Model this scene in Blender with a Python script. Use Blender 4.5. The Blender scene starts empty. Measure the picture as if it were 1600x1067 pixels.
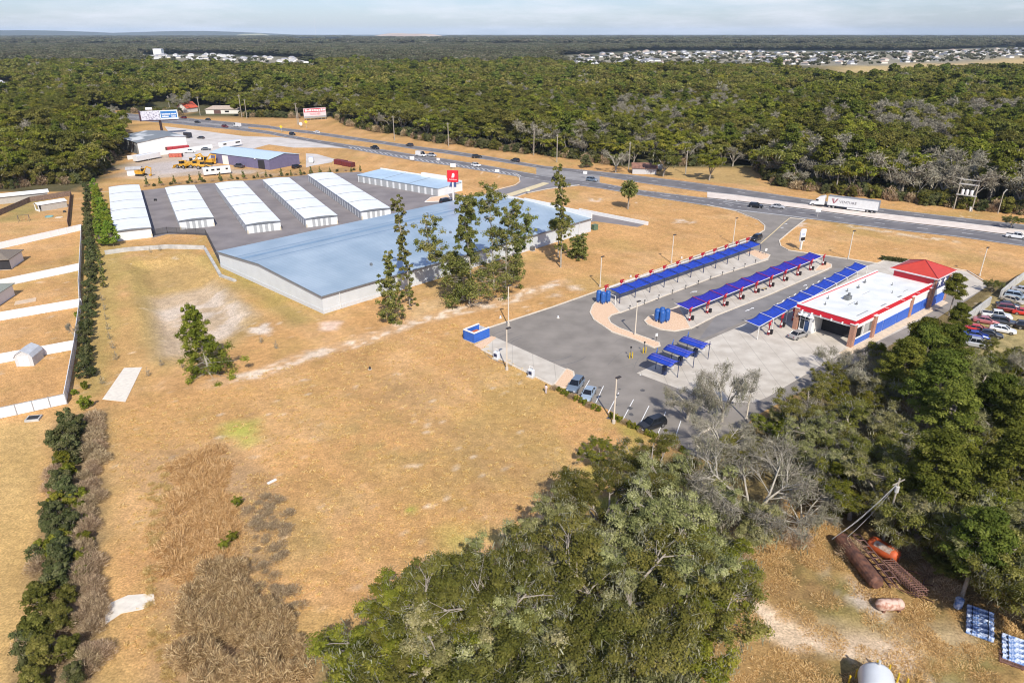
import bpy, bmesh, math, random
import numpy as np
from mathutils import Vector, Matrix
R=math.radians; PI=math.pi
SC=bpy.context.scene; COL=SC.collection
# ---------------------------------------------------------------- camera
F,HY,H=1090.,52.,55.
TH=math.atan((533.5-HY)/F); S_,C_=math.sin(TH),math.cos(TH)
def G(px,py,z=0.):
    u=(px-800)/F; v=(py-533.5)/F; t=(H-z)/(S_+v*C_)
    return Vector((t*u,t*(C_-v*S_),z))
def HT(base,top):
    Y=G(*base).y; v=(top-533.5)/F; t=Y/(C_-v*S_); return H-t*(S_+v*C_)
def azi(a,b): return math.atan2(b[1]-a[1],b[0]-a[0])
cam=bpy.data.cameras.new('camera'); co=bpy.data.objects.new('camera',cam); COL.objects.link(co)
co.location=(0,0,H); co.rotation_euler=(PI/2-TH,0,0)
cam.sensor_width=36; cam.lens=36*F/1600; cam.clip_start=1; cam.clip_end=2e5; SC.camera=co
# ---------------------------------------------------------------- light
SUN_AZ=R(101); SUN_EL=R(42.5)           # shadows run towards SUN_AZ
sd=Vector((math.cos(SUN_AZ)*math.cos(SUN_EL),math.sin(SUN_AZ)*math.cos(SUN_EL),-math.sin(SUN_EL)))
sl=bpy.data.lights.new('sun','SUN'); sl.energy=4.8; sl.angle=R(.53); sl.color=(1,.94,.84)
so=bpy.data.objects.new('sun',sl); COL.objects.link(so); so.location=(0,-50,200); so.rotation_euler=sd.to_track_quat('-Z','Y').to_euler()
w=bpy.data.worlds.new('World'); SC.world=w; w.use_nodes=True; nt=w.node_tree; nd=nt.nodes; lk=nt.links
bg=nd['Background']
sky=nd.new('ShaderNodeTexSky'); sky.sky_type='NISHITA'; sky.sun_disc=False; sky.sun_elevation=SUN_EL
sky.sun_rotation=math.atan2(-sd.x,-sd.y); sky.altitude=60; sky.air_density=1.0; sky.dust_density=.6; sky.ozone_density=2.2
tc=nd.new('ShaderNodeTexCoord'); mp=nd.new('ShaderNodeMapping'); mp.inputs['Scale'].default_value=(1,1,6.5)
nz=nd.new('ShaderNodeTexNoise'); nz.inputs['Scale'].default_value=4.5; nz.inputs['Detail'].default_value=6; nz.inputs['Roughness'].default_value=.6
rp=nd.new('ShaderNodeValToRGB'); rp.color_ramp.elements[0].position=.45; rp.color_ramp.elements[1].position=.66
rp.color_ramp.elements[0].color=(0,0,0,1); rp.color_ramp.elements[1].color=(.6,.6,.6,1)
mx=nd.new('ShaderNodeMix'); mx.data_type='RGBA'; mx.inputs[7].default_value=(8.9,9.0,9.8,1)
lk.new(tc.outputs['Generated'],mp.inputs[0]); lk.new(mp.outputs[0],nz.inputs[0]); lk.new(nz.outputs[0],rp.inputs[0])
tn=nd.new('ShaderNodeMix'); tn.data_type='RGBA'; tn.blend_type='MULTIPLY'; tn.inputs[0].default_value=1; tn.inputs[7].default_value=(.86,.95,1.27,1)
lk.new(rp.outputs[0],mx.inputs[0]); lk.new(sky.outputs[0],tn.inputs[6]); lk.new(tn.outputs[2],mx.inputs[6]); lk.new(mx.outputs[2],bg.inputs[0]); bg.inputs[1].default_value=.10
SC.view_settings.view_transform='Standard'; SC.view_settings.look='None'; SC.view_settings.exposure=.12; SC.view_settings.gamma=1
SC.cycles.max_bounces=6; SC.cycles.diffuse_bounces=2; SC.cycles.glossy_bounces=2; SC.cycles.transparent_max_bounces=8; SC.cycles.transmission_bounces=3
SC.cycles.volume_bounces=0
try: SC.cycles.use_denoising=True; SC.cycles.denoiser='OPENIMAGEDENOISE'
except Exception: pass
SC.cycles.sample_clamp_indirect=4; SC.cycles.filter_width=1.1
# ---------------------------------------------------------------- materials
MATS={}
def M(name,col=None,rough=.7,metal=0.,var=.12,sc=1.5,col2=None,bump=0.,stripe=None,alpha=None,coat=0.,det=4,pos=(.35,.65)):
    """procedural principled material; noise in object space varies the colour between two tones"""
    if name in MATS: return MATS[name]
    m=bpy.data.materials.new(name); m.use_nodes=True; n=m.node_tree.nodes; l=m.node_tree.links; b=n['Principled BSDF']
    b.inputs['Roughness'].default_value=rough; b.inputs['Metallic'].default_value=metal
    if coat: b.inputs['Coat Weight'].default_value=coat
    t=n.new('ShaderNodeTexCoord'); z=n.new('ShaderNodeTexNoise'); z.inputs['Scale'].default_value=sc; z.inputs['Detail'].default_value=det
    r=n.new('ShaderNodeValToRGB'); r.color_ramp.elements[0].position=pos[0]; r.color_ramp.elements[1].position=pos[1]
    a=[c*(1-var) for c in col]; c2=[min(1,c*(1+var)) for c in col] if col2 is None else col2
    if col2 is not None: a=col
    r.color_ramp.elements[0].color=(*a,1); r.color_ramp.elements[1].color=(*c2,1)
    l.new(t.outputs['Object'],z.inputs[0]); l.new(z.outputs[0],r.inputs[0]); out=r.outputs[0]
    if stripe:   # (axis, period m, strength, duty) narrow seams such as standing seam metal
        ax,per,st,duty=stripe
        sx=n.new('ShaderNodeSeparateXYZ'); l.new(t.outputs['Object'],sx.inputs[0])
        m1=n.new('ShaderNodeMath'); m1.operation='DIVIDE'; m1.inputs[1].default_value=per; l.new(sx.outputs[ax],m1.inputs[0])
        m2=n.new('ShaderNodeMath'); m2.operation='FRACT'; l.new(m1.outputs[0],m2.inputs[0])
        m3=n.new('ShaderNodeMath'); m3.operation='LESS_THAN'; m3.inputs[1].default_value=duty; l.new(m2.outputs[0],m3.inputs[0])
        m4=n.new('ShaderNodeMath'); m4.operation='MULTIPLY'; m4.inputs[1].default_value=st; l.new(m3.outputs[0],m4.inputs[0])
        mm=n.new('ShaderNodeMix'); mm.data_type='RGBA'; mm.inputs[7].default_value=(*[c*.35 for c in col],1)
        l.new(m4.outputs[0],mm.inputs[0]); l.new(out,mm.inputs[6]); out=mm.outputs[2]
    l.new(out,b.inputs['Base Color'])
    if bump:
        bz=n.new('ShaderNodeTexNoise'); bz.inputs['Scale'].default_value=sc*6; bz.inputs['Detail'].default_value=3
        bp=n.new('ShaderNodeBump'); bp.inputs['Strength'].default_value=bump; bp.inputs['Distance'].default_value=.05
        l.new(t.outputs['Object'],bz.inputs[0]); l.new(bz.outputs[0],bp.inputs['Height']); l.new(bp.outputs[0],b.inputs['Normal'])
    if alpha is not None: b.inputs['Alpha'].default_value=alpha
    MATS[name]=m; return m
def ramp_mat(name,stops,tr=.25,rnd=.25,hue=.03,rough=.6):
    """foliage: colour read from the per-leaf value 't', shifted a little for every tree"""
    m=bpy.data.materials.new(name); m.use_nodes=True; n=m.node_tree.nodes; l=m.node_tree.links; n.remove(n['Principled BSDF']); o=n['Material Output']
    a=n.new('ShaderNodeAttribute'); a.attribute_name='t'; r=n.new('ShaderNodeValToRGB'); e=r.color_ramp.elements
    while len(e)<len(stops): e.new(.5)
    for k,(p,c) in enumerate(stops): e[k].position=p; e[k].color=(*c,1)
    l.new(a.outputs['Fac'],r.inputs[0])
    oi=n.new('ShaderNodeObjectInfo'); hs=n.new('ShaderNodeHueSaturation')
    m1=n.new('ShaderNodeMapRange'); m1.inputs['To Min'].default_value=1-rnd; m1.inputs['To Max'].default_value=1+rnd; l.new(oi.outputs['Random'],m1.inputs[0]); l.new(m1.outputs[0],hs.inputs['Value'])
    m0=n.new('ShaderNodeMath'); m0.operation='MULTIPLY'; m0.inputs[1].default_value=7.31; l.new(oi.outputs['Random'],m0.inputs[0])
    mf=n.new('ShaderNodeMath'); mf.operation='FRACT'; l.new(m0.outputs[0],mf.inputs[0])
    m2=n.new('ShaderNodeMapRange'); m2.inputs['To Min'].default_value=.5-hue; m2.inputs['To Max'].default_value=.5+hue; l.new(mf.outputs[0],m2.inputs[0]); l.new(m2.outputs[0],hs.inputs['Hue'])
    l.new(r.outputs[0],hs.inputs['Color'])
    d=n.new('ShaderNodeBsdfDiffuse'); t=n.new('ShaderNodeBsdfTranslucent'); x=n.new('ShaderNodeMixShader'); x.inputs[0].default_value=tr
    l.new(hs.outputs[0],d.inputs[0]); l.new(hs.outputs[0],t.inputs[0]); l.new(d.outputs[0],x.inputs[1]); l.new(t.outputs[0],x.inputs[2]); l.new(x.outputs[0],o.inputs[0])
    MATS[name]=m; return m
# ---------------------------------------------------------------- mesh builder
class MB:
    def __init__(s): s.v=[]; s.f=[]; s.m=[]; s.k=0; s.x=Matrix.Identity(4)
    def mat(s,k): s.k=k; return s
    def add(s,vs,fs):
        b=len(s.v); s.v+= [tuple(s.x@Vector(p)) for p in vs]; s.f+=[tuple(b+i for i in f) for f in fs]; s.m+=[s.k]*len(fs); return s
    def box(s,x0,x1,y0,y1,z0,z1):
        return s.add([(x0,y0,z0),(x1,y0,z0),(x1,y1,z0),(x0,y1,z0),(x0,y0,z1),(x1,y0,z1),(x1,y1,z1),(x0,y1,z1)],
            [(3,2,1,0),(4,5,6,7),(0,1,5,4),(1,2,6,5),(2,3,7,6),(3,0,4,7)])
    def obox(s,c,sz,rz=0,rx=0,ry=0):
        o=s.x; s.x=o@Matrix.Translation(c)@Matrix.Rotation(rz,4,'Z')@Matrix.Rotation(ry,4,'Y')@Matrix.Rotation(rx,4,'X')
        a,b,c2=[q/2 for q in sz]; s.box(-a,a,-b,b,-c2,c2); s.x=o; return s
    def prism(s,poly,z0,z1):
        n=len(poly); A=sum(poly[i][0]*poly[(i+1)%n][1]-poly[(i+1)%n][0]*poly[i][1] for i in range(n))
        if A<0: poly=poly[::-1]
        from mathutils.geometry import tessellate_polygon
        T=[tuple(t) for t in tessellate_polygon([[Vector((p[0],p[1],0)) for p in poly]])]
        def up(t): a,b,c=[poly[i] for i in t]; return t if (b[0]-a[0])*(c[1]-a[1])-(b[1]-a[1])*(c[0]-a[0])>0 else t[::-1]
        T=[up(t) for t in T]
        return s.add([(p[0],p[1],z0) for p in poly]+[(p[0],p[1],z1) for p in poly],[tuple(i+n for i in t) for t in T]+[t[::-1] for t in T]+[(i,(i+1)%n,n+(i+1)%n,n+i) for i in range(n)])
    def tube(s,a,b,r0,r1=None,n=8,cap=True):
        a=Vector(a); b=Vector(b); r1=r0 if r1 is None else r1; d=(b-a)
        if d.length<1e-6: return s
        q=d.to_track_quat('Z','Y'); vs=[]
        for p,r in ((a,r0),(b,r1)):
            for i in range(n): vs.append(p+q@Vector((r*math.cos(2*PI*i/n),r*math.sin(2*PI*i/n),0)))
        fs=[(i,(i+1)%n,n+(i+1)%n,n+i) for i in range(n)]
        if cap: fs+=[tuple(range(n-1,-1,-1)),tuple(range(n,2*n))]
        return s.add(vs,fs)
    def path(s,pts,r,n=6):
        for a,b in zip(pts,pts[1:]): s.tube(a,b,r,r,n)
        return s
    def loft(s,rings,cap=True,close=True):
        n=len(rings[0]); vs=[p for r in rings for p in r]; fs=[]
        for j in range(len(rings)-1):
            for i in range(n if close else n-1):
                fs.append((j*n+i,j*n+(i+1)%n,(j+1)*n+(i+1)%n,(j+1)*n+i))
        if cap: fs+=[tuple(range(n-1,-1,-1)),tuple(range((len(rings)-1)*n,len(rings)*n))]
        return s.add(vs,fs)
    def lathe(s,prof,n=12,axis='Z'):
        rings=[]
        for r,z in prof:
            ring=[(r*math.cos(2*PI*i/n),r*math.sin(2*PI*i/n),z) for i in range(n)]
            if axis=='X': ring=[(q[2],q[0],q[1]) for q in ring]
            rings.append(ring)
        return s.loft(rings)
    def quad(s,a,b,c,d): return s.add([a,b,c,d],[(0,1,2,3)])
    def build(s,name,mats,parent=None,bevel=0,smooth=False,fixn=True):
        me=bpy.data.meshes.new(name); me.from_pydata(s.v,[],s.f); me.update()
        for m in (mats if isinstance(mats,(list,tuple)) else [mats]): me.materials.append(m)
        me.polygons.foreach_set('material_index',s.m)
        if fixn:
            bm=bmesh.new(); bm.from_mesh(me); bmesh.ops.recalc_face_normals(bm,faces=bm.faces); bm.to_mesh(me); bm.free()
        if smooth: me.polygons.foreach_set('use_smooth',[True]*len(me.polygons))
        o=bpy.data.objects.new(name,me); COL.objects.link(o)
        if parent is not None: o.parent=parent
        if bevel:
            b=o.modifiers.new('bevel','BEVEL'); b.width=bevel; b.segments=2; b.limit_method='ANGLE'
        return o
def tag(o,label=None,cat=None,group=None,kind=None):
    if label: o['label']=label
    if cat: o['category']=cat
    if group: o['group']=group
    if kind: o['kind']=kind
    return o
def thing(name,label,cat,loc=(0,0,0),rz=0.,group=None):
    o=bpy.data.objects.new(name,None); COL.objects.link(o); o.empty_display_size=.2
    o.location=(loc[0],loc[1],loc[2] if len(loc)>2 else 0); o.rotation_euler=(0,0,rz); return tag(o,label,cat,group)
def kids(o): return [c for c in bpy.data.objects if c.parent==o]
KC={}
def dup(o,loc=None,rz=None,label=None,scale=None,parent=None,mats=None,group=None):
    if o.name not in KC: KC[o.name]=kids(o)
    c=o.copy(); COL.objects.link(c)
    if parent is not None: c.parent=parent
    if loc is not None: c.location=(loc[0],loc[1],loc[2] if len(loc)>2 else o.location.z)
    if rz is not None: c.rotation_euler=(0,0,rz)
    if label: c['label']=label
    if group: c['group']=group
    if scale is not None: c.scale=scale if hasattr(scale,'__len__') else (scale,)*3
    if mats and c.type=='MESH' and c.data.materials and c.data.materials[0].name in mats:
        key=(c.data.name,mats[c.data.materials[0].name].name)
        if key not in KC:
            d=c.data.copy(); d.materials[0]=mats[c.data.materials[0].name]; KC[key]=d
        c.data=KC[key]
    for k in KC[o.name]: dup(k,parent=c,mats=mats)
    return c
def inside(poly,X,Y):
    r=np.zeros(X.shape,bool); n=len(poly)
    for i in range(n):
        x0,y0=poly[i][:2]; x1,y1=poly[(i+1)%n][:2]
        if y0==y1: continue
        r^=((y0>Y)!=(y1>Y))&(X<(x1-x0)*(Y-y0)/(y1-y0)+x0)
    return r
def segdist(pts,X,Y,closed=False):
    D=np.full(X.shape,1e9); n=len(pts)
    for i in range(n if closed else n-1):
        x0,y0=pts[i][:2]; x1,y1=pts[(i+1)%n][:2]; dx,dy=x1-x0,y1-y0; q=dx*dx+dy*dy+1e-9
        t=np.clip(((X-x0)*dx+(Y-y0)*dy)/q,0,1); D=np.minimum(D,np.hypot(X-x0-t*dx,Y-y0-t*dy))
    return D
def gp(*p): return [tuple(G(*q))[:2] for q in p]
_rt=np.random.RandomState(5); _T=[_rt.rand(64,64) for _ in range(4)]
def vnoise(X,Y,s,k=0):
    x=X/s+17.3*k; y=Y/s-9.1*k; xi=np.floor(x).astype(int); yi=np.floor(y).astype(int); fx=x-xi; fy=y-yi
    fx=fx*fx*(3-2*fx); fy=fy*fy*(3-2*fy); T=_T[k%4]
    g=lambda a,b:T[a%64,b%64]
    return (g(xi,yi)*(1-fx)+g(xi+1,yi)*fx)*(1-fy)+(g(xi,yi+1)*(1-fx)+g(xi+1,yi+1)*fx)*fy
def fbm(X,Y,s,k=0): return (vnoise(X,Y,s,k)+.5*vnoise(X,Y,s/2.1,k+1)+.25*vnoise(X,Y,s/4.3,k+2)+.12*vnoise(X,Y,s/9,k+3))/1.87
# ================================================================ GROUND
def axis(lo,hi,st,far_lo,far_hi,gr=1.16):
    a=list(np.arange(lo,hi,st)); s=st; x=a[-1]
    while x<far_hi: s*=gr; x+=s; a.append(x)
    s=st; x=lo; b=[]
    while x>far_lo: s*=gr; x-=s; b.append(x)
    return np.array(b[::-1]+a)
gx=axis(-118,165,.75,-27000,27000); gy=axis(42,262,.75,-400,27000,1.1)
X,Y=np.meshgrid(gx,gy)
# colour of every ground point, chosen by where it lies on the land
def mixc(A,c,m): return A*(1-m[...,None])+np.array(c)*m[...,None]
n1=fbm(X,Y,28,0); n2=fbm(X,Y,9,1); n3=fbm(X,Y,2.6,2)
GC=np.zeros(X.shape+(3,)); GC[:]=(.56,.32,.130)
st=lambda v,a,b: np.clip((v-a)/(b-a),0,1)
GC=mixc(GC,(.49,.29,.115),st(n1,.48,.68)*.7); GC=mixc(GC,(.61,.385,.19),st(n2,.5,.72)*.5); GC=mixc(GC,(.45,.29,.105),st(n3,.55,.75)*.45)
GC=mixc(GC,(.34,.265,.08),st(fbm(X,Y,17,3),.6,.74)*.35)
GC=mixc(GC,(.36,.21,.08),st(fbm(X,Y,6,2),.6,.75)*.35)
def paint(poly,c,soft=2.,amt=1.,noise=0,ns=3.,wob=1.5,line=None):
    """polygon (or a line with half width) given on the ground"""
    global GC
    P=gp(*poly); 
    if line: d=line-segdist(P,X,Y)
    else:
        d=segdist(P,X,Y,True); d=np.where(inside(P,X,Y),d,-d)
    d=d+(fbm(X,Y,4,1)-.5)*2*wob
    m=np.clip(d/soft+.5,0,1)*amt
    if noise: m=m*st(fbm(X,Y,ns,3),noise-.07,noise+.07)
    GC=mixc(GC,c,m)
far_edge=[(100,168),(200,176),(300,183),(400,184),(525,187),(540,197),(575,205),(625,212),(665,222),(720,228),(800,239),(840,243),(895,250),(940,258),(1000,266),(1040,264),(1110,262),(1180,272),(1210,292),(1257,299),(1375,312),(1437,321),(1562,334),(1600,337),(1750,352)]
# wood floor beyond the highway
WF=gp(*far_edge); WFp=WF+[(60000,WF[-1][1]),(60000,85000),(-60000,85000),(-60000,WF[0][1])]
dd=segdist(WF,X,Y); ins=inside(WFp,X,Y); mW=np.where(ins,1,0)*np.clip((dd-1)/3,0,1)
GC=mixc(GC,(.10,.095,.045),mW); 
paint([(1010,262),(1180,262),(1185,290),(1100,284),(1020,274)],(.45,.31,.13),2,.9)
mF=np.clip((Y-1300)/800,0,1); GC=mixc(GC,(.050,.060,.035),mF)
# open land at the far right and beneath the far houses
paint([(1265,106),(1400,103),(1600,93),(1750,84),(1750,98),(1600,106),(1430,113),(1325,116)],(.50,.37,.17),20,1,wob=8)
paint([(868,89),(1000,82),(1200,82),(1440,80),(1600,74),(1750,70),(1750,84),(1600,91),(1400,103),(1300,104),(1100,101),(900,101)],(.30,.27,.20),20,.9,wob=8)
paint([(215,85),(500,92),(500,101),(215,95)],(.30,.27,.20),20,.8,wob=8)
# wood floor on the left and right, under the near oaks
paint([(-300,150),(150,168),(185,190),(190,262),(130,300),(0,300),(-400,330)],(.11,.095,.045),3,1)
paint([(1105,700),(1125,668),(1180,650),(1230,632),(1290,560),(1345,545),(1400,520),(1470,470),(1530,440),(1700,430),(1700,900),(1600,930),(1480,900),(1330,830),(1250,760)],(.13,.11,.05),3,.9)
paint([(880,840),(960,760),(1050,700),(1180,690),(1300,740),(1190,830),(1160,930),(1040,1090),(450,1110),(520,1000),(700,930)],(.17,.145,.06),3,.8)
# basin
paint([(195,415),(290,393),(325,402),(360,450),(410,500),(370,540),(250,582),(215,520)],(.43,.31,.12),4,.65)
paint([(228,460),(330,437),(395,492),(330,535),(240,560)],(.52,.40,.28),5,.8)
paint([(240,480),(340,450),(390,492),(300,540)],(.62,.52,.42),3,.8,.5,4)
paint([(190,407),(212,400),(228,410),(250,570),(225,560),(205,500)],(.38,.29,.09),3,.5)
paint([(470,500),(330,400)],(.30,.26,.07),4,.55,line=3)
paint([(190,470),(215,600)],(.52,.33,.13),4,.6,line=3)
paint([(345,412),(505,488)],(.38,.28,.08),2,.5,line=1.5)
# sandy track across the lot and loose sand
tr=[(335,597),(400,585),(440,572),(520,545),(600,520),(640,506),(700,489),(780,472),(835,455),(880,440)]
paint(tr,(.60,.40,.24),2,.5,line=2.2); paint(tr,(.76,.62,.47),1,.9,.55,1.5,line=1.9)
paint([(380,505),(425,505),(420,522),(385,524)],(.75,.64,.52),1.5,.9,.47,1.5); paint([(500,503),(530,505),(525,515),(500,515)],(.75,.55,.42),1.5,.9)
paint([(640,480),(690,465),(700,475),(650,500)],(.6,.42,.22),3,.6)
for q in ((930,312),(1065,346),(1080,347),(865,460),(900,450),(1250,352)): paint([(q[0]-8,q[1]-3),(q[0]+9,q[1]-3),(q[0]+9,q[1]+3),(q[0]-8,q[1]+3)],(.68,.55,.42),2,.8,.45,2)
paint([(1330,353),(1380,362),(1450,372),(1490,377)],(.66,.54,.38),2,.8,.5,2,line=1.6)
paint([(350,662),(395,660),(402,690),(385,700),(352,682)],(.36,.39,.07),3,.75); paint([(636,790),(648,790),(648,801),(636,801)],(.2,.4,.02),1,.9)
paint([(500,660),(640,650),(700,720),(600,740)],(.30,.24,.09),8,.5,.5,5); paint([(560,570),(700,600),(740,680),(560,650)],(.36,.24,.11),8,.4,.5,4)
paint([(700,660),(860,680),(900,760),(700,760)],(.40,.26,.12),8,.4,.45,3)
for q,c in (((905,730,1010,790),(.36,.37,.05)),((700,835,860,880),(.40,.36,.08)),((960,660,1010,720),(.36,.33,.07)),((1110,690,1150,740),(.45,.33,.07))):
    paint([(q[0],q[1]),(q[2],q[1]),(q[2],q[3]),(q[0],q[3])],c,5,.75,.42,3)
# scattered pale stones worn through the turf
sp=st(vnoise(X,Y,1.1,3),.90,.97)*st(n1,.40,.6); GC=mixc(GC,(.70,.57,.42),sp*.7*(Y<330))
# left strips
paint([(-100,670),(70,655),(75,800),(50,1100),(-200,1100)],(.52,.35,.135),4,.8)
paint([(150,660),(175,640),(175,800),(165,940),(230,1100),(130,1100)],(.47,.33,.125),4,.7)
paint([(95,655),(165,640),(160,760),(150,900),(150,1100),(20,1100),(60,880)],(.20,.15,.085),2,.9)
paint([(240,720),(340,690),(420,740),(430,800),(390,900),(470,1100),(230,1100),(250,950)],(.36,.24,.13),4,.75)
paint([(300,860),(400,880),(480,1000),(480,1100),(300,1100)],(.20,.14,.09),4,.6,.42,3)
paint([(126,372),(165,300),(200,290),(192,430),(170,600),(120,640)],(.40,.30,.10),3,.7)
paint([(0,325),(50,308),(75,316),(40,345),(0,355)],(.23,.24,.08),2,.6)
# scrap yard
paint([(1130,830),(1240,760),(1330,810),(1480,900),(1620,960),(1620,1120),(1060,1120),(1090,980),(1140,930)],(.37,.235,.095),4,.95)
paint([(1160,880),(1300,840),(1400,930),(1300,980),(1220,950)],(.27,.17,.075),2,.75,.45,1.5)
paint([(1130,830),(1240,760),(1330,810),(1480,900),(1620,960),(1620,1120),(1060,1120),(1090,980)],(.20,.14,.055),2,.7,.52,2.2)
paint([(1260,900),(1350,900),(1460,960),(1600,1040),(1600,1100),(1300,1060)],(.27,.24,.08),4,.6,.48,4)
paint([(1280,880),(1380,950),(1420,1000),(1340,960)],(.68,.58,.48),2,.7,.5,1.2); paint([(1390,1010),(1500,1060),(1480,1100),(1380,1060)],(.68,.58,.48),2,.7,.5,1.2)
paint([(1155,925),(1185,950),(1225,985),(1300,1005),(1400,1012)],(.72,.56,.40),1.0,1,line=1.5)
paint([(1240,985),(1500,1000)],(.58,.43,.27),2,.6,line=1.8)
paint([(1545,470),(1610,430),(1700,430),(1700,560),(1500,560)],(.42,.33,.15),3,.9); paint([(1545,470),(1610,430),(1700,430),(1700,560),(1500,560)],(.20,.18,.08),2,.6,.52,2)
# yard by the warehouses
paint([(195,262),(240,243),(300,236),(335,240),(335,262),(420,268),(430,274),(330,272),(225,280),(195,278)],(.50,.40,.30),3,1)
paint([(215,262),(260,252),(330,250),(330,265),(250,273)],(.50,.44,.40),4,1)
paint([(180,180),(256,190),(262,203),(200,204)],(.52,.31,.11),3,.8)
paint([(225,290),(470,262),(560,262),(540,272),(415,280),(230,297)],(.36,.23,.10),2,.8,.4,3)
# mowing streaks
ang=R(40); U=X*math.cos(ang)+Y*math.sin(ang); GC*= (1+.05*np.sin(U*1.1+6*n1)*(n2>.42))[...,None]
Z=np.zeros(X.shape)
bas=gp((200,412),(290,396),(322,404),(358,455),(402,500),(360,540),(255,575),(222,515)); d=segdist(bas,X,Y,True)*np.where(inside(bas,X,Y),1,0)
Z-=1.5*np.clip(d/4.5,0,1)
ny,nx=X.shape; me=bpy.data.meshes.new('ground')
me.vertices.add(nx*ny); me.vertices.foreach_set('co',np.stack([X,Y,Z],-1).astype('f').ravel())
ii=np.arange(nx*ny).reshape(ny,nx); q=np.stack([ii[:-1,:-1],ii[:-1,1:],ii[1:,1:],ii[1:,:-1]],-1).reshape(-1,4)
me.loops.add(q.size); me.loops.foreach_set('vertex_index',q.astype('i').ravel()); me.polygons.add(len(q)); me.polygons.foreach_set('loop_start',(np.arange(len(q))*4).astype('i'))
me.update(); me.validate()
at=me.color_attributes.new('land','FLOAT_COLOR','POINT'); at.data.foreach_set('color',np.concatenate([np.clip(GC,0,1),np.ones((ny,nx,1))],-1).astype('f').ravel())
me.polygons.foreach_set('use_smooth',[True]*len(me.polygons))
go=bpy.data.objects.new('ground',me); COL.objects.link(go); tag(go,kind='structure')
m=bpy.data.materials.new('dry_turf'); m.use_nodes=True; n=m.node_tree.nodes; l=m.node_tree.links; b=n['Principled BSDF']; b.inputs['Roughness'].default_value=.95; b.inputs['Specular IOR Level'].default_value=.1
a=n.new('ShaderNodeAttribute'); a.attribute_name='land'; ge=n.new('ShaderNodeNewGeometry')
def nz_(sc,det,lo,hi,p0=.3,p1=.7):
    z=n.new('ShaderNodeTexNoise'); z.inputs['Scale'].default_value=sc; z.inputs['Detail'].default_value=det; z.inputs['Roughness'].default_value=.65; l.new(ge.outputs['Position'],z.inputs[0])
    r=n.new('ShaderNodeMapRange'); r.inputs[1].default_value=p0; r.inputs[2].default_value=p1; r.inputs[3].default_value=lo; r.inputs[4].default_value=hi; l.new(z.outputs[0],r.inputs[0]); return r.outputs[0],z.outputs[0]
v1,_=nz_(.9,8,.76,1.22); v2,b2=nz_(4,6,.58,1.40); v3,_=nz_(.07,5,.84,1.12)
p=n.new('ShaderNodeMath'); p.operation='MULTIPLY'; l.new(v1,p.inputs[0]); l.new(v2,p.inputs[1]); p2=n.new('ShaderNodeMath'); p2.operation='MULTIPLY'; l.new(p.outputs[0],p2.inputs[0]); l.new(v3,p2.inputs[1])
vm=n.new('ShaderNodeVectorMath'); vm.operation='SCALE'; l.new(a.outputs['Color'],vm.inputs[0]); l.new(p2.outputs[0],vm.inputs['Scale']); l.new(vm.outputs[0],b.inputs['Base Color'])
bp=n.new('ShaderNodeBump'); bp.inputs['Strength'].default_value=.5; bp.inputs['Distance'].default_value=.08; l.new(b2,bp.inputs['Height']); l.new(bp.outputs[0],b.inputs['Normal'])
me.materials.append(m)
# ---------------------------------------------------------------- paving
m_asph=M('asphalt_lot',(.195,.175,.152),.9,col2=(.285,.255,.222),sc=.22,det=10,pos=(.3,.68)); m_asph2=M('asphalt_storage',(.185,.165,.165),.9,col2=(.25,.225,.22),sc=.15,det=9)
m_road=M('asphalt_highway',(.13,.125,.13),.85,col2=(.19,.18,.18),sc=.2,det=8); m_conc=M('concrete_pad',(.47,.42,.35),.8,col2=(.60,.55,.47),sc=.35,det=7,stripe=(0,3.8,.35,.03))
m_conc2=M('pale_concrete',(.48,.43,.36),.85,col2=(.60,.54,.45),sc=.25,det=8); m_kerb=M('kerb_concrete',(.66,.58,.47),.8,var=.1); m_rock=M('tan_river_rock',(.62,.40,.24),.9,col2=(.82,.60,.42),sc=5,det=5,bump=.6)
m_line=M('road_paint_white',(.78,.78,.76),.6,var=.08,sc=3); m_yel=M('road_paint_yellow',(.70,.55,.30),.6,var=.1,sc=3)
m_front=M('frontage_gravel',(.50,.46,.42),.9,col2=(.62,.58,.54),sc=.15,det=8)
def sheet(name,poly,z,mt,world=False):
    P=poly if world else gp(*poly); b=MB(); b.prism(P,-.3,z); o=b.build(name,mt); return tag(o,kind='structure')
def strip(name,A,B,z,mt,step=12,kind='structure'):
    """paving between two edge lines given over the same range of x"""
    x0=A[0][0]; x1=A[-1][0]; xs=np.arange(x0,x1+.1,step); ya=np.interp(xs,[p[0] for p in A],[p[1] for p in A]); yb=np.interp(xs,[p[0] for p in B],[p[1] for p in B])
    v=[];f=[]
    for i,x in enumerate(xs):
        v+=[tuple(G(x,ya[i]))[:2]+(z,),tuple(G(x,yb[i]))[:2]+(z,)]
        if i: k=2*i; f.append((k-2,k-1,k+1,k))
    b=MB(); b.add(v,f); o=b.build(name,mt); return tag(o,kind=kind)
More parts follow.
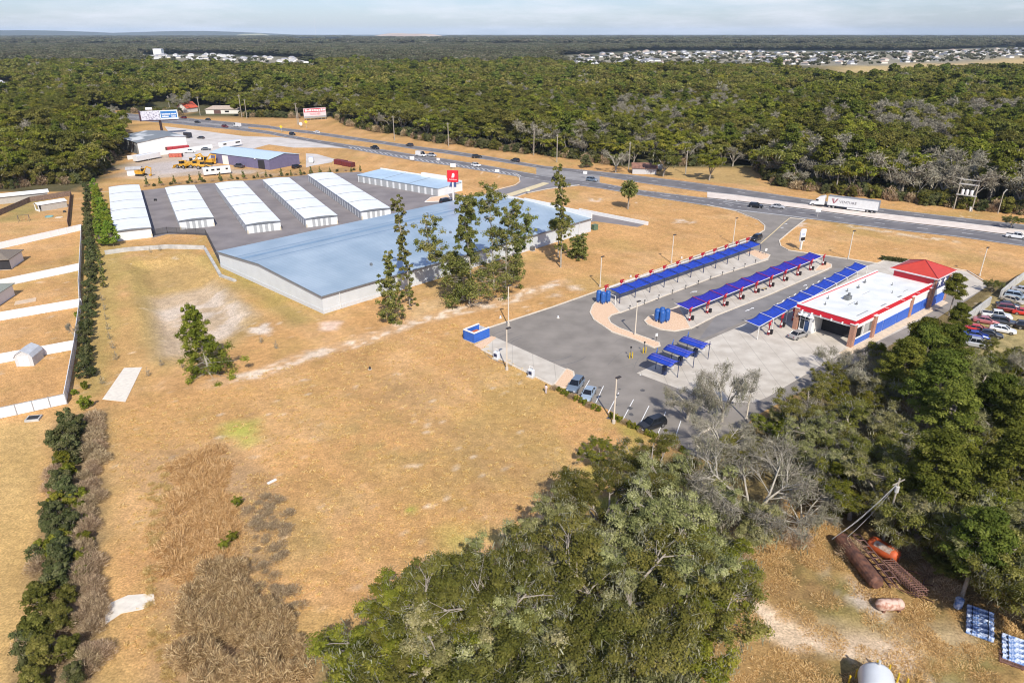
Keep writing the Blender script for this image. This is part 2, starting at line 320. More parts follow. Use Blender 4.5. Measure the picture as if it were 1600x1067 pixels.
def ribbon(b,pts,wd,z,zb=None,dash=None):
    """a flat line (or a kerb when zb is given) along ground points"""
    pts=[Vector((p[0],p[1],0)) for p in pts]; N=len(pts)
    if dash:
        on,off=dash; acc=0; out=[]; L=[(pts[i+1]-pts[i]).length for i in range(N-1)]; tot=sum(L); s=0
        def at_(s):
            for i,q in enumerate(L):
                if s<=q or i==len(L)-1: return pts[i].lerp(pts[i+1],min(1,s/max(q,1e-6)))
                s-=q
        while s<tot: ribbon(b,[at_(s),at_(min(tot,s+on))],wd,z,zb); s+=on+off
        return b
    v=[]
    for i,p in enumerate(pts):
        d=(pts[min(i+1,N-1)]-pts[max(i-1,0)]).normalized(); nrm=Vector((-d.y,d.x,0))*wd/2
        v+=[(*(p+nrm)[:2],z),(*(p-nrm)[:2],z)]
        if zb is not None: v+=[(*(p+nrm)[:2],zb),(*(p-nrm)[:2],zb)]
    k=2 if zb is None else 4; f=[]
    for i in range(N-1):
        a=i*k; c=a+k; f.append((a,a+1,c+1,c))
        if zb is not None: f+=[(a+1,a+3,c+3,c+1),(a+2,a,c,c+2)]
    if zb is not None: f+=[(0,2,3,1),((N-1)*4+1,(N-1)*4+3,(N-1)*4+2,(N-1)*4)]
    b.add(v,f); return b
HX=[60,180,216,280,300,360,380,420,440,490,540,600,650,700,760,810,850,940,1000,1090,1150,1240,1275,1400,1500,1591,1760]
HT_=[164,176,179,184,185.5,191,193,196.6,200,205.5,212.6,221,228.6,235,244,252.6,259.6,268.5,275,286,294.5,308,313,328.5,340,350,369]
HB_=[168,180,183,188.5,190.5,196,198,201,204.5,210,217.6,226,234,241,250,258,264.5,276,286,299,305.5,318,322,337,348.5,359.5,380]
HN_=[168.6,181,184,189.5,192,198,200,205,209,218,225.5,234,242,249,258.6,267.5,274.6,286,297,308,314,324.5,329,346,357.5,369,389]
HM_=[173,186,189,194.5,197,202.5,205,210,214,223,232,243,252,259,268.7,276.5,283.5,295,305.5,319.5,329,339.3,344,359.8,371,384,405]
EL=lambda ys:list(zip(HX,ys))
def cut(E_,a,b):
    xs=[a]+[x for x,_ in E_ if a<x<b]+[b]; return [(x,float(np.interp(x,[p[0] for p in E_],[p[1] for p in E_]))) for x in xs]
T_,B_,N_,M_=EL(HT_),EL(HB_),EL(HN_),EL(HM_)
strip('highway_far_carriageway',T_,B_,.02,m_road); strip('highway_near_carriageway',N_,M_,.02,m_road)
strip('median_crossing',cut(B_,838,937),cut(N_,838,937),.016,M('asphalt_worn',(.28,.27,.265),.9,var=.12,sc=.2),3)
strip('paved_median',cut(B_,60,395),cut(N_,60,395),.016,M('median_paving',(.30,.28,.26),.9,var=.15,sc=.2),8)
strip('concrete_median',cut(B_,1105,1756),cut(N_,1105,1756),.14,M('median_concrete',(.62,.53,.46),.85,col2=(.74,.66,.58),sc=.4,det=7),8)
def inter(A,B,t): return [(x,a*(1-t)+float(np.interp(x,[p[0] for p in B],[p[1] for p in B]))*t) for x,a in A]
b=MB()
for A,Bb in ((T_,B_),(N_,M_)):
    for t,dsh in ((.08,None),(.92,None)): 
        ribbon(b,gp(*[p for p in inter(A,Bb,t)]),.22,.028,dash=dsh)
    ribbon(b,gp(*inter(A,Bb,.45)),.22,.028,dash=(3,9))
tag(b.build('highway_lane_markings',m_line,fixn=False),kind='structure')
b=MB()   # hatched shoulder ahead of the storage entrance
for k in range(34):
    x=545+k*8; ya=float(np.interp(x,HX,HM_)); ribbon(b,gp((x,ya-3.5),(x+5,ya-.8)),.35,.030)
ribbon(b,gp(*[(x,float(np.interp(x,HX,HM_))-4.2) for x in range(545,812,12)]),.25,.033); ribbon(b,gp(*[(x,float(np.interp(x,HX,HM_))-6.2) for x in range(960,1236,12)]),.25,.036,dash=(1.2,2.2))
ribbon(b,gp(*[(x,float(np.interp(x,HX,HM_))-.5) for x in range(1110,1275,10)]),.25,.039)
ribbon(b,gp(*[(x,float(np.interp(x,HX,HM_))-10.5) for x in range(1130,1240,10)]),.25,.043)
for x in (1118,1135,1152): ribbon(b,gp((x,315-(1152-x)*.13),(x-9,309.5-(1152-x)*.13)),.4,.047)
tag(b.build('shoulder_hatching',m_line,fixn=False),kind='structure')
# frontage road by the warehouse, storage drive, lot
sheet('frontage_pavement',[(257,198),(300,202.5),(380,213),(440,215),(500,224),(545,232.5),(520,231),(458,231),(420,226),(330,250),(285,250),(270,215)],.012,m_front)
sheet('yard_apron',[(478,240),(495,241),(524,249),(518,254),(490,259),(478,262)],.012,m_front)
sheet('storage_drive',[(802,273),(812,279),(813,285),(806,290),(773,298),(741,309),(700,330),(690,345),(760,332),(800,309),(822,303),(856,296),(905,290.5),(905,283),(850,276)],.018,M('asphalt_drive',(.22,.205,.205),.9,var=.12,sc=.15))
sheet('storage_pavement',[(238,372),(200,300),(224,297.5),(310,288),(415,280),(500,272),(560,269),(700,297),(762,322),(760,345),(560,380),(346,418),(322,368),(300,366),(262,366)],.012,m_asph2)
sheet('gate_pavement',[(900,327),(1010,350),(996,355),(930,346),(895,352),(880,335)],.010,m_asph2)
lot=[(1107,320.2),(1150,330.7),(1185,344.7),(1194.5,353),(1194,360),(1182,367),(1130,385),(1050,413),(950,449),(862,480),(762,512.5),(766,531),(768,536),(885,577),(897,583),(898,592),(886,607),(905,618),(960,645),(1010,672),(1065,705),(1110,720),(1180,650),(1250,612),(1330,570),(1430,520),(1480,487),(1510,470),(1545,446),(1500,425),(1484,420),(1420,408),(1375,412),(1325,405),(1232,391.5),(1221,385),(1217.5,377),(1237,360),(1262,342),(1276,343),(1240,337),(1200,332.5),(1150,326.5)]
sheet('car_wash_lot',lot,.012,m_asph)
sheet('main_slab',[(995,583),(1087,540),(1176,501),(1216,474),(1281,447.5),(1330,424),(1378,408),(1384,405.5),(1425,409),(1440,440),(1440,500),(1371,534),(1317,551),(1200,620),(1178,629),(1150,629),(1097,621)],.035,m_conc)
sheet('vacuum_slab',[(935,468),(1163,387),(1176,391),(1166,397),(1203,400),(1200,406),(1112,434),(968,489),(955,478)],.14,m_conc)
sheet('vacuum_slab_middle',[(1061,478),(1100,463),(1265,400),(1287,409),(1298,415),(1294,420),(1200,461),(1120,492.5),(1078,513.5),(1058,506)],.14,m_conc)
sheet('bay_slab',[(775,527.5),(885,576.5),(865,602.5),(752.5,546)],.035,m_conc)
sheet('apron_slab',[(1505,470),(1545,446),(1510,424),(1480,420),(1490,450)],.03,m_conc2)
sheet('building_walk',[(1371,533),(1325,556),(1310,552),(1330,540),(1470,468),(1482,473)],.045,M('walk_tan',(.66,.52,.36),.85,var=.12))
isl=[[(937.5,466),(926,478),(922,489),(928,500),(956,519),(994,532),(1022,544),(1031,541),(1030,536),(994,523),(967,513),(954,505),(950.6,498),(956,492.5),(968.5,489),(956,474)],
 [(1061,480),(1012.5,496),(1007,502),(1012,507.5),(1031,515),(1054,518),(1079,513.5)],
 [(1163,393.5),(1180,391),(1203,399),(1200,404),(1189,407)],[(885,576.5),(896,581.5),(897.5,592),(885.5,607),(865,603)],
 [(1287,409),(1299,414),(1299,418),(1290,422),(1272,424)],[(741,540),(752.5,546),(775,528),(768,526)]]
for p in isl:
    P=gp(*p); b=MB(); b.prism(P,-.2,.165); tag(b.build('rock_bed',m_rock),kind='structure')
b=MB()
for p in isl[:5]: ribbon(b,gp(*(p+[p[0]])),.28,.19,-.1)
for p in ([(1105,320.5),(1150,330.5),(1185,344.5),(1195,353),(1194.5,360),(1182,367.5),(1130,385.5),(1050,413.5),(950,449.5),(862,480.5),(762,513)],
          [(1234,341),(1258,343.5),(1237,360),(1217.5,376.5),(1220,385),(1232,391.5),(1325,405),(1372,412),(1382,406.5),(1388,404)],
          [(773,297.5),(805,289.5),(812.5,284),(811,277),(806,272.5)],[(800,311),(822,302.5),(856,295.5),(905,289.5)],
          [(1095,706),(1089,697),(1088,686),(1095,677),(1110,670)],[(1007,502),(1061,478.5),(1100,463)],[(968,489.5),(1112,434.5),(1200,406)],
          [(1079,514),(1120,493),(1200,461.5),(1294,421)],[(752,546.5),(865,603.5)],[(1484,419.5),(1512,423.5),(1548,446)]):
    ribbon(b,gp(*p),.3,.17,-.1)
tag(b.build('kerbs',m_kerb),kind='structure')
sheet('drive_divider',[(790,304.5),(849,285.5),(858,287),(845,292),(798,307.5)],.15,M('divider_yellow',(.62,.52,.32),.8,var=.1))
b=MB()
for a,c in (((921,594),(911,611)),((943,603),(926,640)),((967,613),(950,645)),((990,624),(973,656)),((1014,634),(1000,662)),((1040,643),(1037,652)),((1064,657),(1053,690)),((1033,666),(1025,684))): ribbon(b,gp(a,c),.13,.020)
for q in ((1010,582,16),(1083,456,10),(1175,482,10),(1176,283*1.45,9),(1143,414,8),(1228,350,9),(1222,356,9),(1340,413,9),(1258,446,8),(1168,485,8),(1086,456,7)):
    c=G(q[0],q[1]); a_=R(40); L=q[2]/9.; d=Vector((math.cos(a_),math.sin(a_),0)); nn=Vector((-d.y,d.x,0))
    b.add([(*(c-d*L+nn*.08)[:2],.02),(*(c-d*L-nn*.08)[:2],.02),(*(c-nn*.08)[:2],.02),(*(c+nn*.08)[:2],.02)],[(0,1,2,3)]); b.add([(*(c+nn*.35)[:2],.02),(*(c-nn*.35)[:2],.02),(*(c+d*.9)[:2],.02)],[(0,1,2)])
for k in range(9):
    x=1213+k*9.2; y=477-k*5.0; ribbon(b,gp((x,y),(x+3,y-3.2)),.25,.041)
tag(b.build('lot_markings',m_line,fixn=False),kind='structure')
b=MB(); ribbon(b,gp((1234,341),(1224,349),(1210,362),(1188,381)),.3,.020); tag(b.build('drive_centre_line',m_yel,fixn=False),kind='structure')
b=MB(); rq=random.Random(4)
for k in range(7):
    cx,cy=G(842,541)[:2]; r_=5.2+.75*k+rq.uniform(-.2,.2); a0=rq.uniform(2.0,3.2); a1=a0+rq.uniform(1.6,3.0); ribbon(b,[(cx+r_*math.cos(a0+(a1-a0)*i/18)*1.1,cy+r_*math.sin(a0+(a1-a0)*i/18)) for i in range(19)],.16,.0145+.0004*k)
for k in range(10):
    q=G(rq.uniform(880,1010),rq.uniform(500,650)); a=rq.uniform(0,3); L=rq.uniform(2,7); ribbon(b,[(q.x,q.y),(q.x+L*math.cos(a)*.5+rq.uniform(-.4,.4),q.y+L*math.sin(a)*.5),(q.x+L*math.cos(a),q.y+L*math.sin(a)+rq.uniform(-.4,.4))],.06,.018+.0004*k)
tag(b.build('tyre_marks',M('tyre_mark_asphalt',(.155,.148,.145),.85,var=.15,sc=2),fixn=False),kind='structure')
b=MB()
for k in range(26):
    q=G(*[(925+rq.uniform(0,90),600+rq.uniform(0,55)),(1010+rq.uniform(-60,60),470+rq.uniform(-10,15)),(1120+rq.uniform(-80,90),505+rq.uniform(-20,10))][k%3]); r_=rq.uniform(.15,.5); n_=9; b.add([(q.x+r_*math.cos(2*PI*i/n_)*rq.uniform(.7,1.2),q.y+r_*math.sin(2*PI*i/n_)*rq.uniform(.7,1.2),.0225) for i in range(n_)],[tuple(range(n_))])
tag(b.build('oil_stains',M('oil_stain',(.10,.095,.09),.6,var=.2,sc=2),fixn=False),kind='structure')
# dark tyre-worn lane
sheet('worn_lane',[(1120,492),(1200,464),(1294,424),(1310,419),(1350,420),(1320,432),(1240,460),(1180,494),(1090,533)],.016,M('asphalt_dark',(.19,.18,.175),.85,col2=(.25,.235,.225),sc=.25,det=6))
b=MB(); P=gp((194,575),(222,574),(196,628),(160,624)); b.prism(P,-.4,.06); tag(b.build('concrete_flume',M('flume_concrete',(.72,.66,.56),.8,var=.08)),kind='structure')
P=gp((163,958),(172,942),(200,930),(240,927),(243,942),(222,952),(190,958),(165,975)); b=MB(); b.prism(P,-.4,.06); tag(b.build('concrete_spillway',MATS['flume_concrete']),kind='structure')
P=gp((199,408),(206,406),(208,411),(201,413)); b=MB(); b.prism(P,-1.2,-.12); tag(b.build('drain_pad',MATS['flume_concrete']),kind='structure')
# ================================================================ BUILDINGS
m_wwall=M('white_wall',(.74,.75,.74),.6,var=.03,sc=.5,stripe=(0,.3,.12,.12)); m_wroof=M('white_roof_metal',(.78,.80,.80),.45,var=.04,sc=.3,stripe=(0,.6,.10,.08))
m_seam=M('roof_seam_dark',(.16,.17,.18),.6,var=.1); m_door=M('roller_door_grey',(.40,.41,.41),.6,var=.05,stripe=(2,.18,.35,.15)); m_buff=M('base_trim_buff',(.62,.55,.42),.8,var=.1)
m_doorb=M('roller_door_painted_shade',(.36,.37,.39),.6,var=.05,stripe=(2,.18,.35,.15))  # darker, bluer copy of the door grey; side shade put into the colour
def front_door(b,x0,x1,y,z1,out=-.03): pass
def storage(name,nl,rz,L,W,h,secs,label,ends=4,side_doors=True,kb=True):
    t=thing(name,label,'storage building',nl,rz,'white storage unit rows')
    # local: x runs away from the camera, y to the left
    b=MB(); b.box(0,L,0,W,0,h); b.build('wall',m_wwall,t)
    b=MB().mat(0); n=8; prof=[(-.18+(W+.36)*i/n, h+.02+.30*math.sin(PI*i/n)) for i in range(n+1)]
    for s in range(secs):
        xa=-.2+(L+.4)*s/secs; xb=-.2+(L+.4)*(s+1)/secs
        b.mat(0).loft([[(x,y,z) for y,z in prof]+[(x,prof[-1][0],h-.12),(x,prof[0][0],h-.12)] for x in (xa+.16,xb-.16)])
    ro=b.build('roof',m_wroof,t)
    for s in range(secs+1):
        b=MB(); xa=-.2+(L+.4)*s/secs; b.loft([[(x,y,z+.05) for y,z in prof]+[(x,prof[-1][0]+.03,h-.14),(x,prof[0][0]-.03,h-.14)] for x in (xa-.13,xa+.13)]); b.build('roof_rib',m_seam,ro)
    for i in range(ends):
        yc=W*(.26+.5*i/max(1,ends-1)); b=MB(); b.box(-.04,.03,yc-.45,yc+.45,.05,h-.35); b.build('end_door',m_door,t)
    if side_doors:
        nd_=int(L/3.05)
        for sy,y in ((1,W),(-1,0)):
            for i in range(nd_):
                x=.5+(L-1)*(i+.5)/nd_
                if sy<0 and i%1: continue
                b=MB(); b.box(x-1.05,x+1.05,y-.03 if sy>0 else y-.05,y+.05 if sy>0 else y+.03,.05,h-.45); b.build('roller_door',m_doorb,t)
    if kb:
        
        for ya,yb in ((-.06,.3),(W-.3,W+.06)): b=MB(); b.box(-.06,.3,ya,yb,0,1.1); b.build('corner_guard',m_buff,t)
    return t
AZL=R(118.2)
def rowat(nl_px,nr_px,L,label,secs,name='storage_building',side=True,W=9.8):
    nl=G(*nl_px); nr=G(*nr_px); d=Vector((math.sin(AZL),-math.cos(AZL),0)) # towards right
    mid=(nl+nr)/2; o=mid+d*W/2    # near right corner is local origin, +y left
    storage(name,o,AZL,L,W,2.75,secs,label,side_doors=side)
o=G(238.7,369.5)
t=storage('storage_building',G(238.7,371),R(118.6),72,9.8,2.9,5,'white storage row beside the tall yellow green hedge, end wall without doors',0,True)
rowat((282.5,359),(335.5,354),57,'short white storage row with four roof sections, second from the hedge',4)
rowat((387.5,365),(439.5,360),71,'white storage row, third from the hedge, small sign left of its end doors',5)
rowat((480,355.5),(527.5,350.5),71,'white storage row with four plain grey end doors, fourth from the hedge',5)
rowat((564.4,345),(612,337),72,'white storage row whose near end meets the big blue roofed hall',5)
# row along the highway
A=G(560,284.7); Bp=G(686,307); rz=azi(A,Bp); L=(Bp-A).length
t=thing('storage_office_row','low storage row with blue grey roof and thirteen wide doors beside the red pylon sign','storage building',A,rz)
W=12.5; h=2.9; b=MB(); b.box(0,L,0,W,0,h); b.build('wall',m_wwall,t)
m_blue=M('blue_white_roof',(.42,.55,.66),.4,var=.08,sc=.15,stripe=(0,.9,.25,.08))
b=MB(); b.loft([[(x,-.3,h-.1),(x,-.3,h+.05),(x,W,h+.6),(x,W,h+.3)] for x in (-.2,L+.2)]); ro=b.build('roof',m_blue,t)
for x in (L*.33,L*.66): b=MB(); b.loft([[(q,-.32,h+.06),(q,-.32,h+.10),(q,W,h+.66),(q,W,h+.6)] for q in (x-.1,x+.1)]); b.build('roof_rib',m_seam,ro)
b=MB(); b.box(-.25,L+.25,W,W+.3,0,h+1.0); b.box(L*.55,L*.83,W-1.2,W,h+.2,h+1.9); b.build('parapet',M('parapet_white',(.78,.77,.74),.6,var=.03),t)
for i in range(13):
    x=(i+.5)*L/13; b=MB(); b.box(x-1.15,x+1.15,-.06,.03,.05,h-.35); b.build('roller_door',m_door,t)
# the big climate storage building
C0=G(506,490.5); LW=47.4; LL=93.3; rz=R(46.6)
t=thing('main_storage_building','huge white storage hall with a wide pale blue metal roof','storage building',C0,rz)
m_big=M('big_roof_blue',(.27,.36,.44),.38,col2=(.37,.46,.535),sc=.12,det=6,stripe=(1,.9,.42,.09))
h0,h1,yr=4.1,5.5,26.
b=MB(); b.loft([[(x,0,.9),(x,0,h0),(x,yr,h1),(x,LW,h0),(x,LW,.9)] for x in (0,LL)]); b.build('wall',M('ribbed_white_wall',(.66,.70,.72),.5,var=.04,sc=.4,stripe=(1,.32,.18,.14)),t)
b=MB(); b.box(-.06,LL+.06,-.06,LW+.06,0,.92); b.build('block_base',M('painted_block',(.60,.62,.63),.8,var=.08,sc=3,stripe=(0,.4,.1,.06)),t)
b=MB(); b.loft([[(x,-.35,h0-.05),(x,-.35,h0+.1),(x,yr,h1+.12),(x,LW+.35,h0+.1),(x,LW+.35,h0-.05),(x,yr,h1-.03)] for x in (-.35,LL-.4)]); ro=b.build('roof',m_big,t)
b=MB()
for (ya,za),(yb,zb_) in (((-.4,h0+.02),(yr,h1+.04)),((yr,h1+.04),(LW+.4,h0+.02))):
    b.loft([[(x,ya,za-.12),(x,ya,za+.14),(x,yb,zb_+.14),(x,yb,zb_-.12)] for x in (-.5,-.36)])
b.box(-.5,LL-.4,-.52,-.36,h0-.16,h0+.08); b.build('gutter',m_seam,ro)
m_bd=M('roof_band_tint',(.18,.28,.39),.4,col2=(.22,.33,.44),var=.05,sc=.2)
for k,(y0,y1) in enumerate(((2.2,3.1),(5.2,5.8),(8.6,10.2),(13.1,13.5),(29.,29.6),(33.5,35.4),(37.2,37.7))):
    zf=lambda y:(h0+.1+(h1-h0)*y/yr if y<yr else h1+.12-(h1-h0)*(y-yr)/(LW-yr))+.015
    b=MB(); b.quad((-.3,y0,zf(y0)),(LL-.5,y0,zf(y0)),(LL-.5,y1,zf(y1)),(-.3,y1,zf(y1))); b.build('roof_panel_band',m_bd,ro,fixn=False)
for k in range(14):
    b=MB(); xx=6+k*6.3; yy_=8+(k*7)%14; b.box(xx,xx+.5,yy_,yy_+.5,h0+.3,h0+.75+.05*yy_); b.build('roof_vent',m_seam,ro) if k in (2,7,11) else None
for x in np.linspace(4,LL-6,9): b=MB(); b.box(x,x+.12,-.42,-.3,.3,h0-.05); b.build('downpipe',MATS['white_wall'],t)
b=MB(); b.box(LL-.4,LL+.0,-.4,LW-6,h0-.5,h1+.35); b.box(LL-.5,LL+.1,12,27,h0,h1+.7); b.build('parapet',MATS['parapet_white'],t)
m_cond=M('condenser_grey',(.12,.12,.12),.6,var=.2)
for x,lb in ((17,'dark condenser unit at the white wall behind the two slim vine-clad trees'),(37,'dark condenser unit at the white wall behind the leaning vine tree'),(66,'dark condenser unit at the far end of the white wall')):
    c=C0+Matrix.Rotation(rz,3,'Z')@Vector((x,-.9,0)); u=thing('condenser_unit',lb,'air conditioner',c,rz,'condenser units along the storage hall')
    b=MB(); b.box(-.5,.5,-.45,.45,.1,1.3); b.build('casing',m_cond,u,bevel=.03); b=MB(); b.box(-.6,.6,-.55,.55,0,.1); b.build('pad',MATS['concrete_pad'],u)
# white low wall beyond the hall, transformer
def wallseg(name,pts,h,th,mt,label=None,cat='wall',kind=None,z0=-.1,base=True,group=None):
    P=[G(*p) for p in pts]; b=MB()
    for a,c in zip(P,P[1:]):
        d=(c-a).normalized(); b.obox(((a+c)/2+Vector((0,0,(h+z0)/2)))[:],((c-a).length+th*.5,th,h-z0),azi(a,c))
    o=b.build(name,mt); return tag(o,label,cat,group,kind)
wallseg('retaining_wall',[(905,331),(1012,352)],1.1,.35,MATS['parapet_white'],'low white wall running past the far end of the blue roofed hall')
wallseg('retaining_wall',[(165,398),(200,393),(262,388.5),(320,390)],1.15,.3,M('weathered_concrete',(.46,.45,.42),.85,var=.15,sc=.8),'curved grey retaining wall below the chain link fence')
wallseg('retaining_wall',[(320,389),(345,432),(367,440)],.5,.7,MATS['weathered_concrete'],'thin grey retaining wall running down beside the storage hall corner')
b=MB(); b.box(-.8,.8,-.7,.7,0,1.5); b.box(-.85,.85,-.75,.75,1.5,1.6); o=b.build('transformer_box',M('transformer_green',(.10,.16,.10),.5),bevel=.05); o.location=G(929,359); o.rotation_euler=(0,0,.6); tag(o,'green electrical transformer box at the far corner of the hall','transformer')
# chain link fence
m_link=M('chain_link_dark',(.05,.05,.05),.6,var=.1,alpha=.55)
P=[G(*p) for p in ((239,369),(262,365),(322,368),(346,417))]; t=thing('chain_link_fence','dark chain link fence between the storage yard and the grey retaining wall','fence',P[0])
b=MB(); pb=MB()
for a,c in zip(P,P[1:]):
    L=(c-a).length; n_=max(1,int(L/3)); a_=a-P[0]; c_=c-P[0]
    b.quad(a_[:],c_[:],(c_+Vector((0,0,1.9)))[:],(a_+Vector((0,0,1.9)))[:])
    for i in range(n_+1): q=a_.lerp(c_,i/n_); pb.tube(q,q+Vector((0,0,2.)),.05,n=6)
    pb.tube(a_+Vector((0,0,1.95)),c_+Vector((0,0,1.95)),.035,n=6)
b.build('mesh_panel',m_link,t,fixn=False); pb.build('fence_post',M('fence_steel_dark',(.09,.09,.09),.5,metal=.5),t)
# ------------------------------------------------ vinyl fences and back gardens
m_vin=M('vinyl_white',(.80,.80,.80),.45,var=.02,sc=2,stripe=(0,2.4,.25,.02))
def vfence(pts,label,h=1.85,mt=None,group='white fences between the gardens',pm=None):
    P=[G(*p) for p in pts]; a0=P[0]; t=thing('vinyl_fence',label,'fence',a0,azi(P[0],P[-1]),group)
    inv=Matrix.Rotation(-azi(P[0],P[-1]),4,'Z'); b=MB(); pb=MB()
    Q=[inv@(p-a0) for p in P]
    for a,c in zip(Q,Q[1:]):
        L=(c-a).length; b.obox(((a+c)/2+Vector((0,0,h/2)))[:],(L,.05,h-.1),azi(a,c)); n_=max(1,round(L/2.4))
        for i in range(n_+1):
            q=a.lerp(c,i/n_); pb.obox((q+Vector((0,0,h/2+.03)))[:],(.14,.14,h+.06),azi(a,c)); 
        pb.obox(((a+c)/2+Vector((0,0,h)))[:],(L,.09,.09),azi(a,c))
    b.build('panel',mt or m_vin,t); pb.build('post',pm or mt or m_vin,t); return t
vfence([(-60,405),(0,389.5),(129,360)],'white vinyl fence dividing the gardens, nearest the white roofed shed')
vfence([(-60,461),(18,445.5),(126,422.5)],'white vinyl fence between the brown roofed and the green roofed house')
vfence([(-60,513),(8,500),(129,479)],'white vinyl fence just beyond the brick walled house')
vfence([(-60,577),(0,568),(118,546)],'white vinyl fence running behind the grey shed')
vfence([(-60,668),(0,654),(105,631)],'nearest white vinyl fence, with grey posts showing between its panels',pm=M('post_grey',(.33,.34,.35),.6))
vfence([(129,360),(125,450),(127,482),(119,546),(104,630)],'long white vinyl fence with its shaded side to the shrub strip')
m_wood=M('fence_wood',(.22,.15,.11),.9,var=.25,sc=2,stripe=(0,.2,.3,.15))
vfence([(-40,345),(0,337),(48,316)],'weathered brown board fence behind the swing set',1.8,m_wood,'brown board fences')
vfence([(48,316),(112,306)],'weathered brown board fence behind the white roofed garden shed',1.8,m_wood,'brown board fences')
vfence([(112,306),(107,355)],'dark shaded board fence at the right edge of the far garden',1.8,m_wood,'brown board fences')
def gable_house(name,loc,rz,L,W,h,rise,wallm,roofm,label,cat='house',hip=0.,group=None,ov=.5,trim=None):
    t=thing(name,label,cat,loc,rz,group)
    b=MB(); 
    if hip: b.box(0,L,0,W,0,h)
    else: b.loft([[(x,0,0),(x,0,h),(x,W/2,h+rise*.98),(x,W,h),(x,W,0)] for x in (0,L)])
    b.build('wall',wallm,t)
    b=MB(); r=hip
    if hip:
        k=min(hip,L/2-.2); v=[(-ov,-ov,h),(L+ov,-ov,h),(L+ov,W+ov,h),(-ov,W+ov,h),(k,W/2,h+rise),(L-k,W/2,h+rise),(-ov,-ov,h-.15),(L+ov,-ov,h-.15),(L+ov,W+ov,h-.15),(-ov,W+ov,h-.15)]
        b.add(v,[(0,1,5,4),(1,2,5),(2,3,4,5),(3,0,4),(0,6,7,1),(1,7,8,2),(2,8,9,3),(3,9,6,0),(6,9,8,7)])
    else:
        s=rise/(W/2); b.loft([[(x,-ov,h-ov*s),(x,-ov,h-ov*s+.18),(x,W/2,h+rise+.18),(x,W+ov,h-ov*s+.18),(x,W+ov,h-ov*s),(x,W/2,h+rise)] for x in (-ov,L+ov)])
    ro=b.build('roof',roofm,t); return t
m_shb=M('shingle_brown',(.20,.165,.13),.9,var=.2,sc=6); m_shg=M('shingle_grey_green',(.27,.29,.25),.9,var=.12,sc=6); m_brick=M('brick_wall',(.38,.14,.10),.85,var=.25,sc=8)
# house 1: brown hip roof, covered porch
c=G(29,410,2.9); t=gable_house('brown_roof_house',(c.x-17.6,c.y+.4,0),R(12),13,8.2,2.8,1.7,MATS['parapet_white'],m_shb,'house corner with brown hip roof and white porch post','house',hip=4)
b=MB(); b.box(12.6,13.2,.2,.8,0,2.75); b.box(9.6,10.,.3,.7,0,2.75); b.build('porch_post',MATS['parapet_white'],t)
b=MB(); b.box(8.5,13.3,-.06,.02,.1,2.6); b.build('porch_shade_sheet',M('shade_and_grate_black',(.03,.03,.035),.9),t)  # flat near-black sheet on the wall; porch shade put into its colour
c=G(9,470,2.9); t=gable_house('green_roof_house',(c.x-15.6,c.y-1.2,0),R(8),11,11.2,2.8,1.9,MATS['parapet_white'],m_shg,'house with plain grey green roof beside the second white fence','house',hip=4)
c=G(7,484,2.6); t=gable_house('brick_house',(c.x-13.0,c.y-6.5,0),R(8),10.5,4.6,3.1,1.2,m_brick,m_shb,'brick walled house end at the left edge beside a dark strip of shade','house',hip=2.4)
b=MB(); b.box(10.48,10.56,3.2,4.2,1,2.3); b.build('window',M('window_white_trim',(.8,.8,.8),.4),t)
# patio
P=gp((24,471),(57,465),(56,471),(22,477)); b=MB(); b.prism(P,-.2,.05); tag(b.build('patio_slab',M('patio_tan',(.62,.47,.32),.8)),kind='structure')
# grey barn shed
c=G(26,573); t=thing('garden_shed','pale grey barn style shed standing in front of the white fence','shed',c,R(7))
pr=[(0,0),(0,1.7),(.35,2.35),(1.5,2.95),(2.65,2.35),(3.0,1.7),(3.0,0)]
b=MB(); b.loft([[(x,y,z) for x,z in pr] for y in (0,3.6)]); b.build('wall',M('shed_siding',(.56,.57,.57),.6,var=.05,stripe=(0,.25,.3,.1)),t)
pr2=[(-.12,1.6),(-.12,1.75),(.28,2.45),(1.5,3.08),(2.72,2.45),(3.12,1.75),(3.12,1.6),(2.62,2.36),(1.5,2.97),(.38,2.36)]
b=MB(); b.loft([[(x,y,z) for x,z in pr2] for y in (-.15,3.75)]); b.build('roof',M('shed_roof',(.50,.52,.54),.6,var=.08),t)
b=MB(); b.box(.6,2.4,-.05,.02,.05,1.95); d_=b.build('double_door',M('shed_door_white',(.78,.78,.78),.5,stripe=(0,.6,.5,.03)),t)
b=MB(); b.box(1.47,1.53,-.08,-.05,.9,1.1); b.build('handle',m_seam,d_)
# white roofed shed with porch
c=G(63,331); t=thing('garden_shed','long white roofed shed with a dark open front in the far garden','shed',c,R(52))
L=8.6; b=MB(); b.box(.6,L,0,3.4,0,2.2); b.build('wall',M('shed_siding_tan',(.44,.41,.36),.7,var=.06,stripe=(2,.3,.3,.1)),t)
b=MB(); b.loft([[(x,-.25,2.15),(x,-.25,2.28),(x,1.7,2.9),(x,3.65,2.28),(x,3.65,2.15),(x,1.7,2.78)] for x in (-.4,L+.2)]); b.build('roof',m_wroof,t)
b=MB(); b.box(-.25,-.02,.0,.25,0,2.2); b.box(-.25,-.02,3.15,3.4,0,2.2); b.box(-.25,-.02,.25,3.15,0,.5); b.build('porch_frame',MATS['parapet_white'],t)
b=MB(); b.box(.56,.6,.35,3.05,.5,2.1); b.build('open_front_shade_sheet',MATS['shade_and_grate_black'],t)  # near-black sheet before the wall, painted shade of the open front
c=G(-5,322); t=gable_house('long_outbuilding',(c.x-8,c.y-3,0),R(35),24,5,2.6,.5,MATS['shed_siding_tan'],m_wroof,'long low outbuilding with a white sheet roof behind the brown board fence','outbuilding')
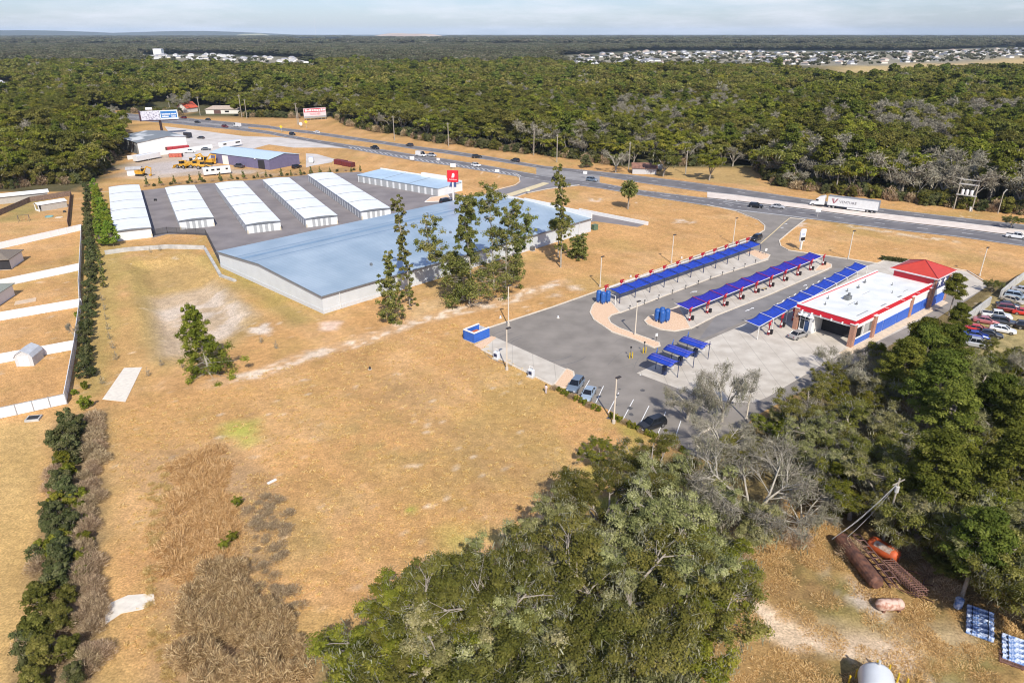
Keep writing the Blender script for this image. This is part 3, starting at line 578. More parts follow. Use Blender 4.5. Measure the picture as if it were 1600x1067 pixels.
# swing set
c=G(17,352); t=thing('swing_set','small dark framed swing set on green grass beside the board fence','swing set',G(30,347),R(20))
b=MB()
for x in (0,3): b.tube((x,-.9,0),(x,0,2.1),.06); b.tube((x,.9,0),(x,0,2.1),.06)
b.tube((-.2,0,2.1),(3.2,0,2.1),.06); b.build('frame',M('playset_dark',(.12,.10,.09),.7),t)
for x in (.9,2.1):
    b=MB(); b.tube((x-.2,0,2.1),(x-.2,0,.5),.015); b.tube((x+.2,0,2.1),(x+.2,0,.5),.015); b.box(x-.25,x+.25,-.12,.12,.45,.5); b.build('swing_seat',M('seat_red',(.4,.08,.05),.6),t)
c=G(77,339); b=MB(); b.lathe([(1.0,0),(1.25,0),(1.25,.28),(1.1,.28),(1.1,.1),(0,.1)],20); o=b.build('paddling_pool',M('pool_teal',(.22,.38,.36),.4)); o.location=c; tag(o,'round teal paddling pool on the lawn in front of the white roofed shed','pool')
c=G(92,340); b=MB(); b.lathe([(1.2,0),(1.2,.1),(.9,.16),(0,.18)],16); o=b.build('fire_pit_ring',M('sandy_ring',(.62,.52,.38),.9)); o.location=c; tag(o,'pale round fire pit ring beside the teal pool','fire pit')
b=MB(); b.lathe([(.45,0),(.5,.3),(.35,.6),(0,.7)],10); o=b.build('garden_boulder',M('boulder_dark',(.05,.05,.045),.9)); o.location=G(101,332); tag(o,'dark covered mound standing on the lawn right of the teal pool','covered mound')
b=MB(); b.box(-1.0,1.0,-.8,.8,0,.35); b.mat(1).box(-.8,.8,-.6,.6,.35,.37); o=b.build('storm_drain_inlet',[MATS['weathered_concrete'],MATS['shade_and_grate_black']]); o.location=G(53,655); o.rotation_euler=(0,0,.2); tag(o,'square storm drain inlet with a dark grate beside the nearest white fence','drain')
# ------------------------------------------------ purple grey workshop and white warehouse
N_=G(422,266); a2=azi(N_,G(483,260)); L1=(G(331,254)-N_).length; L2=(G(483,260)-N_).length
t=thing('metal_workshop','purple grey metal workshop with a pale blue roof behind the storage rows','workshop',N_,azi(N_,G(331,254)))
wl=L1; dd_=(G(483,260)-N_); yy=-L2
m_pur=M('purple_grey_siding',(.17,.155,.26),.6,var=.06,sc=.8,stripe=(0,.4,.25,.12)); h=4.5
b=MB(); b.loft([[(x,0,0),(x,0,h),(x,yy/2,h+1.5),(x,yy,h),(x,yy,0)] for x in (0,wl)]); b.build('wall',m_pur,t)
b=MB(); b.loft([[(x,.3,h-.1),(x,.3,h+.08),(x,yy/2,h+1.68),(x,yy-.3,h+.08),(x,yy-.3,h-.1),(x,yy/2,h+1.5)] for x in (-.3,wl+.3)]); b.build('roof',M('workshop_roof',(.48,.60,.70),.4,var=.05,stripe=(0,.9,.1,.05)),t)
b=MB(); b.box(3.,7.2,0,.08,0,3.9); b.build('roller_door',M('black_door',(.03,.03,.04),.5),t); b=MB(); b.box(wl-12,wl-8.,0,.08,.0,3.9); b.build('white_door',MATS['parapet_white'],t)
b=MB(); b.box(8.2,8.9,0,.5,h-.5,h-.1); b.build('wall_light',MATS['parapet_white'],t)
N2=Vector((-184.,352.5,0)); t=thing('white_warehouse','white warehouse with a patched grey roof below the billboard','warehouse',N2,R(44))
hw_=True
L1=23.5; L2=30; h=6.3
b=MB(); b.loft([[(0,y,0),(0,y,h-.6),(L1*.62,y,h+1.2),(L1,y,h+.3),(L1,y,0)] for y in (0,L2)]); b.build('wall',M('warehouse_white',(.84,.84,.80),.6,var=.05,stripe=(0,.5,.12,.1)),t)
b=MB(); b.loft([[(-.4,y,h-.62),(-.4,y,h-.4),(L1*.62,y,h+1.4),(L1+.4,y,h+.5),(L1+.4,y,h+.3),(L1*.62,y,h+1.2)] for y in (-.4,L2+.4)]); b.build('roof',M('warehouse_roof_patched',(.20,.22,.23),.6,col2=(.60,.62,.62),sc=.09,det=2,pos=(.55,.64)),t)
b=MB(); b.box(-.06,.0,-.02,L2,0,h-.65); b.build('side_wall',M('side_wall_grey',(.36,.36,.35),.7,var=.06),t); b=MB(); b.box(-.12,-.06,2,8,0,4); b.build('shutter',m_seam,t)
wallseg('yard_wall',[(200,250),(290,237.5),(332,231.5)],1.9,.3,MATS['parapet_white'],'long white yard wall in front of the white warehouse','wall')
# ------------------------------------------------ CAR WASH
Q=G(1328.5,543); WA=R(39.2)
t=thing('car_wash','car wash building with white roof, red parapet band and a red pyramid tower','car wash',Q,WA)
L=33.9; W=12.0; hh=5.5
m_red=M('red_band',(.62,.012,.03),.45,var=.05,sc=1); m_rf=M('membrane_roof',(.66,.68,.66),.55,col2=(.80,.81,.79),sc=.35,det=7); m_wh=M('stucco_white',(.78,.77,.75),.7,var=.04); m_bl=M('stucco_blue',(.035,.12,.50),.6,var=.08); m_brk=M('pillar_brick',(.42,.22,.15),.8,var=.18,sc=5,stripe=(2,.22,.4,.12))
m_dark=MATS['shade_and_grate_black']; m_glass=M('window_glass_dark',(.02,.03,.04),.08,var=.1)
# flat roof inside parapet
b=MB(); b.box(.3,L,.3,W-.3,hh-.75,hh-.35); ro=b.build('roof',m_rf,t)
b=MB(); 
for a in ((0,L,0,.3),(0,L,W-.3,W),(0,.3,.3,W-.3)): b.box(a[0],a[1],a[2],a[3],hh-1.15,hh-.06)
b.build('parapet_band',m_red,t)
b=MB()
for a in ((-.06,L,-.06,.34),(-.06,L,W-.34,W+.06),(-.06,.34,.34,W-.34)): b.box(a[0],a[1],a[2],a[3],hh-.06,hh+.05)
b.build('parapet_cap',m_wh,t)
b=MB()   # near end: office on the left, tunnel exit on the right
b.box(.4,7.5,8.2,8.5,0,hh-1.3); b.box(7.5,L,.1,W-.1,0,hh-1.2); b.box(.15,.5,0.2,W-.2,hh-1.55,hh-1.15); b.box(.5,7.5,.2,W-.2,hh-1.35,hh-1.17); b.box(.2,.45,8.3,W-1,0,.5); b.box(.2,.45,8.3,8.9,0,hh-1.5)
b.build('wall',m_wh,t)
b=MB(); b.box(3.9,4.0,.3,8.1,.06,hh-1.4); b.build('tunnel_shade_sheet',m_dark,t)  # near-black sheet standing in for the shade inside the tunnel
b=MB(); b.box(.3,.38,8.9,W-.9,.5,3.6); wn=b.build('office_window',m_glass,t)
b=MB()
for y in (9.1,9.9,10.9): b.box(.24,.42,y-.05,y+.05,.4,3.7)
b.box(.24,.42,8.9,W-.9,2.6,2.7); b.build('window_frame',m_wh,wn)
b=MB(); b.box(.20,.3,9.0,9.8,.05,2.4); b.build('office_door',M('door_glass_blue',(.04,.08,.18),.15),t)
for y in (8.85,9.9,10.9):
    b=MB(); b.lathe([(0,0),(.55,-.25),(.62,-.55)],10); o=b.build('awning',M('awning_white',(.75,.78,.76),.6),t); o.location=(.1,y,4.0)
# brick pillars
for (x,y) in ((.0,-.15),(.0,W-.75),(7.6,-.45),(24.5,-.2),(33.2,-.35)):
    b=MB(); b.box(x-.1,x+.95,y,y+.9,0,4.6); p=b.build('brick_pillar',m_brk,t); b=MB(); b.box(x-.2,x+1.05,y-.1,y+1.0,4.6,4.75); b.build('pillar_cap',m_wh,p)
# right flank panels: white band above, blue below, split by slim white mullions
def flank(x0,x1):
    b=MB(); b.box(x0,x1,-.04,.1,.1,2.35); b.build('blue_panel',m_bl,t)
for a in ((8.7,12.6),(13.0,18.6),(19.,24.3),(25.8,30.2),(30.6,33.1)): flank(*a)
b=MB(); b.box(1.0,7.5,.0,.12,0,1.35); b.build('blue_rail_wall',m_bl,t); b=MB(); b.box(1.0,7.5,-.05,.18,3.7,hh-1.15); b.box(1.0,7.5,-.05,.18,1.35,1.5); b.box(4.,4.2,-.03,.15,1.5,3.7); b.build('flank_beam',m_wh,t)
b=MB(); b.box(8.6,L,-.12,.1,3.95,4.2); b.build('cornice',m_wh,t)
m_bsh=M('blue_grey_shadow_trim',(.06,.09,.22),.6)
# wall lamps on the red band
for x in (12.,19.,26.,):
    b=MB(); b.tube((x,0,hh-.3),(x,-.7,hh-.15),.05); b.lathe([(.05,0),(.28,-.25),(.3,-.3)],8); o=b.build('gooseneck_lamp',m_wh,t)
    
for y in (2.2,4.4,6.6,8.4,10.4):
    b=MB(); b.tube((0,y,hh-1.0),(-.55,y,hh-.75),.05); b.tube((-.55,y,hh-.72),(-.55,y,hh-1.15),.1,.2); b.build('gooseneck_lamp',m_wh,t)
# roof plant
def rooft(x,y,sz,name='roof_vent'):
    b=MB(); b.box(x-sz,x+sz,y-sz*.7,y+sz*.7,hh-.35,hh-.35+sz*1.1); b.tube((x+sz*.5,y,hh-.35),(x+sz*.5,y,hh+sz*1.3),sz*.35); b.build(name,M('rooftop_unit_grey',(.17,.18,.18),.6,var=.25,sc=3),ro)
rooft(11,7.2,.75,'rooftop_unit')
for q in ((4.5,8.5,.2),(15.5,9.6,.22),(19.5,9.2,.28),(24,10,.3),(8.2,9.9,.22),(9.5,4.6,.25),(27,5.5,.16),(22,3.2,.14)): rooft(*q)
for q in ((3.5,1.4,4.5,.15),(12.5,.9,2.2,.2),(20.2,1.,1.6,.25),(8,5.5,3.,.08),(16,6.6,3.5,.07),(24.5,2.,2.4,.08)):
    b=MB(); b.box(q[0],q[0]+q[2],q[1],q[1]+q[3]*1.6,hh-.348,hh-.33); b.build('roof_stain',M('roof_stain_grey',(.30,.31,.31),.8,var=.3,sc=3),ro)
# tower
x0,x1,y0,y1=33.9,42.3,-.4,8.4; zt=6.9
b=MB(); b.box(x0,x1,y0,y1,0,zt-.02); tw=b.build('tower_wall',m_wh,t)
b=MB(); b.box(x0-.05,x0+.2,y0+.3,y1-.1,hh-.3,zt-.55); b.build('tower_band',m_red,tw)
b=MB(); b.box(x0+1.0,x1-1.0,y0-.05,y0+.1,3.9,zt-.1); b.build('tower_sign_panel',M('sign_navy',(.035,.05,.16),.5),tw)
# white star shaped emblem figures
for cx,s in ((x0+2.6,1.05),(x0+5.3,.85)):
    pts=[]
    for k in range(10):
        r_=s*(1.1 if k%2==0 else .42); a_=PI/2+k*PI/5; pts.append((cx+r_*math.cos(a_),5.3+r_*math.sin(a_)))
    b=MB(); b.add([(p[0],y0-.10,p[1]) for p in pts]+[(p[0],y0-.06,p[1]) for p in pts],[tuple(range(10)),tuple(range(19,9,-1))]+[(i,(i+1)%10,10+(i+1)%10,10+i) for i in range(10)]); b.build('star_emblem',m_wh,tw)
b=MB(); b.box(x0+1.1,x1-1.1,y0-.04,y0+.1,.1,2.35); b.build('blue_panel',m_bl,tw)
for xx in (x0,x1-.9):
    b=MB(); b.box(xx,xx+.95,y0-.15,y0+.3,0,zt-.6); b.build('brick_pillar',m_brk,tw)
ov=.7; m_tr=M('red_metal_roof',(.52,.055,.035),.45,var=.05,sc=1.2,stripe=(0,.5,.12,.08)); cx,cy=(x0+x1)/2,(y0+y1)/2
b=MB(); b.add([(x0-ov,y0-ov,zt),(x1+ov,y0-ov,zt),(x1+ov,y1+ov,zt),(x0-ov,y1+ov,zt),(cx,cy,zt+2.1)],[(0,1,4),(1,2,4),(2,3,4),(3,0,4),(3,2,1,0)]); tr_=b.build('tower_roof',m_tr,t)
b=MB(); 
for a in ((x0-ov-.04,x1+ov+.04,y0-ov-.04,y0-ov+.1),(x0-ov-.04,x1+ov+.04,y1+ov-.1,y1+ov+.04),(x0-ov-.04,x0-ov+.1,y0-ov+.1,y1+ov-.1),(x1+ov-.1,x1+ov+.04,y0-ov+.1,y1+ov-.1)): b.box(*a,zt-.25,zt+.03)
b.build('roof_fascia',M('fascia_pink_white',(.72,.62,.62),.6),tr_)
b=MB()
for cc in ((x0-ov,y0-ov),(x1+ov,y0-ov),(x1+ov,y1+ov),(x0-ov,y1+ov)): b.tube((*cc,zt+.03),(cx,cy,zt+2.14),.08,n=5)
b.build('hip_cap',M('hip_cap_dark_red',(.33,.03,.03),.5),tr_)
# ------------------------------------------------ vacuum canopies
m_fab=M('blue_fabric',(.011,.046,.38),.6,var=.2,sc=1.5); m_fab2=M('violet_blue_fabric',(.022,.020,.32),.55,var=.2,sc=1.5); m_rv=M('vacuum_red',(.50,.02,.035),.45,var=.1); m_pole=M('white_steel',(.72,.70,.66),.45,var=.05); m_blk=M('black_plastic',(.02,.02,.022),.5)
m_navy=M('navy_steel',(.02,.035,.10),.5); m_seamw=M('violet_seam',(.25,.20,.55),.6)
def canopy(name,label,c0,c1,bays,depth,sgn,fab,style):
    """row of tensioned fabric bays between two ground points; sgn is the side the fabric leans to (+ left of travel)"""
    A=G(*c0); Bq=G(*c1); rz=azi(A,Bq); L=(Bq-A).length; t=thing(name,label,'vacuum canopy',A,rz,'vacuum canopies of the car wash'); bw=L/bays; rail={1:2.5,2:2.35,3:2.8}[style]
    for i in range(bays):
        x0=i*bw; n=6; rings=[]
        for a in range(n+1):
            u=a/n; ring=[]
            for c in range(n+1):
                v=c/n; sag=.30*math.sin(PI*u)*(.5+.5*math.cos(2*PI*v))*1+.0
                if style==1: y=sgn*(.1+depth*v-.35*math.sin(PI*u)*(v-.5)*2); z=2.35+.35*v-.22*math.sin(PI*u)
                else: y=sgn*(.2+depth*v-(.28*math.sin(PI*u))*(v)); z=rail+.35*v-.22*math.sin(PI*u)
                ring.append((x0+.08+(bw-.16)*u,y,z))
            rings.append(ring)
        b=MB(); b.loft(rings,cap=False,close=False); o=b.build('fabric_bay',fab,t,smooth=True,fixn=False); s_=o.modifiers.new('thick','SOLIDIFY'); s_.thickness=.03
    for i in range(bays+1):
        x=i*bw; b=MB()
        if style==1:
            b.tube((x,0,.14),(x,0,2.4),.10); b.tube((x,0,2.4),(x,sgn*(depth+.2),2.8),.06); b.build('canopy_post',m_navy,t)
        else:
            b.tube((x,0,.14),(x,0,rail),.08); b.tube((x,0,rail+.02),(x,sgn*(depth+.25),rail+.42),.05); b.build('canopy_post',m_pole if style!=2 or i in (0,bays) else m_rv,t)
    b=MB(); 
    if style==1: b.tube((0,sgn*(depth+.15),2.78),(L,sgn*(depth+.15),2.78),.06)
    else: b.tube((-.1,0,rail),(L+.1,0,rail),.08)
    b.build('top_rail',m_pole,t)
    return t,A,rz,L,bw
def vac_arch(x,y,t,big=True):
    b=MB(); b.tube((x,y,.14),(x,y,1.0),.26,.22,10); b.tube((x,y,1.0),(x,y,2.2),.11,.11,8); b.box(x-.22,x+.22,y-.2,y+.2,2.1,2.55); b.tube((x-.45,y-.1,2.75),(x+.45,y-.1,2.95),.13,.13,8); b.tube((x,y,2.5),(x,y-.1,2.85),.1)
    v=b.build('vacuum_arch',m_rv,t)
    b=MB(); b.box(x+.35,x+.85,y-.55,y-.05,.14,1.05); v2=b.build('waste_bin',m_blk,v,bevel=.04)
    b=MB(); b.path([(x-.2,y-.2,2.3),(x-.55,y-.3,1.3),(x-.75,y-.35,.5),(x-.45,y-.4,.2),(x-.1,y-.35,.9)],.045,5); b.build('hose',m_blk,v)
    b=MB(); b.box(x-.75,x-.45,y-.45,y-.2,.9,1.25); b.build('nozzle_holder',m_wh,v)
# first canopy: fabric hangs over the stalls, red arches on the lawn side
t1,A1,rz1,L1_,bw1=canopy('vacuum_canopy','long blue fabric vacuum canopy of eleven bays beside the lawn kerb',(968,475),(1187,395),11,3.3,1,m_fab,1)
b=MB(); b.tube((-1.5,4.4,2.45),(L1_,4.4,2.45),.09); b.tube((-1.5,4.4,0),(-1.5,4.4,2.45),.09); b.tube((-1.5,0,0.1),(-1.5,0,2.2),.08); b.tube((-1.5,0,2.2),(-1.5,4.4,2.45),.07); b.build('rear_rail',m_pole,t1)
for i in range(12):
    b=MB(); x=i*bw1; b.tube((x,4.2,.05),(x,4.2,3.2),.15,.12); b.box(x-.25,x+.25,3.95,4.45,2.7,3.3); b.tube((x,4.2,3.2),(x+.15,3.6,3.55),.15); b.tube((x,4.2,2.9),(x,3.3,3.1),.09); b.build('vacuum_arch',m_rv,t1)
t2,A2,rz2,L2_,bw2=canopy('vacuum_canopy','violet blue vacuum canopy with ten bays over red vacuum arches, middle of three',(1075,500.5),(1283,414.5),9,3.5,1,m_fab2,2)
for i in range(10): vac_arch(i*bw2,-.35,t2)
t3,A3,rz3,L3_,bw3=canopy('vacuum_canopy','bright blue vacuum canopy that runs behind the car wash roof',(1183,531),(1352,433),9,2.9,1,m_fab,3)
for i in range(1,4): vac_arch(i*bw3*.88-1.5,-.35,t3)
# short posts at the stall heads
tp=thing('stall_post','short steel stall marker post','post',G(984,484),0,'stall marker posts on the first vacuum slab'); b=MB(); b.tube((0,0,.1),(0,0,.95),.06); b.box(-.14,.14,-.05,.05,.8,1.05); b.build('post',m_blk,tp)
tp['label']='stall marker post nearest the rock bed, on the first vacuum slab'
for i in range(1,11): q=Vector(G(984,484)).lerp(G(1180,412),i/10); dup(tp,q,label='slim stall marker post along the edge of the first vacuum slab')
# blue vacuum tanks
def tanks(loc,rz,n,label):
    t=thing('vacuum_tanks',label,'vacuum tank',loc,rz)
    for i in range(n):
        x=(i%2)*1.35; y=(i//2)*1.3-.2*(i%2); b=MB(); b.lathe([(.2,.1),(.55,.7),(.6,1.1),(.6,2.6),(.45,2.95),(0,3.05)],12); b.tube((.0,0,2.9),(.7,.3,2.4),.13); k=b.build('tank',M('tank_blue',(.02,.10,.36),.45,var=.15),t); k.location=(x,y,0)
        b=MB(); [b.tube((x+.45*math.cos(a),y+.45*math.sin(a),0),(x+.45*math.cos(a),y+.45*math.sin(a),.8),.05) for a in (0,2.1,4.2)]; b.build('stand',m_pole,t)
    return t
tanks(G(942,476),rz1,3,'group of blue vacuum tanks at the near end of the first canopy')
tanks(G(1034,506),rz2,4,'group of four blue vacuum tanks on the rock bed of the middle island')
# ------------------------------------------------ pay station canopies
pp=[G(1008,577),G(1094,566)]
labs=['pay station with blue awning, nearest the parked cars','pay station with blue awning, middle of three','pay station with blue awning, farthest, beside the lane']
CEN=[G(1037,561,3.2),G(1062,547,3.2),G(1086,534,3.2)]; base=Vector((CEN[0].x,CEN[0].y,0)); paz=azi(G(1026,556,3.2),G(1056,567,3.2))
t=thing('pay_station',labs[0],'pay station',base,paz,'blue awning pay stations')
b=MB(); n=6; rings=[]
for a in range(n+1):
    u=a/n; rings.append([(-2.5+5.*u, -1.5+3.0*c/n, 3.0+.45*math.sin(PI*c/n)-.06*math.sin(PI*u)) for c in range(n+1)])
b.loft(rings,cap=False,close=False); o=b.build('awning',m_fab,t,smooth=True,fixn=False); s_=o.modifiers.new('thick','SOLIDIFY'); s_.thickness=.04
b=MB()
for yy_ in (-.55,.25): b.tube((-2.5,yy_,3.46),(2.5,yy_,3.44),.04)
b.build('awning_seam',m_seamw,o)
b=MB()
for x in (-2.3,2.3):
    b.tube((x,1.3,0),(x,1.3,3.6),.07); b.tube((x,-1.5,3.),(x,1.5,3.05),.05)
b.tube((-2.5,1.5,3.0),(2.5,1.5,3.0),.05); b.tube((-2.5,-1.5,3.),(2.5,-1.5,3.),.05); b.build('frame',m_navy,t)
b=MB(); b.loft([[(-2.34,.9,3.3),(-2.34,1.4,4.2),(-2.34,1.3,3.3)],[(-2.28,.9,3.3),(-2.28,1.4,4.2),(-2.28,1.3,3.3)]]); b.build('end_fin',M('fin_blue',(.04,.14,.5),.5),t)
b=MB(); b.box(-.35,.35,.3,.9,.0,1.7); k=b.build('kiosk',m_navy,t,bevel=.04); b=MB(); b.box(-.25,.25,.27,.3,1.0,1.5); b.build('screen',m_glass,k)
b=MB(); b.box(-1.6,-.6,.95,1.0,1.5,2.3); b.box(.6,1.6,.95,1.0,1.5,2.3); b.build('menu_board',m_wh,t)
for k_ in (1,2): dup(t,(CEN[k_].x,CEN[k_].y,0),label=labs[k_])
# keypads, bollards
for q,lab in (((1007,552),'yellow bollards with a slim pay post, next to the rock bed'),((986,560),'yellow bollards with a slim pay post, out in the lane')):
    t=thing('lane_bollards',lab,'bollards',G(*q),.3); b=MB()
    b.tube((-.3,0,0),(-.3,0,1.2),.1); b.tube((.3,.1,0),(.3,.1,1.2),.1); b.build('bollard',M('safety_yellow',(.65,.45,.03),.5,var=.1),t); b=MB(); b.tube((0,.3,0),(0,.3,2.2),.04); b.box(-.15,.15,.2,.35,2.,2.3); b.build('pay_post',m_blk,t)
t=thing('lane_sign','small white sign on a post at the tip of the rock bed','sign',G(1025,535),.3); b=MB(); b.tube((0,0,0),(0,0,1.6),.04); b.build('post',m_blk,t); b=MB(); b.box(-.25,.25,-.03,.03,1.3,1.9); b.build('sign_face',m_wh,t)
t=thing('lane_sign','small white sign beside the tip of the first vacuum island','sign',G(1196,399),.3); b=MB(); b.tube((0,0,0),(0,0,1.6),.04); b.build('post',m_blk,t); b=MB(); b.box(-.3,.3,-.03,.03,1.2,1.9); b.build('sign_face',m_wh,t)
t=thing('bench','small tan bench among the red vacuum arches','bench',G(1194,454),rz2); b=MB(); b.box(-.9,.9,-.25,.25,.55,.65); b.build('seat',M('bench_tan',(.45,.36,.2),.7),t)
for x in (-.7,.7): b=MB(); b.box(x-.08,x+.08,-.22,.22,.14,.55); b.build('leg',m_navy,t)
# bin enclosure
E0=G(741,537); t=thing('bin_enclosure','blue walled bin enclosure with a white top rim at the corner of the lot','enclosure',E0,azi(E0,G(765,527)))
La=(G(765,527)-E0).length; Lb=(G(722,531)-E0).length; th=.28; h=2.05
b=MB(); b.box(0,La,0,th,0,h); b.box(0,th,th,Lb,0,h); b.box(0,La,Lb-th,Lb,0,h); b.build('wall',M('enclosure_blue',(.03,.13,.52),.6,var=.12,sc=2,stripe=(2,.2,.2,.1)),t)
b=MB(); b.box(-.06,La+.06,-.06,th+.06,h,h+.12); b.box(-.06,th+.06,th+.06,Lb,h,h+.12); b.box(th,La,Lb-th-.06,Lb+.06,h,h+.12); b.build('wall_cap',m_wh,t)
b=MB(); b.box(La-.08,La,th,Lb-th,.1,1.8); b.build('gate',M('gate_white',(.7,.7,.68),.6),t)
b=MB(); b.box(-.05,La+.05,-.05,Lb+.05,0,.12); b.build('slab',m_conc2,t)
b=MB(); b.box(-.75,.75,-.5,.5,0,1.3); b.box(-.8,.8,-.55,.55,1.3,1.4); o=b.build('waste_skip',M('skip_orange',(.55,.14,.04),.6,var=.2)); o.location=E0+Matrix.Rotation(t.rotation_euler.z,3,'Z')@Vector((La*.5,Lb*.55,.12)); o.rotation_euler=(0,0,t.rotation_euler.z); tag(o,'orange red waste skip inside the blue enclosure','skip')
# vending machines on the bay slab
for q,lab in (((776,561),'white and blue mat cleaning machine nearer the bin enclosure'),((830,589),'white and blue mat cleaning machine nearer the parked cars')):
    t=thing('mat_cleaner',lab,'machine',G(*q),R(-40)); b=MB(); b.box(-.7,.7,-.55,.55,0,.2); b.build('plinth',m_conc2,t); b=MB(); b.box(-.5,.5,-.35,.35,.2,1.5); c_=b.build('cabinet',M('machine_white',(.66,.70,.74),.4,var=.1),t,bevel=.04); b=MB(); b.box(-.35,.35,-.38,-.35,.6,1.2); b.build('front_panel',m_navy,c_); b=MB(); b.tube((-.4,0,1.5),(-.4,0,2.),.06); b.tube((.4,0,1.5),(.4,0,2.),.06); b.tube((-.45,0,2.),(.45,0,2.),.07); b.build('top_rail',m_pole,c_)
# ================================================================ VEHICLES
m_tyre=M('tyre_rubber',(.02,.02,.02),.8); m_rim=M('rim_alloy',(.45,.45,.46),.3,metal=.8); m_cg=M('car_glass',(.012,.015,.02),.06,var=.1); m_hl=M('headlight_lens',(.75,.76,.78),.15,var=.03); m_tl=M('tail_light_lens',(.35,.01,.01),.25)
def paintm(n,c): return M('paint_'+n,c,.28,metal=.15,var=.03,sc=2,coat=.6)
PA={n:paintm(n,c) for n,c in dict(black=(.012,.013,.016),charcoal=(.05,.055,.065),silver=(.42,.43,.45),bluegrey=(.16,.21,.27),paleblue=(.34,.42,.50),white=(.80,.80,.79),darkred=(.16,.015,.02),red=(.55,.03,.02),green=(.03,.045,.04),blue=(.02,.05,.30),champagne=(.36,.35,.34),pink=(.42,.14,.15),tan=(.5,.45,.36)).items()}
def wheel(t,x,y,r=.34):
    b=MB(); b.tube((x,y-.11,r),(x,y+.11,r),r,n=14); w_=b.build('wheel',m_tyre,t); s=1 if y>0 else -1
    b=MB(); b.tube((x,y+s*.10,r),(x,y+s*.125,r),r*.62,n=10); b.build('rim',m_rim,w_)
SH={ # body profile (x, z top), cabin (x,z), length, width, height
'sedan':dict(L=4.7,W=1.80,b=[(-2.35,.78),(-2.2,.95),(-1.3,1.0),(1.0,.96),(2.0,.82),(2.3,.66)],c=[(-1.75,.98),(-1.05,1.42),(.25,1.44),(1.15,.95)]),
'suv':dict(L=4.8,W=1.92,b=[(-2.4,.9),(-2.3,1.08),(-1.3,1.12),(1.0,1.1),(2.1,1.0),(2.38,.78)],c=[(-2.28,1.1),(-1.95,1.68),(.3,1.74),(1.15,1.08)]),
'pickup':dict(L=5.6,W=1.98,b=[(-2.8,.95),(-2.7,1.12),(-.9,1.14),(1.3,1.14),(2.5,1.05),(2.78,.8)],c=[(-.95,1.12),(-.75,1.8),(.75,1.82),(1.45,1.1)]),
'van':dict(L=5.9,W=2.05,b=[(-2.95,1.0),(-2.9,1.2),(-1.5,1.25),(1.6,1.25),(2.6,1.1),(2.92,.8)],c=[(-2.9,1.2),(-2.85,2.4),(1.0,2.45),(2.15,1.22)])}
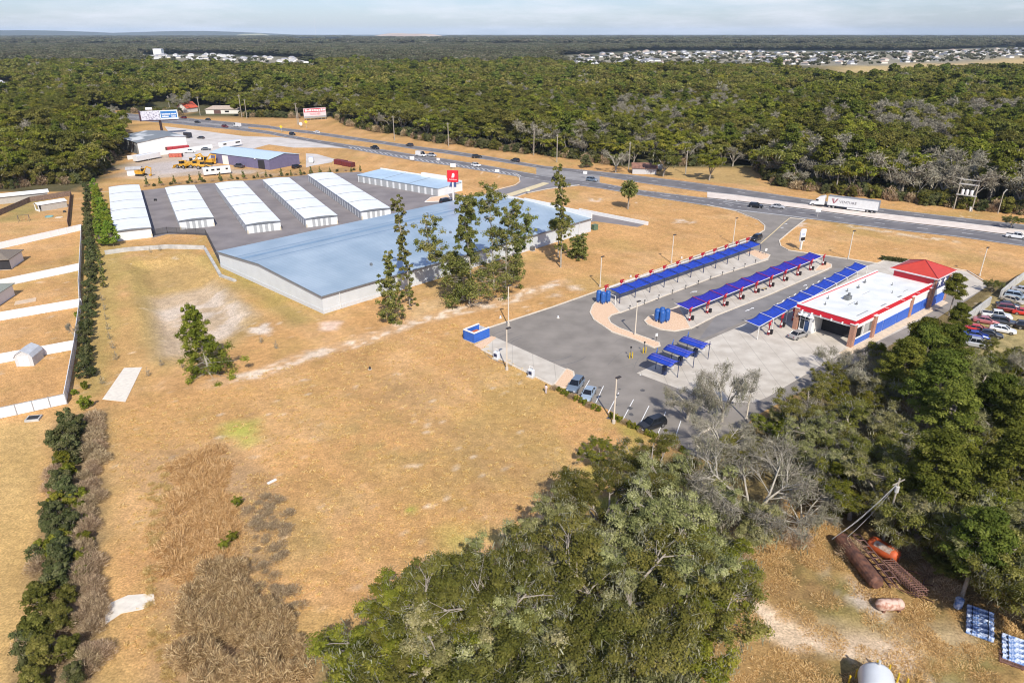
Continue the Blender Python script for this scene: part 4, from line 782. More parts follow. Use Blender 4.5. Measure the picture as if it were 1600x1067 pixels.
def car(kind,pm,loc,rz,label,group=None,cat=None,z=0.02):
    s=SH[kind]; hw=s['W']/2; t=thing({'sedan':'sedan_car','suv':'suv_car','pickup':'pickup_truck','van':'panel_van'}[kind],label,cat or {'sedan':'car','suv':'car','pickup':'pickup','van':'van'}[kind],(loc[0],loc[1],z),rz,group)
    b=MB(); rings=[]; n=len(s['b'])
    for i,(x,z1) in enumerate(s['b']):
        k=.86 if i in (0,n-1) else (.96 if i in (1,n-2) else 1); zb=.38 if i in (0,n-1) else .25
        rings.append([(x,-hw*k*.92,zb),(x,-hw*k,zb+.12),(x,-hw*k,z1-.18),(x,-hw*k*.88,z1),(x,hw*k*.88,z1),(x,hw*k,z1-.18),(x,hw*k,zb+.12),(x,hw*k*.92,zb)])
    b.loft(rings)
    c=s['c']; wr=.70 if kind!='van' else .84; wb=.87
    # roof skin and pillars in body colour
    (xa,za),(xb,zb_),(xc,zc),(xd,zd)=c
    b.loft([[(xb,-hw*wr,zb_-.03),(xb,-hw*wr*.9,zb_+.04),(xb,hw*wr*.9,zb_+.04),(xb,hw*wr,zb_-.03)],[(xc,-hw*wr,zc-.03),(xc,-hw*wr*.9,zc+.04),(xc,hw*wr*.9,zc+.04),(xc,hw*wr,zc-.03)]])
    for sy in (-1,1):
        for (p,q) in (((xa,za),(xb,zb_)),((xd,zd),(xc,zc)),(((xb+xc)/2,(za+zd)/2),((xb+xc)/2,(zb_+zc)/2))):
            b.tube((p[0],sy*hw*wb,p[1]),(q[0],sy*hw*wr,q[1]),.045,n=4)
    if kind=='van': b.loft([[(xa,-hw*.97,za-.1),(xa,-hw*.9,zb_),(xa,hw*.9,zb_),(xa,hw*.97,za-.1)],[(.6,-hw*.97,za-.1),(.6,-hw*.9,zc+.02),(.6,hw*.9,zc+.02),(.6,hw*.97,za-.1)]])
    if kind=='pickup': b.box(-2.72,-1.0,-hw*.95,-hw*.82,1.1,1.18); b.box(-2.72,-1.0,hw*.82,hw*.95,1.1,1.18)
    b.build('body',pm,t,bevel=.03)
    b=MB(); 
    lo=[(xa+.04,za),(xd-.02,zd)]; b.loft([[(xa+.03,-hw*wb,za-.03),(xa+.03,hw*wb,za-.03),(xb+.02,hw*wr,zb_-.03),(xb+.02,-hw*wr,zb_-.03)],[(xd-.03,-hw*wb,zd-.03),(xd-.03,hw*wb,zd-.03),(xc-.02,hw*wr,zc-.03),(xc-.02,-hw*wr,zc-.03)]]) if kind!='van' else b.loft([[(.62,-hw*.95,za),(.62,hw*.95,za),(.62,hw*.86,zc-.12),(.62,-hw*.86,zc-.12)],[(xd,-hw*.9,zd),(xd,hw*.9,zd),(xc+.02,hw*.84,zc-.1),(xc+.02,-hw*.84,zc-.1)]])
    b.build('windows',m_cg,t)
    if kind=='pickup': b=MB(); b.box(-2.65,-1.05,-hw*.8,hw*.8,1.12,1.15); b.build('load_bed',m_blk,t)
    wx=s['L']*.30
    for x in (-wx,wx*1.02):
        for y in (-hw+.1,hw-.1): wheel(t,x,y,.34 if kind=='sedan' else .38)
    fx=s['b'][-1][0]; fz=s['b'][-1][1]; rx=s['b'][0][0]; rz_=s['b'][0][1]
    for sy in (-1,1):
        b=MB(); b.obox((fx-.02,sy*hw*.62,fz-.10),(.10,.34,.15)); b.build('headlight',m_hl,t)
        b=MB(); b.obox((rx+.02,sy*hw*.66,rz_-.06),(.08,.26,.16)); b.build('tail_light',m_tl,t)
    b=MB(); b.obox((fx+.0,0,fz-.24),(.06,hw*.9,.16)); b.build('grille',m_blk,t)
    for sy in (-1,1): b=MB(); b.obox((xd-.3,sy*(hw+.02),zd+.06),(.16,.16,.13)); b.build('mirror',pm,t)
    return t
def roadaz(x,far): 
    E_=T_ if far else M_; y0=float(np.interp(x-8,HX,HT_ if far else HM_)); y1=float(np.interp(x+8,HX,HT_ if far else HM_))
    a=azi(G(x-8,y0),G(x+8,y1)); return a+PI if far else a
gH='vehicles travelling on the highway'
for x,y,k,c,far,lab in (
 (184,183,'sedan','charcoal',1,'dark car at the far left end of the highway, next to the woods'),
 (287,184.5,'suv','darkred',1,'dark red car on the highway just right of the billboard'),
 (309,191.5,'sedan','black',0,'black car on the highway below the house with the red gable roof'),
 (325,187.3,'sedan','green',1,'dark green car on the highway near the tan roofed house'),
 (352,198.5,'suv','darkred',0,'dark maroon car following close behind the white van'),
 (371,197.5,'van','white',1,'white panel van on the far stretch of highway beside a maroon car'),
 (457,210.5,'suv','black',0,'black car on the highway between two yellow warning signs'),
 (495,207.5,'sedan','white',1,'white car on the far lanes just right of the red billboard'),
 (586,232,'pickup','black',0,'tall black pickup on the hatched stretch of highway'),
 (640,228,'suv','charcoal',1,'dark car on the far lanes beside a bare utility pole'),
 (658,243.5,'van','white',0,'white van on the near lanes with a grey car right beside it'),
 (674,244,'pickup','silver',0,'grey silver pickup beside the white van'),
 (744,259.5,'suv','white',0,'white car on the near lanes above the red pylon sign'),
 (805,252,'suv','charcoal',1,'dark grey car on the far lanes before the median crossing'),
 (873,280.5,'pickup','black',0,'black pickup half behind the treetop at the median crossing'),
 (925,282.5,'suv','bluegrey',0,'blue grey car just past the median crossing'),
 (1181,323.5,'suv','black',0,'black car followed by a silver car near the car wash entrance'),
 (1215,324.5,'sedan','silver',0,'silver car just ahead of the black car near the car wash entrance'),
 (1588,371.5,'pickup','white',0,'white pickup on the highway at the right edge beside a tree top')):
    car(k,PA[c],G(x,y+1),roadaz(x,far),lab,gH)
car('suv',PA['black'],G(1181,375.5),WA+PI+R(8),'black car driving in on the entrance lane at the end of the blue canopy')
car('sedan',PA['champagne'],G(1247,527),WA+R(-6),'silver grey hatchback parked on the slab before the car wash office')
pz=azi(G(921,594),G(911,611))
car('suv',PA['bluegrey'],G(899,607),pz-R(4),'blue grey estate car parked beside the kerbed rock bed','cars parked beside the hedge')
car('sedan',PA['paleblue'],G(919,620),pz,'pale silver blue saloon parked between two white lines','cars parked beside the hedge')
car('suv',PA['black'],G(1018,668),pz+R(-38),'black car in the dark tree shadow at the lot corner','cars parked beside the hedge')
car('sedan',PA['charcoal'],G(314,217),R(160),'grey car parked on the forecourt below the billboard')
car('pickup',PA['white'],G(297,239),R(20),'white pickup among the vehicles along the white yard wall','vehicles in the contractor yard')
car('suv',PA['white'],G(310,250),R(25),'white car parked behind the yellow machines','vehicles in the contractor yard')
car('sedan',PA['charcoal'],G(322,235),R(15),'dark car at the right end of the white yard wall','vehicles in the contractor yard')
car('pickup',PA['charcoal'],G(374,262),R(150),'dark pickup with an open rear at the purple grey workshop wall','vehicles in the contractor yard')
car('suv',PA['black'],G(464,263),R(60),'black car near the corner of the purple grey workshop','vehicles in the contractor yard')
car('van',PA['white'],G(487,254),R(100),'white truck behind the purple grey workshop','vehicles in the contractor yard')
for x,y,k,c,a,lab in (
 (1522,541,'pickup','silver',150,'silver pickup nearest the camera in the scrap car lot'),(1524,528,'sedan','blue',155,'blue car just behind the silver pickup in the scrap car lot'),
 (1526,518,'sedan','red',150,'bright red car at the front left of the scrap car lot'),(1545,526,'sedan','black',150,'black car beside the bright red car in the scrap car lot'),
 (1566,519,'sedan','white',145,'white car beside the black one in the scrap car lot'),(1540,505,'sedan','pink',150,'faded pink red car in the scrap car lot'),
 (1566,507,'suv','charcoal',148,'dark grey car right of the faded pink one in the scrap car lot'),(1556,497,'pickup','white',155,'white pickup in the second row of the scrap car lot'),
 (1576,487,'suv','darkred',155,'dark maroon car with a black one behind it in the scrap car lot'),(1574,481,'sedan','black',155,'black car behind the maroon one in the scrap car lot'),
 (1588,467,'suv','paleblue',140,'pale blue car near the end of the concrete wall'),(1598,457,'sedan','silver',140,'silver car at the far end of the scrap car lot'),
 (1600,492,'sedan','red',150,'small red car at the right edge of the scrap car lot'),(1606,515,'suv','black',150,'black car cut by the right edge of the photo in the scrap car lot'),
 (1582,473,'sedan','tan',120,'battered tan car in the middle of the scrap car lot')):
    car(k,PA[c],G(x,y),R(a)-R(180),lab,'cars in the scrap car lot',z=0)
wallseg('concrete_wall',[(1508,505),(1545,477)],2.0,.35,MATS['weathered_concrete'],'concrete wall nearer the camera, between the car wash woods and the scrap cars',group='concrete walls of the scrap car lot')
wallseg('concrete_wall',[(1562,466),(1584,447),(1600,436),(1680,400)],2.0,.35,MATS['weathered_concrete'],'concrete wall farther up, right of a small bush',group='concrete walls of the scrap car lot')
# ---- semi truck
p0=G(1267,321); p1=G(1372,334); ta=azi(p1,p0)      # heading towards the left
m_tr=M('trailer_white',(.66,.66,.65),.4,var=.05,stripe=(0,1.2,.12,.03)); m_trf=M('trailer_trim_grey',(.25,.26,.28),.5)
t=thing('semi_truck','white semi truck hauling a long white box trailer along the far lanes','truck',(p1.x,p1.y,.02),ta)
b=MB(); b.box(.2,16.0,-1.3,1.3,1.15,4.05); bx=b.build('trailer_box',m_tr,t)
b=MB(); b.box(.1,16.1,-1.33,1.33,4.05,4.15); b.box(.1,16.1,-1.32,1.32,1.02,1.15); b.box(.05,.2,-1.3,1.3,1.1,4.1); b.build('trim',m_trf,bx)
b=MB(); b.box(3.9,9.6,1.18,1.22,.45,1.05); b.box(3.9,9.6,-1.22,-1.18,.45,1.05); b.build('side_skirt',MATS['paint_white'],bx)
b=MB(); b.box(11.,12.,-.9,.9,.5,1.05); b.build('landing_gear',m_blk,bx)
def text(body,size,parent,loc,rot,mt,name='lettering',sx=1.,ext=.01):
    c=bpy.data.curves.new(name,'FONT'); c.body=body; c.size=size; c.extrude=ext; c.align_x='CENTER'; c.align_y='CENTER'; c.resolution_u=2
    q=bpy.data.objects.new(name,c); COL.objects.link(q); bpy.context.view_layer.update(); me=bpy.data.meshes.new_from_object(q,depsgraph=bpy.context.evaluated_depsgraph_get()); bpy.data.objects.remove(q)
    me.materials.clear(); me.materials.append(mt); o=bpy.data.objects.new(name,me); COL.objects.link(o); o.parent=parent; o.location=loc; o.rotation_euler=rot; o.scale=(sx,1,1); return o
m_dk=M('lettering_dark',(.10,.08,.10),.5); m_mar=M('emblem_maroon',(.30,.07,.09),.5)
text('VENTURE',1.15,bx,(9.6,1.315,2.55),(PI/2,0,PI),m_dk,sx=1.1)
b=MB()
for k in range(4):
    b.add([(14.9-.32*k,1.31,3.55),(14.7-.32*k,1.31,3.55),(14.05-.12*k,1.31,1.95),(14.2-.12*k,1.31,1.95)],[(0,1,2,3)]) if k<3 else None
for k in range(2): b.add([(12.6+.35*k,1.31,3.55),(12.85+.35*k,1.31,3.55),(13.9+.1*k,1.31,1.95),(13.75+.1*k,1.31,1.95)],[(0,1,2,3)])
b.build('v_emblem',m_mar,bx,fixn=False)
b=MB(); b.loft([[(17.0,-1.2,.9),(17.0,-1.2,3.6),(17.0,1.2,3.6),(17.0,1.2,.9)],[(17.5,-1.2,.9),(17.5,-1.15,3.95),(17.5,1.15,3.95),(17.5,1.2,.9)],[(18.9,-1.2,.8),(18.9,-1.1,3.6),(18.9,1.1,3.6),(18.9,1.2,.8)],[(20.0,-1.2,.7),(20.0,-1.05,2.5),(20.0,1.05,2.5),(20.0,1.2,.7)],[(20.1,-1.1,.6),(20.1,-1.0,1.9),(20.1,1.0,1.9),(20.1,1.1,.6)],[(21.5,-1.0,.5),(21.5,-.8,1.55),(21.5,.8,1.55),(21.5,1.0,.5)],[(21.8,-.95,.4),(21.8,-.7,1.1),(21.8,.7,1.1),(21.8,.95,.4)]]); cb=b.build('cab',PA['white'],t,bevel=.05)
b=MB(); b.box(19.0,19.9,-1.16,1.16,2.0,2.6); b.loft([[(19.05,-1.0,3.3),(19.05,1.0,3.3),(20.03,1.0,2.0),(20.03,-1.,2.0)],[(19.15,-1.0,3.35),(19.15,1.0,3.35),(20.1,1.0,2.05),(20.1,-1.,2.05)]]); b.build('cab_window',m_cg,cb)
b=MB(); b.box(16.2,21.4,-.5,.5,.55,.95); b.box(17.6,19.2,-1.2,1.2,.35,.8); b.build('chassis',m_blk,t)
for x in (1.8,3.2,13.9,15.2,20.7):
    for y in (-1.05,1.05): wheel(t,x,y,.5)
# ---- trailers and containers
def boxrv(name,lab,cat,loc,rz,L,W,z0,z1,mt,wins):
    t=thing(name,lab,cat,loc,rz); b=MB(); b.loft([[(x,-W/2,z0),(x,-W/2,z1-.3),(x,-W/2+.25,z1),(x,W/2-.25,z1),(x,W/2,z1-.3),(x,W/2,z0)] for x in (0,L)]); b.build('body',mt,t,bevel=.06)
    for x,w_ in wins: b=MB(); b.box(x,x+w_,-W/2-.03,-W/2+.03,z1-1.35,z1-.65); b.build('window',m_cg,t)
    for x in (L*.45,L*.55):
        for y in (-W/2+.15,W/2-.15): wheel(t,x,y,.36)
    return t
boxrv('travel_trailer','long white travel trailer with four dark windows beside the sapling row','trailer',G(318,275.5),azi(G(318,275.5),G(359,271.5)),11.,2.5,.6,3.4,MATS['paint_white'],((1.2,.8),(3.2,1.3),(5.4,1.3),(9,.9)))
boxrv('box_trailer','small dark box trailer with a white roof on the forecourt','trailer',G(298,216),R(150),4.5,2.4,.5,3.,MATS['black_door'],())
boxrv('box_trailer','long white trailer parked along the yard wall','trailer',G(212,254.5),azi(G(212,254.5),G(245,248)),14,2.5,.7,3.2,MATS['paint_white'],())
boxrv('box_trailer','white trailer behind the workshop roof, near the forecourt','trailer',G(345,233),azi(G(345,233),G(372,228.5)),13,2.5,.7,3.2,MATS['paint_white'],((1,2),(9,3)))
def container(name,lab,loc,rz,L,W,h,mt):
    t=thing(name,lab,'container',loc,rz); b=MB(); b.box(0,L,0,W,.1,h); b.build('body',mt,t,bevel=.03); b=MB()
    for x in (0,L-.12): b.box(x-.02,x+.14,-.03,W+.03,0,h+.03)
    b.build('frame',M('container_frame',(.10,.02,.02),.6),t)
    for x in (L*.25,L*.5,L*.75): b=MB(); b.box(x-.05,x+.05,-.05,.0,.15,h-.05); b.build('rib',MATS['container_frame'],t)
m_mrn=M('skip_maroon',(.17,.025,.025),.6,var=.2)
container('waste_skip','dark maroon open skip left of its twin by the far end of the storage yard',G(522,257),R(-38),7,2.4,2.2,m_mrn); container('waste_skip','dark maroon skip right of its twin by the far end of the storage yard',G(534,259.5),R(-38),6.5,2.4,2.,m_mrn)
container('shipping_container','red container standing against the white warehouse wall',G(262,239),R(44),11,2.2,2.6,M('container_red',(.42,.04,.05),.5,var=.1))
container('waste_skip','orange red skip in front of the yard wall',G(264,246.5),R(10),6,2.4,1.6,M('skip_red_orange',(.5,.12,.07),.6,var=.15))
# ---- earth moving machines
m_cat=M('machine_yellow',(.60,.32,.03),.5,var=.15); m_trk=M('track_black',(.04,.035,.03),.8)
def digger(loc,rz,lab,s=1.,arm=True):
    t=thing('excavator' if arm else 'loader',lab,'digger',loc,rz,'yellow machines in the contractor yard'); t.scale=(s,)*3
    if arm:
        for y in (-1.1,1.1): b=MB(); b.loft([[(x,y-.25,z) for x,z in ((-1.8,.1),(-2.1,.45),(-1.7,.8),(1.7,.8),(2.1,.45),(1.8,.1))],[(x,y+.25,z) for x,z in ((-1.8,.1),(-2.1,.45),(-1.7,.8),(1.7,.8),(2.1,.45),(1.8,.1))]]); b.build('track',m_trk,t)
        b=MB(); b.box(-2.1,1.2,-1.2,1.2,.9,1.9); b.box(-2.1,-1.,-1.2,1.2,1.9,2.3); b.build('body',m_cat,t,bevel=.08)
        b=MB(); b.box(.1,1.3,.25,1.2,1.9,3.); c=b.build('cab',m_cg,t); b=MB(); b.box(.05,1.35,.2,1.25,3.,3.1); b.build('cab_roof',m_cat,c)
        b=MB(); b.loft([[(x,y,z) for x,z in ((1.2,1.5),(3.4,4.2),(5.6,3.6),(5.5,3.2),(3.5,3.7),(1.5,1.2))] for y in (-.6,-.25)]); b.build('boom',m_cat,t)
        b=MB(); b.loft([[(5.3,-.55,3.7),(5.3,-.3,3.7),(5.7,-.3,3.7),(5.7,-.55,3.7)],[(4.9,-.55,.9),(4.9,-.3,.9),(5.1,-.3,.9),(5.1,-.55,.9)]]); b.box(4.3,5.1,-.9,0,.3,1.); b.build('bucket_arm',m_cat,t)
    else:
        b=MB(); b.box(-2.4,.6,-.8,.8,.9,1.8); b.box(-.2,1.8,-.5,.5,.8,1.5); b.build('body',m_cat,t,bevel=.08)
        b=MB(); b.box(-.8,.5,-.75,.75,1.8,2.8); c=b.build('cab',m_cg,t); b=MB(); b.box(-.9,.6,-.85,.85,2.8,2.95); b.build('cab_roof',m_cat,c)
        b=MB(); b.tube((1.2,-.5,1.5),(3.2,-.5,.7),.13); b.tube((1.2,.5,1.5),(3.2,.5,.7),.13); b.loft([[(3.1,y,1.2),(3.1,y,.1),(4.1,y,.05),(3.4,y,.35)] for y in (-1.2,1.2)]); b.build('bucket',m_cat,t)
        for x in (-1.6,1.3):
            for y in (-1,1): wheel(t,x,y,.68)
for q in ((285,263,160,0,'yellow loader at the left end of the machine row'),(297,260,20,1,'yellow excavator between two loaders'),(305,262.5,190,0,'yellow loader just right of the first excavator'),(316,258,30,1,'yellow excavator with a raised boom beside the workshop'),(327,257,170,1,'yellow excavator closest to the workshop wall'),(318,264,10,0,'yellow loader in front of the excavators')): digger(G(q[0],q[1]),R(q[2]),q[4],1.15,q[3])
digger(G(221,275),R(-10),'brown boom digger parked alone under the left woods',1.)
# ================================================================ SIGNS, POLES
m_galv=M('galvanised_pole',(.50,.49,.46),.5,var=.08); m_tan=M('light_pole_tan',(.66,.58,.47),.6,var=.05); m_head=M('lamp_head_dark',(.05,.04,.035),.5); m_wp=M('utility_pole_wood',(.36,.32,.26),.85,var=.15)
LP=[((958.8,661),590,'white pole light among the hedge at the lot edge'),((792,578),513,'tall pole light standing by the white mat cleaner slab'),((937.5,448),401,'pole light on the lawn at the left end of the first canopy'),((992,524),471,'pole light rising from the tan rock bed'),((1325,405),361,'pole light at the right lawn kerb across from the car wash'),((1048.8,411),367,'pole light on the lawn behind the middle of the first canopy'),((1145,381),341,'pole light on the lawn at the right end of the first canopy'),((1530.5,431),387,'pole light in the tree shadow beyond the red tower'),((1166,656),612,'pole light half hidden behind the moss hung tree'),((794.5,509),446,'slim pole light on the bare lawn above the bin enclosure')]
pts_=[]
l0=None
for (bx_,by_),ty,lab in LP:
    hgt=HT((bx_,by_),ty)
    if l0 is None:
        t=thing('street_lamp',lab,'street lamp',G(bx_,by_),R(40),'pole lights around the car wash'); b=MB(); b.tube((0,0,0),(0,0,7.6),.13,.10,10); b.build('pole',m_tan,t); b=MB(); b.tube((0,0,0),(0,0,.5),.28,n=12); b.build('footing',m_conc2,t); b=MB(); b.box(-.1,.85,-.22,.22,7.55,7.72); b.build('lamp_head',m_head,t,bevel=.03); l0=t; l0.scale=(1,1,hgt/7.7)
    else: o=dup(l0,G(bx_,by_),label=lab); o.scale=(1,1,hgt/7.7)
UP=[(616.5,618,220,181),(701,701,229,192),(834,833,243,200),(870,872,254,210),(982,984,266,222),(1071,1072,272,235),(1305,1310,303,257),(266,266,174,150),(313,312,181,151),(378,374,184,148),(386,385,186,155),(465,461,195,161),(467,464,196,168)]
UL=['utility pole beside the dark car on the far lanes','utility pole at the forest edge left of the shaded parked car','leaning utility pole among the leaves above the median','tall utility pole above the median crossing','utility pole before the rusty roofed cabin','utility pole in front of the grey mossy tree','utility pole just behind the semi truck','utility pole above the billboard','utility pole between the red gable and the tan roofed house','left one of the two utility poles by the tan roofed house','right one of the two utility poles by the tan roofed house','taller of the two poles left of the red billboard','shorter of the two poles left of the red billboard']
u0=None; TOPS=[]
for (xb,xt,yb,yt),lab in zip(UP,UL):
    h_=HT((xb,yb),yt)
    if u0 is None:
        t=thing('utility_pole',lab,'utility pole',G(xb,yb),R(60),'utility poles along the highway'); b=MB(); b.tube((0,0,0),(0,0,12),.22,.16,8); b.build('pole',m_wp,t); b=MB(); b.box(-1.1,1.1,-.06,.06,11.2,11.35); k=b.build('crossarm',m_wp,t); b=MB(); [b.tube((x,0,11.35),(x,0,11.6),.05) for x in (-1,-.5,1)]; b.build('insulator',m_galv,k); u0=t; t.scale=(1.1,1.1,h_/12)
    else: t=dup(u0,G(xb,yb),label=lab); t.scale=(1.1,1.1,h_/12)
    TOPS.append((G(xb,yb)+Vector((0,0,h_*.96)),xb))
TOPS.sort(key=lambda q:q[1]); b=MB(); k0=Vector(TOPS[0][0])
for (a,_),(c,_) in zip(TOPS[:-1],TOPS[1:]):
    if (a-c).length<8 or (a-c).length>150: continue
    b.path([((a.lerp(c,i/6))-Vector((0,0,4*(i/6)*(1-i/6)*1.2)))[:] for i in range(7)],.045,4)
tag(b.build('power_line',M('wire_dark',(.06,.06,.06),.6)),'thin sagging power line strung between the utility poles along the highway','power line')
# transformer platform
t=thing('transformer_platform','two pole transformer platform with three white cans in front of the woods','transformer platform',G(1490,327),azi(G(1490,327),G(1518,331)))
L=(G(1518,331)-G(1490,327)).length; b=MB()
for x in (0,L): b.tube((x,0,0),(x,0,11.),.2,.15)
b.build('pole',m_wp,t); b=MB(); b.box(-.3,L+.3,-.5,.5,5.0,5.25); b.build('deck',m_galv,t); b=MB(); b.box(-.3,L+.3,-.1,.1,8.5,8.9); b.box(-.3,L+.3,-.1,.1,10.1,10.35); b.build('crossbeam',m_galv,t)
for k in range(3): x=L*(.25+.25*k); b=MB(); b.lathe([(.01,5.25),(.45,5.3),(.5,5.6),(.5,6.7),(.3,7.),(.0,7.05)],10); c_=b.build('transformer_can',MATS['paint_white'],t); c_.location=(x,0,0)
t=thing('street_lamp','bent grey mast arm light at the roadside far right','street lamp',G(1559,334),R(40)); b=MB(); b.tube((0,0,0),(.3,.1,7.),.16,.12); b.build('pole',m_wp,t); b=MB(); b.path([(.3,.1,7.),(3.,.2,7.6)],.07); b.path([(.3,.1,6.2),(3.,.2,7.3)],.05); b.box(2.8,3.5,0,.4,7.4,7.6); b.build('lamp_arm',m_galv,t)
def cabinet(nm,lab,q,w_,h_,mt,cat,z0=0): 
    t=thing(nm,lab,cat,G(*q),R(-15)); b=MB(); b.box(-w_/2,w_/2,-.4,.4,z0,h_); b.build('cabinet',mt,t,bevel=.04); b=MB(); b.box(-w_/2-.05,w_/2+.05,-.45,.45,h_,h_+.08); b.build('lid',m_galv,t); return t
cabinet('roadside_cabinet','white cabinet on the verge before the dark brush at far right',(1551,329),3.,1.3,MATS['paint_white'],'cabinet')
for q,lb in (((1489,325),'small white meter can at the foot of the left platform pole'),((1516,329.5),'small white meter can at the foot of the right platform pole')): cabinet('meter_box',lb,q,.8,1.2,MATS['paint_white'],'meter')
# storage pylon sign
c=G(709,322); t=thing('pylon_sign','tall pylon sign with a red square face, white emblem and blue base panel','sign',c,R(-12)); hs=HT((709,322),266.5)
b=MB(); b.box(-.28,.28,-.25,.25,0,hs-3.6); b.box(-1.5,-.7,-.2,.2,hs-6.3,hs-5.0); b.build('pole',m_pole,t)
b=MB(); b.loft([[(x,y,z) for x,z in ((-1.45,hs-5.6),(1.1,hs-5.6),(1.1,hs-3.6),(-.6,hs-3.6))] for y in (-.22,.22)]); b.build('base_panel',M('sign_blue_grey',(.07,.10,.22),.5),t)
b=MB(); b.box(-1.9,1.9,-.35,.35,hs-3.9,hs); f_=b.build('sign_face',M('sign_red',(.68,.02,.03),.4,var=.03),t)
b=MB(); b.loft([[(x,y,z) for x,z in ((-.35,hs-2.4),(.6,hs-2.3),(.75,hs-1.2),(.3,hs-.8),(-.1,hs-1.1))] for y in (-.40,-.35)]); b.build('emblem',m_wh,f_)
text('CubeSmart',.62,f_,(.15,-.37,hs-3.0),(PI/2,0,0),m_wh)
# monument sign near the entrance
c=G(1250.5,390); t=thing('post_sign','white shape-cut roadside sign with a dark lower panel on a single post','sign',c,R(28)); hs=HT((1250,390),357.5)
b=MB(); b.box(-.25,.25,-.2,.2,0,hs*.45); b.build('post',m_pole,t); b=MB(); b.loft([[(x,y,z) for x,z in ((-.9,hs*.4),(.9,hs*.4),(1.0,hs*.97),(-.6,hs),(-1.0,hs*.85))] for y in (-.2,.2)]); f_=b.build('sign_face',m_wh,t); b=MB(); b.box(-.8,.85,-.24,.24,hs*.44,hs*.60); b.build('message_panel',m_blk,f_); b=MB(); b.box(-.6,.6,-.23,.23,hs*.68,hs*.8); b.build('sign_text_band',M('sign_band_grey',(.45,.5,.62),.5),f_)
# billboards
c=G(254,210); rzb=R(26); t=thing('billboard','double panel billboard on one dark steel column above the white warehouse','billboard',c,rzb)
zb=HT((254,210),187.5); zt_=HT((254,210),173); 
b=MB(); b.tube((0,0,0),(0,0,zb),.75,.7,12); b.build('column',M('column_dark',(.035,.02,.025),.6),t)
b=MB(); b.box(-10.5,10.,-1.2,1.2,zb-.4,zb); b.box(-10.5,-9.6,-.9,4.,zb,zt_); b.box(-10.5,10.,.6,.9,zb,zt_-.2); b.build('steel_frame',M('frame_dark_red',(.05,.02,.03),.6),t)
b=MB(); b.box(-9.6,.3,-.7,-.5,zb+.1,zt_); p_=b.build('left_panel',M('panel_pale_print',(.60,.60,.66),.5,col2=(.28,.26,.34),sc=1.1,det=3,pos=(.5,.6)),t); b=MB(); b.box(-9.7,10.3,-.6,-.52,zb,zb+.15); b.box(-9.7,10.3,-.6,-.52,zt_-.1,zt_+.05); b.build('panel_rim',m_wh,p_)
b=MB(); b.box(.5,10.2,-.7,-.5,zb+.1,zt_); p_=b.build('right_panel',M('panel_white',(.68,.74,.78),.5,var=.03),t); b=MB(); b.box(1.0,9.7,-.73,-.68,zb+1.,zt_-.5); b.build('blue_field',M('field_blue',(.03,.16,.42),.5),p_)
rb_=random.Random(6)
for zz,ws in ((zb+2.7,((1.6,2.9),(3.3,6.1),(6.5,9.2))),(zb+1.4,((1.6,5.0),(6.6,9.0)))):
    b=MB()
    for a_,c_ in ws:
        x=a_
        while x<c_: w_=rb_.uniform(.22,.42); b.box(x,x+w_,-.76,-.73,zz,zz+rb_.uniform(.6,.85)); x+=w_+.1
    b.build('text_line',m_wh,p_)
b=MB(); b.box(-6.5,-3.,.2,.5,zt_+.6,zt_+1.9); b.tube((-4.7,.3,zt_),(-4.7,.3,zt_+.7),.1); b.build('topper',m_wh,t)
c=G(493,187.5); ya=azi(G(480,188.5),G(506,186.8)); t=thing('billboard','red and white lettered billboard on short posts at the forest edge','billboard',c,ya); z0b=HT((493,187.5),181.5); z1b=HT((493,187.5),169); Wb=(G(506,186.8)-G(478,188.7)).length/2+1.5
b=MB(); [b.tube((x,0,0),(x,0,z0b+.5),.15) for x in np.linspace(-Wb*.8,Wb*.9,6)]; b.build('post',m_wp,t)
b=MB(); b.box(-Wb,Wb,-.3,.1,z0b-1.2,z0b); b.build('skirt',M('skirt_grey',(.30,.31,.31),.7),t); b=MB(); b.box(-Wb,Wb,-.35,0,z0b,z1b); f_=b.build('panel',M('panel_red_white',(.72,.60,.62),.5,var=.03),t)
b=MB(); b.box(-Wb+.3,Wb-.3,-.38,-.34,(z0b+z1b)/2,z1b-.3); b.build('red_field',M('billboard_red',(.55,.06,.09),.5),f_)
hh_=(z1b-z0b)/2; b=MB(); rb_=random.Random(2); x=-Wb*.88
while x<Wb*.85: w_=rb_.uniform(.9,1.5); b.box(x,x+w_,-.41,-.38,(z0b+z1b)/2+hh_*.2,(z0b+z1b)/2+hh_*rb_.uniform(.6,.75)); x+=w_+.35
b.build('text_line',m_wh,f_); text('YOUR AD HERE',hh_*.75,f_,(0,-.39,z0b+hh_*.5),(PI/2,0,0),MATS['billboard_red'],sx=.82*Wb/12)
# road signs
m_sy=M('sign_yellow',(.75,.55,.02),.5)
def rsign(q,h_,mt,lab,kind='diamond',s=.55):
    t=thing('road_sign',lab,'road sign',G(*q),R(-10)); b=MB(); b.tube((0,0,0),(0,0,h_),.06); b.build('post',m_galv,t); b=MB()
    P=[(0,-s),(s,0),(0,s),(-s,0)] if kind=='diamond' else [(s*math.cos(a),s*math.sin(a)) for a in np.linspace(0,2*PI,12,False)] if kind=='disc' else [(-s,-s*.7),(s,-s*.7),(s,s*.7),(-s,s*.7)]
    b.loft([[(x,y,h_+z) for x,z in P] for y in (-.04,.04)]); b.build('sign_face',mt,t)
rsign((440,207),3.2,m_sy,'yellow diamond warning sign in the median left of the black car',s=1.0); rsign((479,201),4.,m_sy,'yellow diamond warning sign just below the red billboard',s=1.2); rsign((470.5,199),2.,m_wh,'round white sign at the roadside left of the yellow diamond','disc',1.1)
